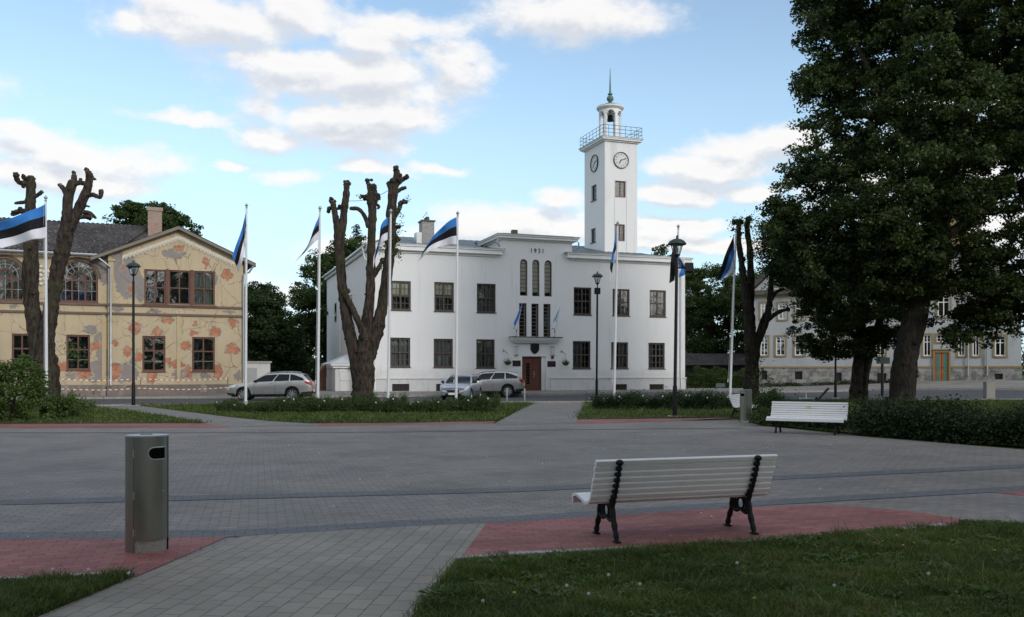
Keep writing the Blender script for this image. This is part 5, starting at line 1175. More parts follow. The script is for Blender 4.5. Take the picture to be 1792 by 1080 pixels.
# ------------------------------------------------------------------ lamps
def make_lamp(px, pyb, pyt, label, hs=1.0, speaker=None, box=False, lean=0.0):
    b = P(px, pyb); H = EYE+(HY-pyt)*b.y/F-b.z; e = empty('street_lamp', b, 0, label, 'street lamp', 'black lantern street lamps'); e.rotation_euler = (0, R(lean), 0)
    hz = H-.74*hs; m_ = MB(); m_.lathe([(.14,0),(.14,.05),(.085,.07),(.08,1.1),(.062,1.15),(.055,hz-.3),(.035,hz-.2),(.035,hz)], n=16); m_.build('post', M['black'], e, 40)
    q = MB(); q.box(-.22,.22,-.22,.22,-.1,.045); q.build('footing', M['concrete'], e)
    r = .27*hs; q = MB()
    q.lathe([(.03,hz-.04),(.07,hz),(.12*hs,hz+.02),(.12*hs,hz+.05),(0,hz+.05)], n=16); q.build('lantern_base', M['black'], e, 40); q = MB()
    q.lathe([(r*1.10,hz+.40*hs),(r*1.24,hz+.42*hs),(r*1.20,hz+.46*hs),(r*.95,hz+.54*hs),(r*.55,hz+.60*hs),(r*.22,hz+.62*hs),(.04,hz+.64*hs),(.035,hz+.68*hs),(.05,hz+.70*hs),(.0,hz+.75*hs)], n=24)
    hd = q.build('lantern_roof', M['lampgreen'], e, 40)
    q = MB()
    for k in range(4):
        a = math.pi/4+k*math.pi/2; q.tube([(.12*hs*math.cos(a),.12*hs*math.sin(a),hz+.04),(r*.95*math.cos(a),r*.95*math.sin(a),hz+.41*hs)], .013, 6)
    for rr, zz in ((.125*hs,hz+.06),(r*.95,hz+.40*hs)): q.tube([(rr*math.cos(t*math.pi/2+math.pi/4),rr*math.sin(t*math.pi/2+math.pi/4),zz) for t in range(5)], .013, 6)
    q.build('lantern_frame', M['black'], hd)
    q = MB(); c = [(math.cos(math.pi/4+k*math.pi/2), math.sin(math.pi/4+k*math.pi/2)) for k in range(4)]
    for k in range(4):
        a, d = c[k], c[(k+1)%4]; q.quad((a[0]*.118*hs,a[1]*.118*hs,hz+.06),(d[0]*.118*hs,d[1]*.118*hs,hz+.06),(d[0]*r*.93,d[1]*r*.93,hz+.40*hs),(a[0]*r*.93,a[1]*r*.93,hz+.40*hs))
    q.build('lantern_glass', M['lampglass'], hd); q = MB(); q.lathe([(.03,hz+.05),(.04,hz+.2*hs),(.06,hz+.26*hs),(.0,hz+.34*hs)], n=10); q.build('bulb', M['oldwhite'], hd, 50)
    if box: q = MB(); q.bbox((0,0,hz-.42),(.34,.26,.36)); q.build('loudspeaker', M['plastic'], e)
    if speaker: q = MB(); q.bbox((.44,-.02,hz-.42),(.27,.30,.36), bev=.05); q.tube([(0,0,hz-.42),(.3,0,hz-.42)], .03, 6); q.build('loudspeaker', M['plastic'], e)
    return e
M['lampgreen'] = plain('dark_green_enamel', (.016,.035,.030), .4, var=.2)
M['lampglass'] = glassmat('lantern_pane', (.93,.95,.95), .08, .1, .2)
make_lamp(233.5, 711, 455, 'black lantern lamp in front of the yellow house')
make_lamp(1044, 699, 475, 'black lantern lamp with a square speaker under its lantern', box=True, lean=.4)
make_lamp(1180.5, 729.5, 412, 'tallest black lantern lamp with a speaker on its right side', hs=1.02, speaker=True, lean=.8)
make_lamp(1462, 697, 490, 'black lamp post under the crown of the big tree', lean=.2)
# pole with a small dark notice box
b_ = P(1544, 692); e = empty('notice_post', b_, 0, 'black post carrying a small dark green notice box beside the big trunk', 'post')
q = MB(); q.lathe([(.09,0),(.09,2.1),(.06,2.15),(.05,3.0)], n=10); q.build('post', M['black'], e, 40); q = MB(); q.box(-.42,.42,-.14,-.09,2.0,2.4); q.build('notice_box', M['lampgreen'], e)
# ------------------------------------------------------------------ flagpoles and flags
def flagpole(px, pyb, pyt, px_t, label):
    b = P(px, pyb); H = EYE+(HY-pyt)*b.y/F-b.z; dx = (px_t-px)*b.y/F
    e = empty('flagpole', b, 0, label, 'flagpole', 'white flagpoles along the square'); lean = dx
    m_ = MB(); m_.tube([(0,0,0),(lean*.5,0,H*.5),(lean,0,H-.12)], [.064,.056,.04], 14); m_.build('pole', M['polewhite'], e, 50)
    m_ = MB(); m_.lathe([(.05,H-.12),(.06,H-.1),(.035,H-.08),(.03,H-.05),(.075,H-.0),(.07,H+.05),(.02,H+.10),(0,H+.13)], (lean,0), 14); m_.build('finial', M['zinc'], e, 50)
    m_ = MB(); m_.lathe([(.16,0),(.16,.025),(.10,.03),(.09,.28),(.0,.28)], n=14)
    for k in range(4): a = k*math.pi/2+.5; m_.lathe([(.02,.03),(.02,.09),(0,.1)], (.13*math.cos(a),.13*math.sin(a)), 8)
    m_.build('base_socket', M['polewhite'], e, 40)
    m_ = MB(); m_.tube([(-.085,-.03,1.15),(lean-.06,-.03,H-.25)], .006, 4); m_.bbox((-.09,-.02,1.2),(.04,.03,.16)); m_.build('halyard', M['plinth'], e)
    return e, b
def flag(pole, name_label, corners, folds, amp=.16, nu=40, nv=24, seed=0, curve=None, cols=('flagblue','flagblack','flagwhite'), group='national flags on the flagpoles', Y=None, cat='flag'):
    """corners in photo pixels: hoist top, hoist bottom, fly bottom, fly top; optional curve=(top mid, bottom mid)"""
    A, B, C, D = [np.array(c, float) for c in corners]; Y = Y if Y is not None else pole[1].y-.05
    tm = np.array(curve[0], float) if curve else (A+D)/2; bm_ = np.array(curve[1], float) if curve else (B+C)/2
    q2 = lambda p, m_, q, t: (1-t)**2*p+2*t*(1-t)*(2*m_-.5*p-.5*q)+t*t*q
    rg = random.Random(seed); ph = rg.random()*6; vs = []; k = F/Y
    for j in range(nv+1):
        for i in range(nu+1):
            s, t = i/nu, j/nv; top = q2(A, tm, D, s); bot = q2(B, bm_, C, s); p = top+(bot-top)*t
            ease = min(1, s*3)
            w = amp*ease*(math.sin(folds*s*6.28+ph+t*2.2)+.45*math.sin(folds*1.9*s*6.28+ph*2-t*3.1))
            p = p+np.array([ease*1.2*math.sin(folds*6.28*s+t*4+ph), ease*1.0*math.sin(folds*1.3*6.28*s+ph+1)])*(.03*k*amp/.16)
            v = V(p[0], p[1], Y+w*1.3); vs.append(v)
    fs = []; mi = []
    for j in range(nv):
        for i in range(nu): a = j*(nu+1)+i; fs.append((a,a+1,a+nu+2,a+nu+1)); mi.append(min(2, int(j*3/nv)))
    o = np_mesh('flag', vs, fs, [M[c] for c in cols], fm=mi, smooth_=True)
    c = V(A[0], A[1], Y); o.data.transform(__import__('mathutils').Matrix.Translation(-c)); o.location = c
    md = o.modifiers.new('cloth', 'SOLIDIFY'); md.thickness = .006
    return T(o, name_label, cat, group)
FP = {}
for key, a in {'a': (81.5,722,347,80,'leftmost white flagpole beside the lilac bush'), 'b': (430,711.5,360,431.5,'white flagpole at the nose of the silver estate car'), 'c': (556,718,365,560,'white flagpole left of the three stemmed pollard tree'),
               'd': (679,715,370,684,'white flagpole right of the three stemmed pollard tree'), 'e': (798,715,374,801,'white flagpole in front of the light blue car'), 'f': (1074.5,710,391,1081,'white flagpole left of the tallest lamp'),
               'g': (1182,711,397,1187,'white flagpole behind the tallest lamp'), 'h': (1277,709,402,1288,'rightmost white flagpole beside the ivy covered trunk')}.items(): FP[key] = flagpole(*a)
flag(FP['a'], 'large flag streaming left on the leftmost pole', [(79,357),(80,417),(2,436),(-30,395)], 1.1, .12, curve=((35,376),(45,423)), seed=1)
flag(FP['b'], 'limp flag on the pole by the silver estate car', [(430,374),(431,408),(417,475),(407,448)], .9, .10, curve=((419,412),(428,440)), seed=2)
flag(FP['c'], 'flag drooping left on the pole beside the pollard tree', [(559,377),(557,418),(516,460),(546,425)], .9, .10, curve=((551,398),(537,437)), seed=3)
flag(FP['d'], 'twisted flag hanging in front of the pollard tree', [(679,380),(678,420),(653,470),(664,434)], 1.2, .13, curve=((667,398),(660,436)), seed=4)
flag(FP['e'], 'flag flying down to the left in front of the hall roof', [(799,380),(799,429),(730,457),(744,436)], 1.1, .13, curve=((768,402),(765,434)), seed=5)
flag(FP['f'], 'limp flag on the pole left of the tallest lamp', [(1079,404),(1078,452),(1068,497),(1075,440)], 1.2, .09, curve=((1072,440),(1067,478)), seed=6)
flag(FP['g'], 'flag hanging behind the tallest lamp', [(1187,410),(1186,455),(1199,482),(1170,497)], 1.0, .15, curve=((1176,448),(1198,468)), seed=7, cols=('flagblack','flagwhite','flagblue'))
flag(FP['h'], 'flag drooping left beside the ivy covered trunk', [(1284,412),(1286,458),(1272,486),(1254,492)], 1.0, .10, curve=((1270,446),(1283,474)), seed=8, cols=('flagblack','flagblue','flagwhite'))
# small flags on brackets over the canopy
def small_flag(pxb, pyb, pxt, pyt, cor, lab, cols, seed):
    off = -.62; lx, lz = WF.L(pxb, pyb, off); p = WF.o+WF.u*lx+WF.n*off; tx, tz = WF.L(pxt, pyt, off-.5); t = WF.o+WF.u*tx+WF.n*(off-.5)
    e = empty('flag_staff', (p.x, p.y, lz), 0, lab.replace('small flag', 'short slanted staff of the flag'), 'flag staff'); m_ = MB(); m_.tube([(0,0,0),(t.x-p.x, t.y-p.y, tz-lz)], [.022,.014], 8); m_.build('staff', M['plinth'], e)
    m_ = MB(); m_.tube([(-.18,.1,.55),(-.02,.0,.55),(.04,.0,.05),(-.08,.1,-.02)], .025, 6); m_.build('bracket', M['black'], e)
    f = flag(None, lab, cor, 1.0, .05, nu=20, nv=15, seed=seed, cols=cols, group='small flags over the entrance', Y=(p.y+t.y)/2-.05)
small_flag(903.5, 588, 913.5, 531, [(913,533),(911,548),(903,577),(899,566)], 'small flag dark blue over white left of the tall windows', ('flagblue','flagblue','flagwhite'), 11)
small_flag(970.5, 589, 980, 536, [(979,540),(977,556),(970,575),(968,562)], 'small flag pale blue and white right of the tall windows', ('flagsky','flagwhite','flagwhite'), 12)
# ------------------------------------------------------------------ cars
def make_car(label, S, paint, loc, rz):
    """S: dict of profile tables; local x from nose (0) to tail (L), y across, z up"""
    L, Wd, H = S['L'], S['W'], S['H']; bx = [p[0] for p in S['belt']]; bz = [p[1] for p in S['belt']]
    e = empty('parked_car', (loc[0], loc[1], loc[2]), rz, label, 'car', 'cars parked by the town hall')
    Rw = S['wheel']; ar = Rw+.055; ax = S['axles']; sill = S['sill']
    zt = lambda x: float(np.interp(x, bx, bz))
    def zb(x):
        z = float(np.interp(x, [0,.08,.5,L-.5,L-.06,L], [sill+.10,sill,sill-.04,sill-.02,sill+.06,sill+.14]))
        for a in ax:
            if abs(x-a) < ar: z = max(z, Rw+math.sqrt(ar*ar-(x-a)**2))
        return min(z, zt(x)-.05)
    def hw(x):
        w = Wd/2
        if x < .75: w *= 1-.30*((.75-x)/.75)**2.4
        if x > L-.6: w *= 1-.17*((x-L+.6)/.6)**2.2
        return w
    def sect(s): return 1-.045*(1-s)**2-.085*max(0, s-.55)**1.6*1.6     # tumblehome of the flank
    def flank(x, s, sg, off=0.0): b, t = zb(x), zt(x); z = b+(t-b)*s; return (x, sg*(hw(x)*sect((z-sill)/max(.1,t-sill))+off), z)
    xs = sorted(set(list(np.round(np.concatenate([np.linspace(0,.3,9), np.linspace(.3,L-.3,70), np.linspace(L-.3,L,8)]), 4)) + [round(a+d,4) for a in ax for d in (-ar,-ar+.005,-ar+.03,ar-.03,ar-.005,ar)]))
    rows = 9; vs = []; m_ = MB(); ring = []
    for x in xs:
        r = []
        for j in range(rows+1): r.append(flank(x, j/rows, -1))
        wt = r[-1][1]; z = r[-1][2]; cr = .035
        for t in (.8,.45,0,-.45,-.8): r.append((x, wt*t, z+cr*(1-t*t)*1.0+.012))
        for j in range(rows,-1,-1): r.append(flank(x, j/rows, 1))
        ring.append(r)
    n = len(ring[0]); vs = [v for r in ring for v in r]; fs = []; mi = []
    clad = S.get('clad')
    for i in range(len(xs)-1):
        for j in range(n-1):
            fs.append((i*n+j, i*n+j+1, (i+1)*n+j+1, (i+1)*n+j)); j2 = min(j, n-2-j); mx = (xs[i]+xs[i+1])/2
            low = j2 == 0 or (clad and j2 <= 1 and (abs(mx-ax[0]) < ar+.04 or abs(mx-ax[1]) < ar+.04 or mx < .5 or mx > L-.6))
            mi.append(1 if low else 0)
    fs.append(tuple(range(n))); mi.append(0); fs.append(tuple((len(xs)-1)*n+j for j in range(n-1,-1,-1))); mi.append(0)
    m_._add(vs, fs); m_.mi = mi; body = m_.build('body', [paint, M['plastic']], e, 38)
    # cabin
    wb0, wb1 = S['ws']; r0, r1, tb = S['roof0'], S['roof1'], S['tail']; nS, nV = 26, 8
    roofz = lambda x: float(np.interp(x, [p[0] for p in S['roofz']], [p[1] for p in S['roofz']]))
    def side(s, v, sg, off=0.0):
        xb = wb0+(tb-wb0)*s; zbv = zt(xb)-.02; xr = r0+(r1-r0)*s; zr = roofz(xr)-.035
        c = 1-(1-v)**1.25 if False else v; x = xb+(xr-xb)*(v**(1.12)); z = zbv+(zr-zbv)*v
        y = (hw(xb)*.925)*(1-v)+(Wd/2*.735)*v+.028*math.sin(math.pi*v)+off
        return (x, sg*y, z)
    m_ = MB(); G = []
    for i in range(nS+1):
        s = i/nS; r = [side(s, j/nV, -1) for j in range(nV+1)]; e1 = r[-1]
        for t in (.9,.6,.3,0,-.3,-.6,-.9): r.append((e1[0]+(.0), e1[1]*t, e1[2]+.035*(1-abs(t)**2.4)+.004))
        r += [side(s, j/nV, 1) for j in range(nV,-1,-1)]; G.append(r)
    n = len(G[0]); m_._add([v for r in G for v in r], [(i*n+j, i*n+j+1, (i+1)*n+j+1, (i+1)*n+j) for i in range(nS) for j in range(n-1)]); 
    def screen(s, uu, vv, off):                # front (s=0) and rear (s=1) glass surface between the flanks
        a = side(s, vv, -1); b_ = side(s, vv, 1); y = a[1]+(b_[1]-a[1])*uu; bow = (.10 if s == 0 else .06)*(1-(2*uu-1)**2)*(1 if s == 0 else -1)*(1-.35*vv)
        return (a[0]-bow+(-off if s == 0 else off), y, a[2]+off*.5)
    for s in (0, 1):
        K, J = 12, 8
        for i in range(K):
            for j in range(J): m_.quad(screen(s,i/K,j/J,0),screen(s,(i+1)/K,j/J,0),screen(s,(i+1)/K,(j+1)/J,0),screen(s,i/K,(j+1)/J,0))
    cab = m_.build('cabin', paint, e, 35)
    def patch(name, fn, par, mat_, K=10, J=5):
        q = MB()
        for i in range(K):
            for j in range(J): q.quad(fn(i/K,j/J),fn((i+1)/K,j/J),fn((i+1)/K,(j+1)/J),fn(i/K,(j+1)/J))
        return q.build(name, mat_, par, 60)
    patch('windscreen', lambda u, v: screen(0, .055+.89*u, .10+.83*v, .008), e, M['carglass'])
    patch('rear_window', lambda u, v: screen(1, .09+.82*u, .25+.66*v, .008), e, M['carglass'])
    for sg in (-1, 1):
        for s0, s1, k in S['win']:
            def f(u, v, s0=s0, s1=s1, k=k):
                v2 = .06+.80*v; s = s0+(s1-s0)*u
                if k == 'front': s = max(s, .045+.01*v)
                if k == 'rear': v2 = .06+.80*v*(1-.55*u**2.2)
                return side(s, v2, sg, .006)
            patch('side_window', f, e, M['carglass'])
        # mirror, handles, door seams
        mx, my, mz = side(.10, .06, sg, .03); q = MB(); q.bbox((mx+.02, my+sg*.10, mz+.05), (.12,.19,.13), bev=.03); q.bbox((mx+.03, my+sg*.01, mz+.0), (.05,.08,.04)); q.build('wing_mirror', [M['plastic']], e, 40)
        for hx in S['handles']:
            p = flank(hx, .86, sg, .018); q = MB(); q.bbox(p, (.20,.025,.028), bev=.006); q.build('door_handle', paint, e, 40)
        q = MB()
        for dx in S['seams']:
            P0 = [flank(dx+.05*math.sin(t*1.5), t, sg, .003) for t in np.linspace(.02,.98,10)]
            for a, b_ in zip(P0[:-1], P0[1:]): q.quad((a[0]-.006,a[1],a[2]),(a[0]+.006,a[1],a[2]),(b_[0]+.006,b_[1],b_[2]),(b_[0]-.006,b_[1],b_[2]))
        q.build('door_seam', M['plastic'], e)
        patch('headlight', lambda u, v: (lambda x: (x, sg*(hw(x)*sect((zt(x)-.05-sill)/(zt(x)-sill))+.006), 0))(0)[:0] or (lambda x, z: (x, sg*(hw(x)*sect((z-sill)/max(.1,zt(x)-sill))+.008), z))(.03+S['hl'][0]*u, zt(.03+S['hl'][0]*u)-S['hl'][1]*(1-v)*(1-.45*u)-.02), e, M['lamp_clear'], 10, 4)
        q = MB(); yh = hw(0)*.98; zf = zt(.0)
        x_ = -.012; q.prism([(sg*yh*1.0, zf-.22), (sg*yh*.52, zf-.24), (sg*yh*.60, zf-.13), (sg*yh*1.0, zf-.06)], x_, .02, 'x'); q.build('headlight', M['lamp_clear'], e, 40); q = MB(); q.prism([(sg*yh*1.0, zf-.245), (sg*yh*.50, zf-.265), (sg*yh*.57, zf-.115), (sg*yh*1.0, zf-.045)], -.006, .01, 'x'); q.build('headlight_surround', M['plastic'], e)
        patch('tail_light', lambda u, v: (lambda x, z: (x, sg*(hw(x)*sect((z-sill)/max(.1,zt(x)-sill))+.008), z))(L-.40+.40*u, zt(L-.40)-.05-.05*u-.22*(1-v)*(.30+.70*u)), e, M['red_lens'], 10, 4)
        q = MB(); yt = hw(L); q.prism([(sg*yt*.98,zt(L)-.23),(sg*yt*.60,zt(L)-.20),(sg*yt*.62,zt(L)-.06),(sg*yt*.98,zt(L)-.03)], L-.01, L+.012, 'x'); q.build('tail_light', M['red_lens'], e, 40)
        q = MB(); q.tube([(r0+.12, sg*Wd*.345, roofz(r0+.12)+.0), (r0+.2, sg*Wd*.345, roofz(r0+.2)+.05), (r0+1.2, sg*Wd*.345, roofz(r0+1.2)+.055), (r1-.35, sg*Wd*.345, roofz(r1-.35)+.05), (r1-.25, sg*Wd*.345, roofz(r1-.25)-.0)], .018, 8); q.build('roof_rail', M['zinc'], e, 40)
    zf = zt(0); q = MB(); yg = hw(0)*.55; q.prism([(-yg,zf-.09),(-yg*.86,zf-.245),(yg*.86,zf-.245),(yg,zf-.09)], -.018, .02, 'x'); gr = q.build('grille', M['plastic'], e)
    q = MB(); q.tube([(-.02,-yg,zf-.10),(-.02,-yg*.9,zf-.235),(-.02,yg*.9,zf-.235),(-.02,yg,zf-.10),(-.02,-yg,zf-.10)], .009, 6); q.ball((-.02,0,zf-.085), .035, 10); q.build('grille_trim', M['alloy'], gr, 40)
    q = MB(); q.box(-.016,.02,-hw(0)*.72,hw(0)*.72,sill+.10,sill+.20); q.build('bumper_intake', M['plastic'], e)
    q = MB(); q.box(-.035,-.019,-.26,.26,zf-.37,zf-.26); np_ = q.build('number_plate', M['whitetrim'], e); q = MB(); q.box(-.038,-.036,-.26,-.215,zf-.368,zf-.262); q.build('plate_band', M['flagblue'], np_)
    q = MB(); q.box(L+.013,L+.024,-.26,.26,zt(L)-.36,zt(L)-.25); q.build('number_plate', M['whitetrim'], e)
    q = MB(); q.box(L-.03,L+.014,-hw(L)*.9,hw(L)*.9,sill+.06,sill+.26); q.build('rear_bumper', M['plastic'], e)
    q = MB(); xq = r1; q._add([side(1,1,-1),side(1,1,1),(xq+.22,Wd*.30,roofz(xq)-.03),(xq+.22,-Wd*.30,roofz(xq)-.03),(xq-.05,-Wd*.33,roofz(xq)+.012),(xq-.05,Wd*.33,roofz(xq)+.012)], [(0,1,2,3),(4,3,2,5),(0,3,4),(1,5,2)]); q.build('roof_spoiler', paint, e)
    # wheel wells and underside
    q = MB(); q.box(.25, L-.2, -Wd*.36, Wd*.36, .20, zt(L/2)-.25); q.build('underbody', M['dark'], e)
    for a in ax:
        for sg in (-1, 1):
            yo = sg*(Wd/2-.035); wv = MB(); w = .21
            prof = [(Rw*.70,0),(Rw*.94,0),(Rw,.03),(Rw,w-.03),(Rw*.94,w),(Rw*.70,w)]
            def lx(prof, n=32, m_=None):
                m_ = m_ or MB(); b0 = len(m_.v); V_ = []; F_ = []
                for r_, d in prof: V_ += [(a+r_*math.cos(2*math.pi*j/n), yo-sg*d, Rw+r_*math.sin(2*math.pi*j/n)) for j in range(n)]
                for i in range(len(prof)-1): F_ += [(i*n+j, i*n+(j+1)%n, (i+1)*n+(j+1)%n, (i+1)*n+j) for j in range(n)]
                m_._add(V_, F_); return m_
            ty = lx(prof).build('wheel', M['rubber'], e, 40)
            q = lx([(Rw*.73,.004),(Rw*.77,-.002),(Rw*.71,.035),(Rw*.69,.12)]); ns = S['spokes']
            for k in range(ns):
                t = 2*math.pi*k/ns+.2
                for dt in ((-.085,.085) if ns == 5 else (0,)):
                    t1 = t+dt; c_, s_ = math.cos(t1), math.sin(t1); nx_, nz_ = -s_, c_; wi, wo = .030, .024 if ns == 5 else .034
                    pts = [(a+c_*.05-nx_*wi, Rw+s_*.05-nz_*wi),(a+c_*.05+nx_*wi, Rw+s_*.05+nz_*wi),(a+c_*Rw*.73+nx_*wo, Rw+s_*Rw*.73+nz_*wo),(a+c_*Rw*.73-nx_*wo, Rw+s_*Rw*.73-nz_*wo)]
                    q.prism(pts, yo-sg*.012, yo-sg*.045)
            q.prism([(a+.065*math.cos(t*.524), Rw+.065*math.sin(t*.524)) for t in range(12)], yo-sg*.006, yo-sg*.05); q.build('rim', M['alloy'], ty, 40)
            q = lx([(0.001,.10),(Rw*.70,.10)], 24); q.build('brake_disc', M['dark'], ty)
    return e
OB = dict(L=4.82, W=1.84, H=1.605, wheel=.345, axles=(.97,3.715), sill=.30, clad=True, spokes=10,
  belt=[(0,.74),(.06,.79),(.25,.86),(.6,.94),(1.2,1.01),(1.45,1.04),(2.5,1.08),(3.9,1.135),(4.45,1.14),(4.68,1.08),(4.78,.98),(4.82,.84)],
  ws=(1.28,0), roof0=2.12, roof1=4.28, tail=4.66, roofz=[(2.1,1.50),(2.4,1.555),(3.0,1.60),(3.7,1.59),(4.28,1.53)],
  win=[(.035,.385,'front'),(.405,.665,'mid'),(.685,.93,'rear')], handles=(2.55,3.5), seams=(1.55,2.72,3.62), hl=(.52,.16))
SK = dict(L=4.66, W=1.81, H=1.48, wheel=.318, axles=(.90,3.58), sill=.20, clad=False, spokes=5,
  belt=[(0,.70),(.05,.76),(.2,.83),(.6,.90),(1.15,.96),(1.4,.985),(2.5,1.01),(3.8,1.05),(4.4,1.06),(4.58,1.0),(4.66,.80)],
  ws=(1.20,0), roof0=2.0, roof1=4.2, tail=4.50, roofz=[(2.0,1.40),(2.3,1.435),(2.9,1.465),(3.6,1.455),(4.2,1.41)],
  win=[(.035,.40,'front'),(.42,.68,'mid'),(.70,.93,'rear')], handles=(2.45,3.4), seams=(1.5,2.65,3.5), hl=(.50,.17))
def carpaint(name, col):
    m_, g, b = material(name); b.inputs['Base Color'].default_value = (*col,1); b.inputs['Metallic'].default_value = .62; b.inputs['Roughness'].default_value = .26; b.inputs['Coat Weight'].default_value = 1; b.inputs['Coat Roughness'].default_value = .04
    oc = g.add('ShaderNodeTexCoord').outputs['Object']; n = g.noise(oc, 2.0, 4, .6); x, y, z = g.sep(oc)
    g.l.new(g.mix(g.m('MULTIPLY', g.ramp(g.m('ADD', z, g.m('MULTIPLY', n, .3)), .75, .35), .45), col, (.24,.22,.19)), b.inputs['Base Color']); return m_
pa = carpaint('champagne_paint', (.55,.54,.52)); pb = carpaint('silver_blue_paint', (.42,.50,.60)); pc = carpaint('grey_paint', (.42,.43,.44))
def carat(px, Y, off, rz, S): # place so that the car's middle stands on the ray
    c = V(px, HY, Y); d = Vector((math.cos(rz), math.sin(rz), 0))*S['L']/2; return (c.x-d.x, c.y-d.y, gz(c.x, c.y)-.012)
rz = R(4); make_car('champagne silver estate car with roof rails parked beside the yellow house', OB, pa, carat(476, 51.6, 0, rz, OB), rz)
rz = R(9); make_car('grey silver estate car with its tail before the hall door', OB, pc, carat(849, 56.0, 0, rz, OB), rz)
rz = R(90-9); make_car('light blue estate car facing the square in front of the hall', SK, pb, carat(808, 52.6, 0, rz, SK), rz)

# ------------------------------------------------------------------ pollarded trees
def stem(m_, pts, Y, tip=True, seed=0, n=12, dy=0.0, cut=None):
    """pts (px,py,radius px [,depth shift m])"""
    k = Y/F; q = [(*V(p[0], p[1], Y+(p[3] if len(p) > 3 else 0))[:], p[2]*k, 0.0) for p in pts]; s = spline(q, 7)
    path = [Vector((a[0], a[1]+a[4]+dy, a[2])) for a in s]; rg = random.Random(seed)
    rad = [max(.02, a[3])*(1+rg.uniform(-.07,.09)+(.10 if rg.random() < .10 else 0)) for a in s]
    if tip: rad[-1] *= .75
    m_.tube(path, rad, n, True, .13, seed)
    L_ = sum((b-a).length for a, b in zip(path[:-1], path[1:]))
    for _ in range(int(L_*2.2)):                                # burls and cut stubs on the bark
        i = rg.randrange(1, len(path)-1); a = rg.uniform(0, 6.28); r = rad[i]; c = path[i]+Vector((math.cos(a)*r*.9, math.sin(a)*r*.9, 0)); m_.ball(c, r*rg.uniform(.12,.30)+.015, 8, rg.uniform(.7,1.3))
    if cut is not None:
        d = (path[-1]-path[-2]).normalized(); cut.tube([path[-1]-d*.01, path[-1]+d*.012], rad[-1]*.92, 10)
def knob(m_, px, py, r, Y, seed=0, n=5):
    rg = random.Random(seed)
    for _ in range(n): c = V(px+rg.uniform(-.7,.7)*r, py+rg.uniform(-.7,.7)*r, Y+rg.uniform(-.5,.5)*r*Y/F); m_.ball(c, r*Y/F*rg.uniform(.45,.8), 8, rg.uniform(.8,1.2))
def sprigs(spots, Y, mat_, parent, seed, per=45, size=.11, spread=.28):
    rg = np.random.default_rng(seed); C_ = []
    for px, py, r in spots: c = V(px, py, Y); C_.append(rg.normal(0, 1, (int(per*r), 3))*np.array([1,1,1])*spread*r/2+np.array(c)+[0,-.15,0])
    return leafmesh('foliage', np.concatenate(C_), size, mat_, rg, parent)
def pollard(label, Y, limbs, knobs, spots=(), mat_='bark', base=None):
    c = V(base[0], HY, Y); e = empty('pollarded_tree', (c.x, Y, gz(c.x, Y)), 0, label, 'tree', 'pollarded lindens along the street'); m_ = MB(); cu = MB(); off = -Vector(e.location)
    for i, l in enumerate(limbs): stem(m_, l, Y, True, i*7+int(Y), 14 if l[0][2] > 6 else 9, cut=cu)
    for i, (a, b_, r) in enumerate(knobs): knob(m_, a, b_, r, Y, i+3)
    m_.v = [tuple(Vector(v)+off) for v in m_.v]; cu.v = [tuple(Vector(v)+off) for v in cu.v]
    t = m_.build('trunk', M[mat_], e, 70); cu.build('cut_face', M['cutwood'], t)
    if spots: f = sprigs(spots, Y, M['leaf_bush'], e, int(Y*3)); f.location = off
    return e
pollard('pollarded two stemmed linden behind the leftmost flagpole', 39.0, [
  [(79,715,27),(77,680,23),(74,640,20),(63,585,13.5),(56,530,13,.3),(53,475,13,.4),(54,429,12,.4),(53,375,8.5,.4),(53.7,336,8,.4),(53.7,308,7,.4)],
  [(80,715,26),(81,650,19,-.2),(80,613,15,-.3),(85,572,12.5,-.4),(90,530,11.5,-.4),(98,488,11.5,-.4),(104,457,12,-.4),(111,431,12,-.4),(117,405,12,-.4),(117,383,9.5,-.4),(120,345,8.5,-.4),(128,316,7.5,-.4)],
  [(117,410,9,-.4),(130,383,8.5,-.4),(144,351,7.5,-.4),(155.5,323,6.5,-.4),(156,307,6,-.4),(152,299,4,-.4)],
  [(50,322,6,.4),(44,321,5,.4),(33,319,4.5,.4),(28,309,4.5,.4)],[(47,322,4,.4),(42,308,3.5,.4)],[(58,344,5,.4),(66,341,3.5,.4),(75,335,3.5,.4)],[(50,352,5,.4),(42,354,3.5,.4),(26,356,2.6,.4)],[(46,370,5,.4),(33,370,4.5,.4),(20,376,3.5,.4)],
  [(119,345,5,-.4),(113,333,4.5,-.4),(106,325,4.2,-.4)],[(130,322,5,-.4),(139,320,4,-.4),(150,322,4.5,-.4)],[(129,318,5,-.4),(130,306,4.5,-.4)],[(140,320,3,-.4),(141.5,312,2.8,-.4)],
  [(150,341,5,-.4),(163,341,3.8,-.4),(175,345,3.5,-.4),(178.5,333,3.4,-.4)],[(145,371,4,-.4),(157,373,3.2,-.4),(168,382,2.5,-.4)],[(140,380,4,-.4),(155,379,3,-.4),(161,380,3.5,-.4)],[(150,360,2,-.4),(157,362,1.5,-.4)],[(158,312,3,-.4),(168,314,2,-.4)]],
  [(28,307,5),(42,309,5),(40,324,5),(34,368,6),(26,374,5),(130,305,5),(153,298,5),(158,308,6),(178,336,4.5),(104,325,4),(155,380,5),(150,377,5),(115,386,6)],
  [(126,610,1.6),(131,618,1.6),(137,622,1.3)], base=(79,0))
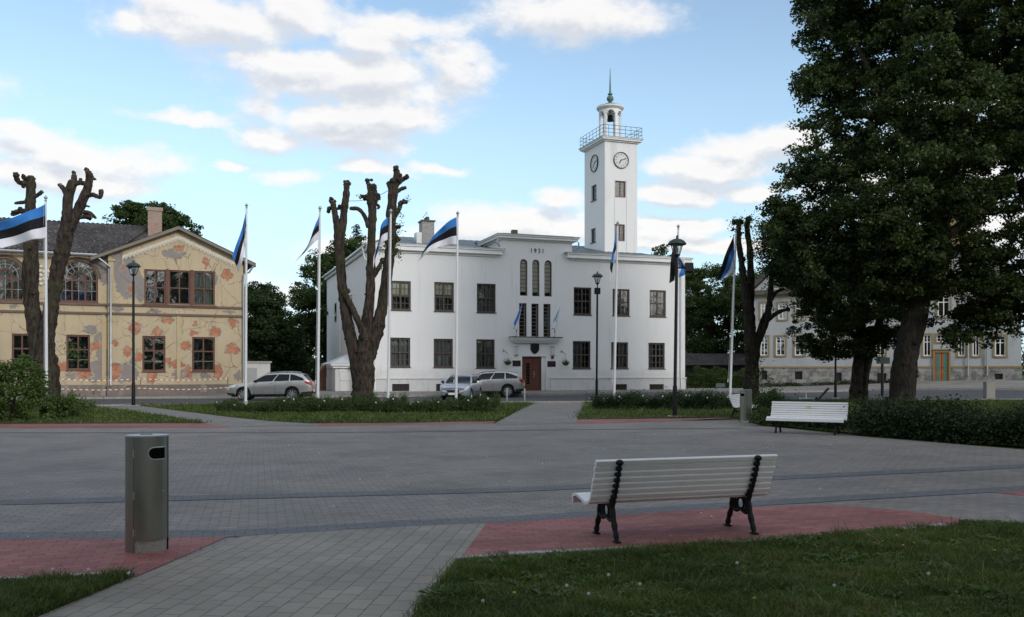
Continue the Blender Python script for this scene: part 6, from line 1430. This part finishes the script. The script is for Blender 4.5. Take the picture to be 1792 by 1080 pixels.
pollard('tall pollarded linden with three bare stems in front of the hall', 42.0, [
  [(634,712,24),(635,698,19),(636,670,17.5),(637,640,18),(637,612,19)],
  [(628,690,9,-.1),(622,640,10,-.1),(613,586,10.5,-.1),(605,545,9,-.1),(599,504,8,-.1),(594.6,443,8,-.1),(592,420,7.5,-.1),(590,393,6.5,-.1),(586,373,5,-.1),(581.7,352,4.6,-.1)],
  [(594,435,8,-.1),(598,405,6.8,-.1),(601.7,373,6.4,-.1),(605,350,6.2,-.1),(606.3,330,4.8,-.1),(607,320,5,-.1)],
  [(638,620,17),(641,590,13),(643.5,557,9.5),(647.6,508,8),(649.6,463,7.4),(650,414,7),(651.7,374,7),(650,349,8),(648,335,5),(646,322,5)],
  [(642,625,15,.1),(655,588,13,.1),(668,540,9.6,.1),(676,492,9,.1),(682,443,9,.1),(684,402,9,.1),(686,361,8.5,.1),(688,329,8,.1),(694,313,6.5,.1),(694.5,296,4.5,.1)],
  [(602,512,6,-.3),(612,530,5.5,-.3),(620,548,5.5,-.3),(632,572,6,-.3),(640,595,8,-.3)],
  [(645,398,4,-.1),(638,378,3.8,-.1),(626.7,366,3.5,-.1),(612,365,3.2,-.1)],[(654,484,4),(660,473,4,0),(670,455,2.8,0)],[(651,345,6),(656,331,5)],[(653,352,7),(660,343,6)],[(645,348,5),(632,342.5,3)],
  [(690,325,5,.1),(701,316,4.5,.1),(714,309,4.2,.1)],[(692,338,4,.1),(702,331,3.2,.1),(711,328,3,.1)],[(690,378,5,.1),(698,367,4,.1),(703,355,3.8,.1),(713,353,3.6,.1)],[(686,335,6,.1),(680,318,4.5,.1)],
  [(689,400,4,.1),(697,397,3.5,.1)],[(688,424,4,.1),(696,416,3.5,.1)],[(688,445,4,.1),(697,436,3.5,.1)],[(656,357,3),(663,361,2.4),(661,366,2)]],
  [(607,322,6),(581,350,6),(574,368,5),(593,363,5),(646,319,6),(656,329,6),(661,343,7),(640,345,6),(694,295,5),(696,312,8),(690,320,8),(713,309,5),(703,354,5),(669,455,4),(657,473,4),(604,512,7),(698,397,4),(695,418,5)],
  [(694,378,1.4),(697,398,1.2),(714,350,.6),(692,420,.9),(630,345,.5),(660,349,.7),(652,330,.6),(585,372,.4),(603,515,.5),(643,560,.4),(668,470,.5),(655,590,.4),(694,440,1.0),(700,448,.9),(672,436,.8),(645,345,.8),(613,645,.5),(617,578,.4)], base=(635,0))
crown_ = None
# thin cable between the stems
q = MB(); k = 42.0; q.tube([V(607,352,k), V(630,351.5,k), V(650,347,k), V(668,340,k), V(686,330,k)], .012, 5); T(q.build('cable', M['black']), 'thin cable strung between the three bare stems', 'cable')
right_p = pollard('ivy footed pollarded linden at the left edge of the big crown', 46.0, [
  [(1316,705,19),(1315,690,14.5),(1315,660,12.5),(1315,619,10.5),(1312,567,9.5),(1308,527,8,-.1),(1302,492,6,-.1),(1297,455,5,-.1),(1293,425,4.4,-.1),(1293,392,4.2,-.1)],
  [(1311,545,7.5,.2),(1313.7,490,6.2,.2),(1312,434,5,.2),(1308,410,4.8,.2),(1307,389,4.6,.2)],
  [(1318,640,10,.1),(1323,600,8.5,.1),(1337,571,7,.1),(1345,540,5.5,.1),(1348,515,5,.1),(1351,471,3.5,.1)],
  [(1341,562,4.5),(1352,553,4),(1366,545,3.2),(1382,541,2.6)],[(1346,530,4),(1358,512,3),(1372,505,2.4)],[(1312,548,4),(1298,538,3.5),(1284,535,2.5)],[(1322,600,4),(1330,570,3),(1338,548,2.2)]],
  [(1294,390,6),(1285,388,5),(1307,388,7),(1282,402,3),(1298,410,4),(1302,455,5),(1380,541,4)],
  [(1287,387,.9),(1297,384,.8),(1312,386,1.0),(1322,400,1.6),(1330,420,1.8),(1345,430,2.2),(1318,450,1.3),(1355,400,2.0),(1340,395,1.6),(1372,420,2.2),(1362,445,2),(1300,492,1),(1325,475,1.4),(1340,500,1.3),(1323,640,1.6),(1326,655,2.0),(1327,670,1.9),(1328,682,2.2),(1322,692,1.6),(1284,396,1.5),(1292,400,1.4),(1303,396,1.6),(1316,400,1.8),(1310,425,1.5),(1330,385,1.5),(1290,430,1.0),(1330,445,1.6),(1304,455,1.2),(1350,545,1.0),(1372,535,1.0),(1285,530,.8),(1319,655,1.3)], mat_='barkdark', base=(1315,0))

# ------------------------------------------------------------------ leafy trees
def crown(name, Y, poly, n_cl, leaves, size, mat_, parent, seed, holes=(), depth=1.0, cl_r=.62, org=None, up=0.0, m=1, bs=1.15):
    """leaf clusters through the volume whose outline seen from the square is poly (photo pixels at distance Y)"""
    rg = np.random.default_rng(seed); P_ = np.array(poly, float); x0, y0 = P_.min(0); x1, y1 = P_.max(0); k = Y/F
    pts = []; seg = [(P_[i], P_[(i+1)%len(P_)]) for i in range(len(P_))]
    while len(pts) < n_cl/m:
        xy = np.c_[rg.uniform(x0,x1,4000), rg.uniform(y0,y1,4000)]; xy = xy[inside([tuple(p) for p in P_], xy[:,0], xy[:,1])]
        for h in holes:
            d = ((xy[:,0]-h[0])/h[2])**2+((xy[:,1]-h[1])/h[3])**2; xy = xy[d > 1+rg.uniform(-.3,.3,len(xy))]
        dm = np.full(len(xy), 1e9)
        for a, b_ in seg:
            ab = b_-a; t = np.clip(((xy-a)@ab)/(ab@ab+1e-9), 0, 1); dm = np.minimum(dm, np.hypot(*(xy-(a+t[:,None]*ab)).T))
        hd = np.minimum(dm*k*1.25, depth*3.6)+.2; u = rg.uniform(-1,1,len(xy)); u = np.sign(u)*np.abs(u)**.6
        for p, d_ in zip(xy, u*hd): pts.append((p[0], p[1], d_))
    pts = pts[:max(1, n_cl//m)]; C_ = np.array([np.array(V(p[0], p[1], Y))+[0,p[2],0] for p in pts])
    if m > 1:                                    # each bough carries a drooping plate of leaf sprays
        bsz = bs*rg.uniform(.55,1.35,(len(C_),1,1)); o = rg.normal(size=(len(C_),m,3))*np.array([1,1,.36])*bsz*.72; o[:,:,2] -= .16*(o[:,:,0]**2+o[:,:,1]**2); C_ = (C_[:,None,:]+o).reshape(-1,3)
        sx = CX+F*C_[:,0]/C_[:,1]; sy = HY-F*(C_[:,2]-EYE)/C_[:,1]; keep = np.ones(len(C_), bool)
        for h in holes: keep &= ((sx-h[0])/h[2])**2+((sy-h[1])/h[3])**2 > .8
        q2 = np.c_[sx, sy]; d2 = np.full(len(q2), 1e9)
        for a, b_ in seg:
            ab = b_-a; t = np.clip(((q2-a)@ab)/(ab@ab+1e-9), 0, 1); d2 = np.minimum(d2, np.hypot(*(q2-(a+t[:,None]*ab)).T))
        keep &= inside([tuple(p) for p in P_], sx, sy) | (d2 < .55/k); C_ = C_[keep]
    n_cl = len(C_); r = cl_r*rg.uniform(.45,1.3,n_cl)
    # each cluster: leaves near the surface of a drooping, flattened spray
    o = rg.normal(size=(n_cl, leaves, 3)); o /= np.linalg.norm(o, axis=2)[:,:,None]; o *= (rg.random((n_cl,leaves,1))**.45); o *= np.array([1,1,.62]); L_ = (C_[:,None,:]+o*r[:,None,None]).reshape(-1,3)
    if org is not None: L_ = L_-np.array(org)
    return leafmesh(name, L_, size, mat_, rg, parent, up=up)
def tree(label, Y, base, trunks, poly, n_cl, leaves, size, leaf, seed, holes=(), depth=1.0, cl_r=.62, bark='barkdark', name='leafy_tree', group=None, cat='tree', up=0.0, m=1, bs=1.15):
    c = V(base, HY, Y); e = empty(name, (c.x, Y, gz(c.x, Y)), 0, label, cat, group); off = -Vector(e.location)
    if trunks:
        m_ = MB()
        for i, l in enumerate(trunks): stem(m_, l, Y, True, seed+i, 18 if l[0][2] > 10 else 8)
        m_.v = [tuple(Vector(v)+off) for v in m_.v]; m_.build('trunk', M[bark], e, 70)
    crown('crown', Y, poly, n_cl, leaves, size, M[leaf], e, seed, holes, depth, cl_r, e.location, up, m, bs); return e
off_ = -Vector(right_p.location); crown('crown', 46.0, [(1338,392),(1362,378),(1392,372),(1410,420),(1405,470),(1385,505),(1358,495),(1345,470),(1335,440),(1328,415)], 150, 75, .13, M['leaf_linden'], right_p, 51, org=right_p.location)
BIG = [(1420,-40),(1410,10),(1400,30),(1416,60),(1408,85),(1424,110),(1412,140),(1418,175),(1426,205),(1398,235),(1388,262),(1394,290),(1370,315),(1354,325),(1362,345),(1366,352),(1356,385),(1362,420),(1400,455),(1430,480),(1500,520),(1540,540),(1590,520),(1630,560),(1640,600),(1668,607),(1700,596),(1740,585),(1768,570),(1792,560),(1900,585),(2000,520),(2080,380),(2060,200),(2000,0),(1940,-160),(1820,-260),(1650,-300),(1500,-240),(1430,-140)]
tree('huge dark linden with a thick leaning trunk on the right', 40.5, 1572, [
  [(1566,730,31),(1572,712,25),(1577,700,21.5),(1583,650,20),(1590,600,19.5),(1607,526,20),(1618,470,21,.2),(1640,400,17,.4),(1660,320,14,.5),(1676,230,10,.5),(1690,120,8,.5),(1700,-20,6,.5),(1705,-160,3,.5)],
  [(1612,490,14),(1570,430,10,-.8),(1530,370,8,-1.4),(1490,320,6,-1.6),(1450,280,4,-1.8)],[(1628,430,12),(1690,390,9,1),(1750,340,7,1.6),(1830,300,5,2)],[(1655,330,9),(1600,250,7,-1),(1545,170,5,-1.5),(1500,80,3.5,-1.6)],[(1676,230,8),(1740,150,6,1),(1800,60,4,1.5)],
  [(1640,400,8),(1600,350,6,1.5),(1560,300,4.5,2.5),(1520,200,3,3)],[(1612,500,7,.3),(1560,490,5,.8),(1500,480,3,1.2)],[(1620,480,7,.3),(1680,500,5,.5),(1730,520,3.5,.8),(1780,530,2,1)],[(1690,120,5),(1640,40,4,-.5),(1600,-60,3,-1)]],
  BIG, 11500, 60, .17, 'leaf_linden', 21, holes=[(1643,632,42,40),(1650,538,24,24),(1742,392,26,22),(1752,425,16,14),(1557,338,12,10),(1782,320,12,16),(1735,300,8,8),(1665,262,9,16),(1668,400,15,30),(1672,452,12,26),(1655,480,12,10),(1545,92,12,5),(1602,75,8,7),(1460,110,7,6),(1560,240,5,5),(1630,20,8,4),(1672,180,6,5),(1770,460,14,10),(1700,470,10,6),(1765,180,7,6),(1740,55,6,6),(1480,255,5,4),(1600,530,14,24),(1785,420,10,40)], depth=1.35, cl_r=.46, m=14, bs=.95)
tree('lower leafy linden with a forked trunk behind the bench', 50.0, 1503, [
  [(1498,715,12),(1498,690,10),(1501,640,9),(1506,580,8),(1512,500,6),(1520,420,4)],[(1508,705,10,.2),(1512,660,9,.2),(1520,620,8,.2),(1540,560,6,.4),(1555,500,4,.5)],[(1503,600,5),(1470,550,4,-.5),(1440,500,3,-1)]],
  [(1365,440),(1402,428),(1450,415),(1530,410),(1590,440),(1604,520),(1592,585),(1560,606),(1515,612),(1484,628),(1446,612),(1416,600),(1400,580),(1404,548),(1392,510),(1374,480)], 1250, 72, .155, 'leaf_linden', 22, holes=[(1420,560,6,8),(1530,570,7,8),(1560,560,6,10),(1490,630,6,6)], depth=1.1, bark='bark', cl_r=.40, m=12, bs=1.0)
tree('dense dark green tree between the yellow house and the hall', 74.0, 465, [[(465,700,8),(466,640,6),(468,560,4)]], [(434,520),(445,505),(462,502),(482,515),(497,545),(508,575),(518,600),(524,640),(520,680),(500,700),(440,700),(425,660),(424,560)], 1300, 66, .22, 'leaf_dark', 23, depth=1.2, cl_r=.6, m=8, bs=1.1)
tree('taller mid green tree behind the left end of the hall', 86.0, 565, [[(572,700,7),(572,600,6),(575,500,4)]], [(524,500),(540,470),(556,450),(575,432),(600,418),(640,410),(665,420),(670,520),(660,600),(600,690),(545,700),(530,690),(522,640),(512,600),(518,555)], 1350, 62, .25, 'leaf_mid', 24, holes=[(530,600,5,12),(526,570,4,8)], depth=1.2, cl_r=.65, m=8, bs=1.25)
tree('thin pale birch like shrubbery in the gap below the dark tree', 95.0, 530, None, [(505,640),(515,605),(530,600),(545,625),(550,690),(505,695)], 90, 60, .25, 'leaf_bush', 25, cl_r=.8)
tree('green tree crown rising behind the yellow house roof', 76.0, 250, [[(250,600,8),(250,420,6)]], [(190,385),(200,366),(222,356),(252,362),(268,356),(285,358),(298,372),(318,378),(336,390),(345,408),(320,430),(210,420),(188,400)], 420, 60, .22, 'leaf_mid', 26, cl_r=.5, m=6, bs=.9)
tree('wide mid green tree right of the hall', 92.0, 1245, [[(1245,700,8),(1244,600,6),(1240,500,4)]], [(1192,480),(1203,470),(1222,478),(1238,462),(1250,458),(1262,470),(1290,476),(1320,480),(1345,520),(1350,640),(1300,655),(1195,655)], 1700, 62, .23, 'leaf_mid', 27, depth=1.2, cl_r=.65, m=8, bs=1.3)
tree('hazy yellowish tree behind the wide tree right of the hall', 104.0, 1215, None, [(1190,520),(1200,498),(1215,492),(1228,505),(1240,540),(1240,640),(1190,650)], 120, 70, .3, 'leaf_mid', 28, cl_r=1.1)
tree('small tree top showing above the right end of the hall roof', 96.0, 1158, None, [(1142,440),(1150,432),(1160,429),(1172,436),(1180,445),(1180,470),(1140,470)], 40, 60, .24, 'leaf_mid', 29, cl_r=.5)
tree('second small green treetop just behind the hall roof', 98.0, 1213, None, [(1201,462),(1212,466),(1226,480),(1230,500),(1200,500)], 40, 50, .26, 'leaf_mid', 39, cl_r=.6)
# spruce behind the hall
e = empty('spruce', (V(624,650,88).x, 88, .2), 0, 'dark spruce top rising between the bare stems', 'tree'); top = V(625,392,88).z-.2; q = MB(); q.tube([(0,0,0),(0,0,top)], [.25,.02], 8); q.build('trunk', M['barkdark'], e)
rg = np.random.default_rng(5); C_ = []
for i in range(170):
    t = (i/170)**1.05; z = top-.1-t*(top-3); L_ = .25+t*4.2; a = i*2.4; 
    for s in np.linspace(.12,1,int(10+L_*9)): C_.append([math.cos(a)*L_*s+rg.normal(0,.06), math.sin(a)*L_*s+rg.normal(0,.06), z+.22*L_*s-.45*s*s*L_*.6+rg.normal(0,.05)])
leafmesh('crown', C_, .30, M['leaf_fir'], rg, e, aspect=.3)
# far treeline closing the horizon, plus an unseen ring behind the camera
rg = np.random.default_rng(77); C_ = []
for i in range(900):
    az = rg.uniform(-1.0, 1.0); d = rg.uniform(190, 240); h = 6+3*math.sin(az*17)+2*math.sin(az*41+1)
    C_.append(np.array([math.sin(az)*d, math.cos(az)*d, 0])+rg.normal(0,1,(40,3))*[3.2,3.2,h*.28]+[0,0,h*.45])
for i in range(1500):  # unseen rear ring, added so the windows reflect dark foliage
    az = rg.uniform(1.1, 5.18); d = rg.uniform(75, 85); h = 10+1.5*math.sin(az*9)+1.5*math.sin(az*23+1)
    C_.append(np.array([math.sin(az)*d, math.cos(az)*d, 0])+rg.normal(0,1,(40,3))*[1.8,1.8,h*.28]+[0,0,h*.45])
T(leafmesh('distant_trees', np.concatenate(C_), 1.3, M['leaf_mid'], rg), 'low line of distant trees on the horizon', 'trees', kind='stuff')
# unseen trees added behind the photographer to shade the square
proto = None
for i, (x, y, s) in enumerate([(-9,-10,1.0),(2,-13,1.1),(12,-9,1.05),(21,-3,1.1),(31,4,1.15),(-20,-12,1.0),(40,14,.72),(17,-16,1.15)]):
    if proto is None:
        proto = empty('leafy_tree', (x,y,0), 0, 'linden standing behind the viewpoint', 'tree', 'lindens behind the viewpoint'); q = MB(); q.tube([(0,0,0),(.1,0,4),(0,.1,9),(0,0,15)], [.55,.42,.3,.1], 12, wob=.08); q.build('trunk', M['bark'], proto)
        rg = np.random.default_rng(8); n_ = 520; o = rg.normal(size=(n_,3)); o /= np.linalg.norm(o,axis=1)[:,None]; o *= rg.random((n_,1))**.4; c_ = o*[5.2,5.2,6.8]+[0,0,10.8]
        l_ = (c_[:,None,:]+rg.normal(0,.42,(n_,50,3))).reshape(-1,3); leafmesh('crown', l_, .26, M['leaf_mid'], rg, proto); t_ = proto
    else: t_ = copy_tree(proto); t_.location = (x,y,0)
    t_.rotation_euler = (0,0,i*1.3); t_.scale = (s,s,s)

# ------------------------------------------------------------------ shrubs and hedges
def shrub_proto(name, w, d, h, n, size, mat_, seed, flowers=0, label=None, cat='shrub', group=None):
    e = empty(name, (0,0,0), 0, label, cat, group); rg = np.random.default_rng(seed); k = max(6, int(w*d*h*26)); o = rg.normal(size=(k,3)); o /= np.linalg.norm(o,axis=1)[:,None]
    c = o*np.array([w/2,d/2,h/2])*(rg.random((k,1))**.35)*.85+[0,0,h*.48]; c[:,2] = np.abs(c[:,2]); l_ = (c[:,None,:]+rg.normal(0,.085,(k,n//k+1,3))).reshape(-1,3); l_[:,2] = np.abs(l_[:,2])+.01
    # upright shoots break the outline
    sh = []
    for _ in range(int(10*w)): x, y = rg.normal(0,.3,2)*[w,d]; hh = h*rg.uniform(.8,1.22); sh += [[x+rg.normal(0,.03), y+rg.normal(0,.03), z] for z in np.linspace(h*.5,hh,9)]
    leafmesh('leaves', np.concatenate([l_, np.array(sh)]), size, mat_, rg, e); q = MB()
    for _ in range(7): a = rg.uniform(0,6.28); q.tube([(0,0,0),(math.cos(a)*w*.18,math.sin(a)*d*.18,h*.4),(math.cos(a)*w*.33,math.sin(a)*d*.3,h*.8)], [.015,.012,.006], 5)
    q.build('stems', M['bark'], e)
    if flowers:
        q = MB()
        for _ in range(flowers):
            a = rg.uniform(0,6.28); z = rg.uniform(.35,.9); x, y = math.cos(a)*w*.5*(1.05-z*.45), -abs(math.sin(a))*d*.5; 
            for t in range(5): q.ball((x+.022*math.cos(t*1.256), y-.01, h*z+.022*math.sin(t*1.256)), .017, 6, .8)
        q.build('flowers', M['petal'], e)
    return e
def row(proto, spots, rs=1):
    rg = random.Random(rs)
    for i, (px, py, s) in enumerate(spots):
        t = proto if i == 0 else copy_tree(proto); p = P(px, py); t.location = p; t.rotation_euler = (0,0,rg.uniform(-.5,.5)); t.scale = (s*rg.uniform(.9,1.15), s, s*rg.uniform(.65,1.25))
pr = shrub_proto('rose_bush', 1.35, 1.1, .66, 2600, .062, M['leaf_rose'], 31, 1, 'low rose bush with a few white blooms below the left flagpoles', 'rose bush', 'rose bushes below the left flagpoles')
row(pr, [(x, 721.5+(i%3)*.8, .92) for i, x in enumerate(range(400, 880, 27))], 3)
pr = shrub_proto('rose_bush', 1.5, 1.2, .80, 2800, .066, M['leaf_dark'], 32, 2, 'dark rose bush with a few white blooms around the tallest lamp', 'rose bush', 'rose bushes around the tallest lamp')
row(pr, [(x, 715.5+(i%3)*.8, .95) for i, x in enumerate(range(1052, 1300, 25))], 4)
lil = tree('large light green lilac bush at the left edge', 29.6, 20, [[(20,740,3),(25,700,2.4),(34,650,1.2)],[(10,740,3),(-5,700,2),(-10,650,1)],[(30,740,2.5),(55,700,2),(66,670,1)],[(20,740,2),(15,700,2),(14,650,1)]], [(-130,745),(-140,690),(-110,650),(-60,632),(-20,640),(0,636),(14,640),(24,626),(38,617),(48,632),(56,645),(70,650),(80,668),(84,690),(92,712),(100,735),(90,741)], 330, 70, .095, 'leaf_bush', 33, depth=.8, cl_r=.30, name='lilac_bush', cat='shrub', bark='bark')
q_ = shrub_proto('small_shrub', 1.3, 1.2, .95, 1700, .085, M['leaf_bush'], 34, 0, 'low green shrub at the right foot of the lilac bush', 'shrub'); q_.location = P(98, 735)+Vector((0,.6,0))
q_ = shrub_proto('small_shrub', .9, .8, .55, 700, .08, M['leaf_bush'], 35, 0, 'small seedling shrub on the grass left of the lamp', 'shrub'); q_.location = P(148, 722)
q_ = shrub_proto('small_shrub', 1.5, 1.2, .5, 900, .08, M['leaf_mid'], 36, 0, 'flat spreading shrub between the lilac and the seedling', 'shrub'); q_.location = P(120, 730)
q_ = shrub_proto('small_shrub', 1.4, 1.2, 1.15, 2600, .085, M['leaf_mid'], 37, 0, 'loose green bush between the far bin and the bench', 'shrub'); q_.location = P(1371, 741)+Vector((0,1.3,0))
q_ = shrub_proto('small_shrub', .8, .7, .5, 900, .07, M['leaf_rose'], 38, 0, 'small bush beside the foot of the far bin', 'shrub'); q_.location = P(1342, 747)+Vector((0,.6,0))
def hedge(name, pts, w, h, n, size, mat_, seed, label, loose=.1):
    rg = np.random.default_rng(seed); pts = [Vector((p[0],p[1],0)) for p in pts]; Ls = [(b-a).length for a, b in zip(pts[:-1], pts[1:])]; tot = sum(Ls)
    t = rg.uniform(0, tot, n); xy = np.zeros((n,2)); nr = np.zeros((n,2)); acc = 0
    for (a, b), l in zip(zip(pts[:-1], pts[1:]), Ls):
        k = (t >= acc) & (t <= acc+l); f = (t[k]-acc)/l; xy[k] = np.c_[a.x+(b.x-a.x)*f, a.y+(b.y-a.y)*f]; u = (b-a)/l; nr[k] = [-u.y, u.x]; acc += l
    prof = 1+.12*np.sin(t*1.3)+.12*np.sin(t*3.1+1)+.06*np.sin(t*7.7); s = rg.uniform(-1,1,n); s = np.sign(s)*np.abs(s)**.5; z = rg.random(n)**.8*h*prof; off = s*w/2*(1+.15*np.sin(t*2.2+z*3))
    z = z+np.where(rg.random(n) < .04, rg.uniform(0,.2,n), 0)
    c = np.c_[xy+nr*off[:,None], z]+rg.normal(0,loose,(n,3))*[1,1,.5]; c[:,2] = np.abs(c[:,2])+np.array([gz(a,b) for a,b in c[:,:2]])
    return T(leafmesh(name, c, size, mat_, rg), label, 'hedge')
hedge('hedge', [P(1525,763)+Vector((.6,1.1,0)), P(1640,772)+Vector((.4,.9,0)), P(1792,784)+Vector((.6,.9,0)), P(2050,800)+Vector((.8,.9,0))], 1.5, .72, 46000, .080, M['leaf_dark'], 41, 'loose dark rose hedge along the right edge of the square', .20)
hedge('hedge', [P(1372,748)+Vector((.4,1.6,0)), P(1500,760)+Vector((.5,1.5,0))], 1.1, .40, 9000, .075, M['leaf_dark'], 42, 'low dark hedge behind the bench with the sticker', .1)
hedge('hedge', [(V(1196,650,72).x, 72), (V(1312,650,72).x, 72)], 1.0, 1.15, 20000, .11, M['leaf_mid'], 43, 'clipped green hedge right of the hall', .03)
hedge('hedge', [(V(1215,650,77).x, 77), (V(1312,650,77).x, 77)], 1.0, 1.6, 12000, .12, M['leaf_mid'], 45, 'second clipped hedge behind the first right of the hall', .03)
hedge('hedge', [(V(1340,650,75).x, 75.5), (V(1600,650,69).x, 70.8)], .5, .35, 5000, .12, M['leaf_dark'], 46, 'thin strip of weeds at the foot of the pale house', .08)

# ------------------------------------------------------------------ small things
def post(px, pyb, pyt, r, label, name='bollard', cat='bollard', mat_='steelgrey', group=None, sq=False):
    b = P(px, pyb); H = (pyb-pyt)*b.y/F; e = empty(name, b, 0, label, cat, group); q = MB()
    if sq: q.bbox((0,0,H/2), (r*2,r*1.6,H), bev=.0); q.bbox((0,0,H+.012), (r*2.1,r*1.7,.024)); 
    else: q.lathe([(r,0),(r,H-.03),(r*.7,H),(0,H)], n=12); q.lathe([(r*1.5,0),(r*1.5,.02)], n=12)
    q.build('shaft', M[mat_], e, 40)
post(887, 704.5, 679.5, .05, 'left steel bollard at the kerb before the hall door', group='steel bollards at the kerb'); post(918, 705, 680, .05, 'right steel bollard at the kerb before the hall door', group='steel bollards at the kerb')
post(1731, 698, 669, .25, 'squat square concrete post beside the road at the right', 'concrete_post', 'post', 'concrete', sq=True)
def sign(px, pyb, pyt, w, h, label, mat_='whitetrim', foot=False):
    b = P(px, pyb); H = (pyb-pyt)*b.y/F; e = empty('small_sign', b, 0, label, 'sign'); q = MB(); q.tube([(0,0,0),(0,0,H)], .03, 8)
    if foot: q.bbox((0,0,.03),(.9,.08,.06)); q.bbox((0,0,.03),(.08,.7,.06))
    q.build('post', M[mat_], e); q = MB(); q.bbox((0,-.05,H-h/2),(w,.03,h), bev=.006); q.build('board', M['signgrey'], e)
M['signgrey'] = plain('grey_green_sign', (.34,.42,.40), .6)
sign(1260.5, 701, 671, .52, .22, 'small grey green sign before the clipped hedge'); sign(1334, 703, 670.5, .20, .20, 'small white sign on a thin post right of the ivy trunk'); sign(1411, 698, 670, .50, .16, 'white cross footed sign stand before the pale house', foot=True)
b_ = P(1426, 705); e = empty('tilted_board', b_, R(-15), 'dark tilted board sticking up behind the bench', 'board'); q = MB()
from mathutils import Matrix
q.bbox((.30,0,.35), (1.15,.5,.10), Matrix.Rotation(R(-48), 3, 'Y')); q.build('board', M['brown'], e); q = MB(); q.tube([(.0,0,0),(.1,0,.3)], .05, 6); q.build('foot', M['black'], e)
# dandelion clocks in the near grass
pd = None; rg = random.Random(9)
spots = [(155,1035,.15),(92,1030,.13),(1030,1055,.05),(845,1068,.05),(1120,1040,.06),(1460,1040,.05),(225,1020,.06),(1065,1030,.09),(1625,1035,.12),(992,1045,.07),(1290,1010,.10)]
for i, (px, py, h) in enumerate(spots):
    if pd is None:
        pd = empty('dandelion', (0,0,0), 0, 'dandelion seed head in the near grass', 'dandelion', 'dandelion clocks in the near grass'); q = MB(); q.tube([(0,0,0),(.006,0,.5),(0,.004,1.0)], .0028, 5); q.build('stalk', M['grassdry'], pd)
        r_ = np.random.default_rng(3); o = r_.normal(size=(260,3)); o /= np.linalg.norm(o,axis=1)[:,None]; l_ = leafmesh('seed_head', o*.012*r_.random((260,1))**.2, .005, M['fluff'] if 'fluff' in M else M['petal'], r_, pd); l_.location = (0,0,1.0); t_ = pd
    else: t_ = copy_tree(pd)
    p = P(px, py); t_.location = (p.x, p.y, .015)
    for c_ in t_.children:
        if c_.name.startswith('stalk'): c_.scale = (1,1,h)
        else: c_.location = (0,0,h)
# small yellow flowers
py_ = None; M['yellowpetal'] = plain('yellow_petal', (.60,.42,.02), .7)
for i, (px, py) in enumerate([(1570,948),(1600,962),(1545,958),(1530,962),(1580,966),(900,1052),(1740,975),(1320,1062)]):
    if py_ is None:
        py_ = empty('dandelion_flower', (0,0,0), 0, 'small yellow flower in the near right lawn', 'flower', 'yellow flowers in the near lawn'); q = MB(); q.tube([(0,0,0),(0,0,.04)], .002, 4); q.build('stalk', M['grass'], py_); q = MB(); q.lathe([(.002,.038),(.013,.044),(.012,.048),(0,.05)], n=10); q.build('bloom', M['yellowpetal'], py_); t_ = py_
    else: t_ = copy_tree(py_)
    p = P(px, py); t_.location = (p.x, p.y, .018)
# fallen petals and litter specks on the paving: uncountable small bits
rg = np.random.default_rng(4); n_ = 260; xy = np.c_[rg.uniform(-9,9,n_), rg.uniform(7,26,n_)]
T(leafmesh('fallen_petals', np.c_[xy, np.full(n_,.012)], .028, M['petal'], rg), 'scattered pale petals and bits on the paving', 'litter', kind='stuff')
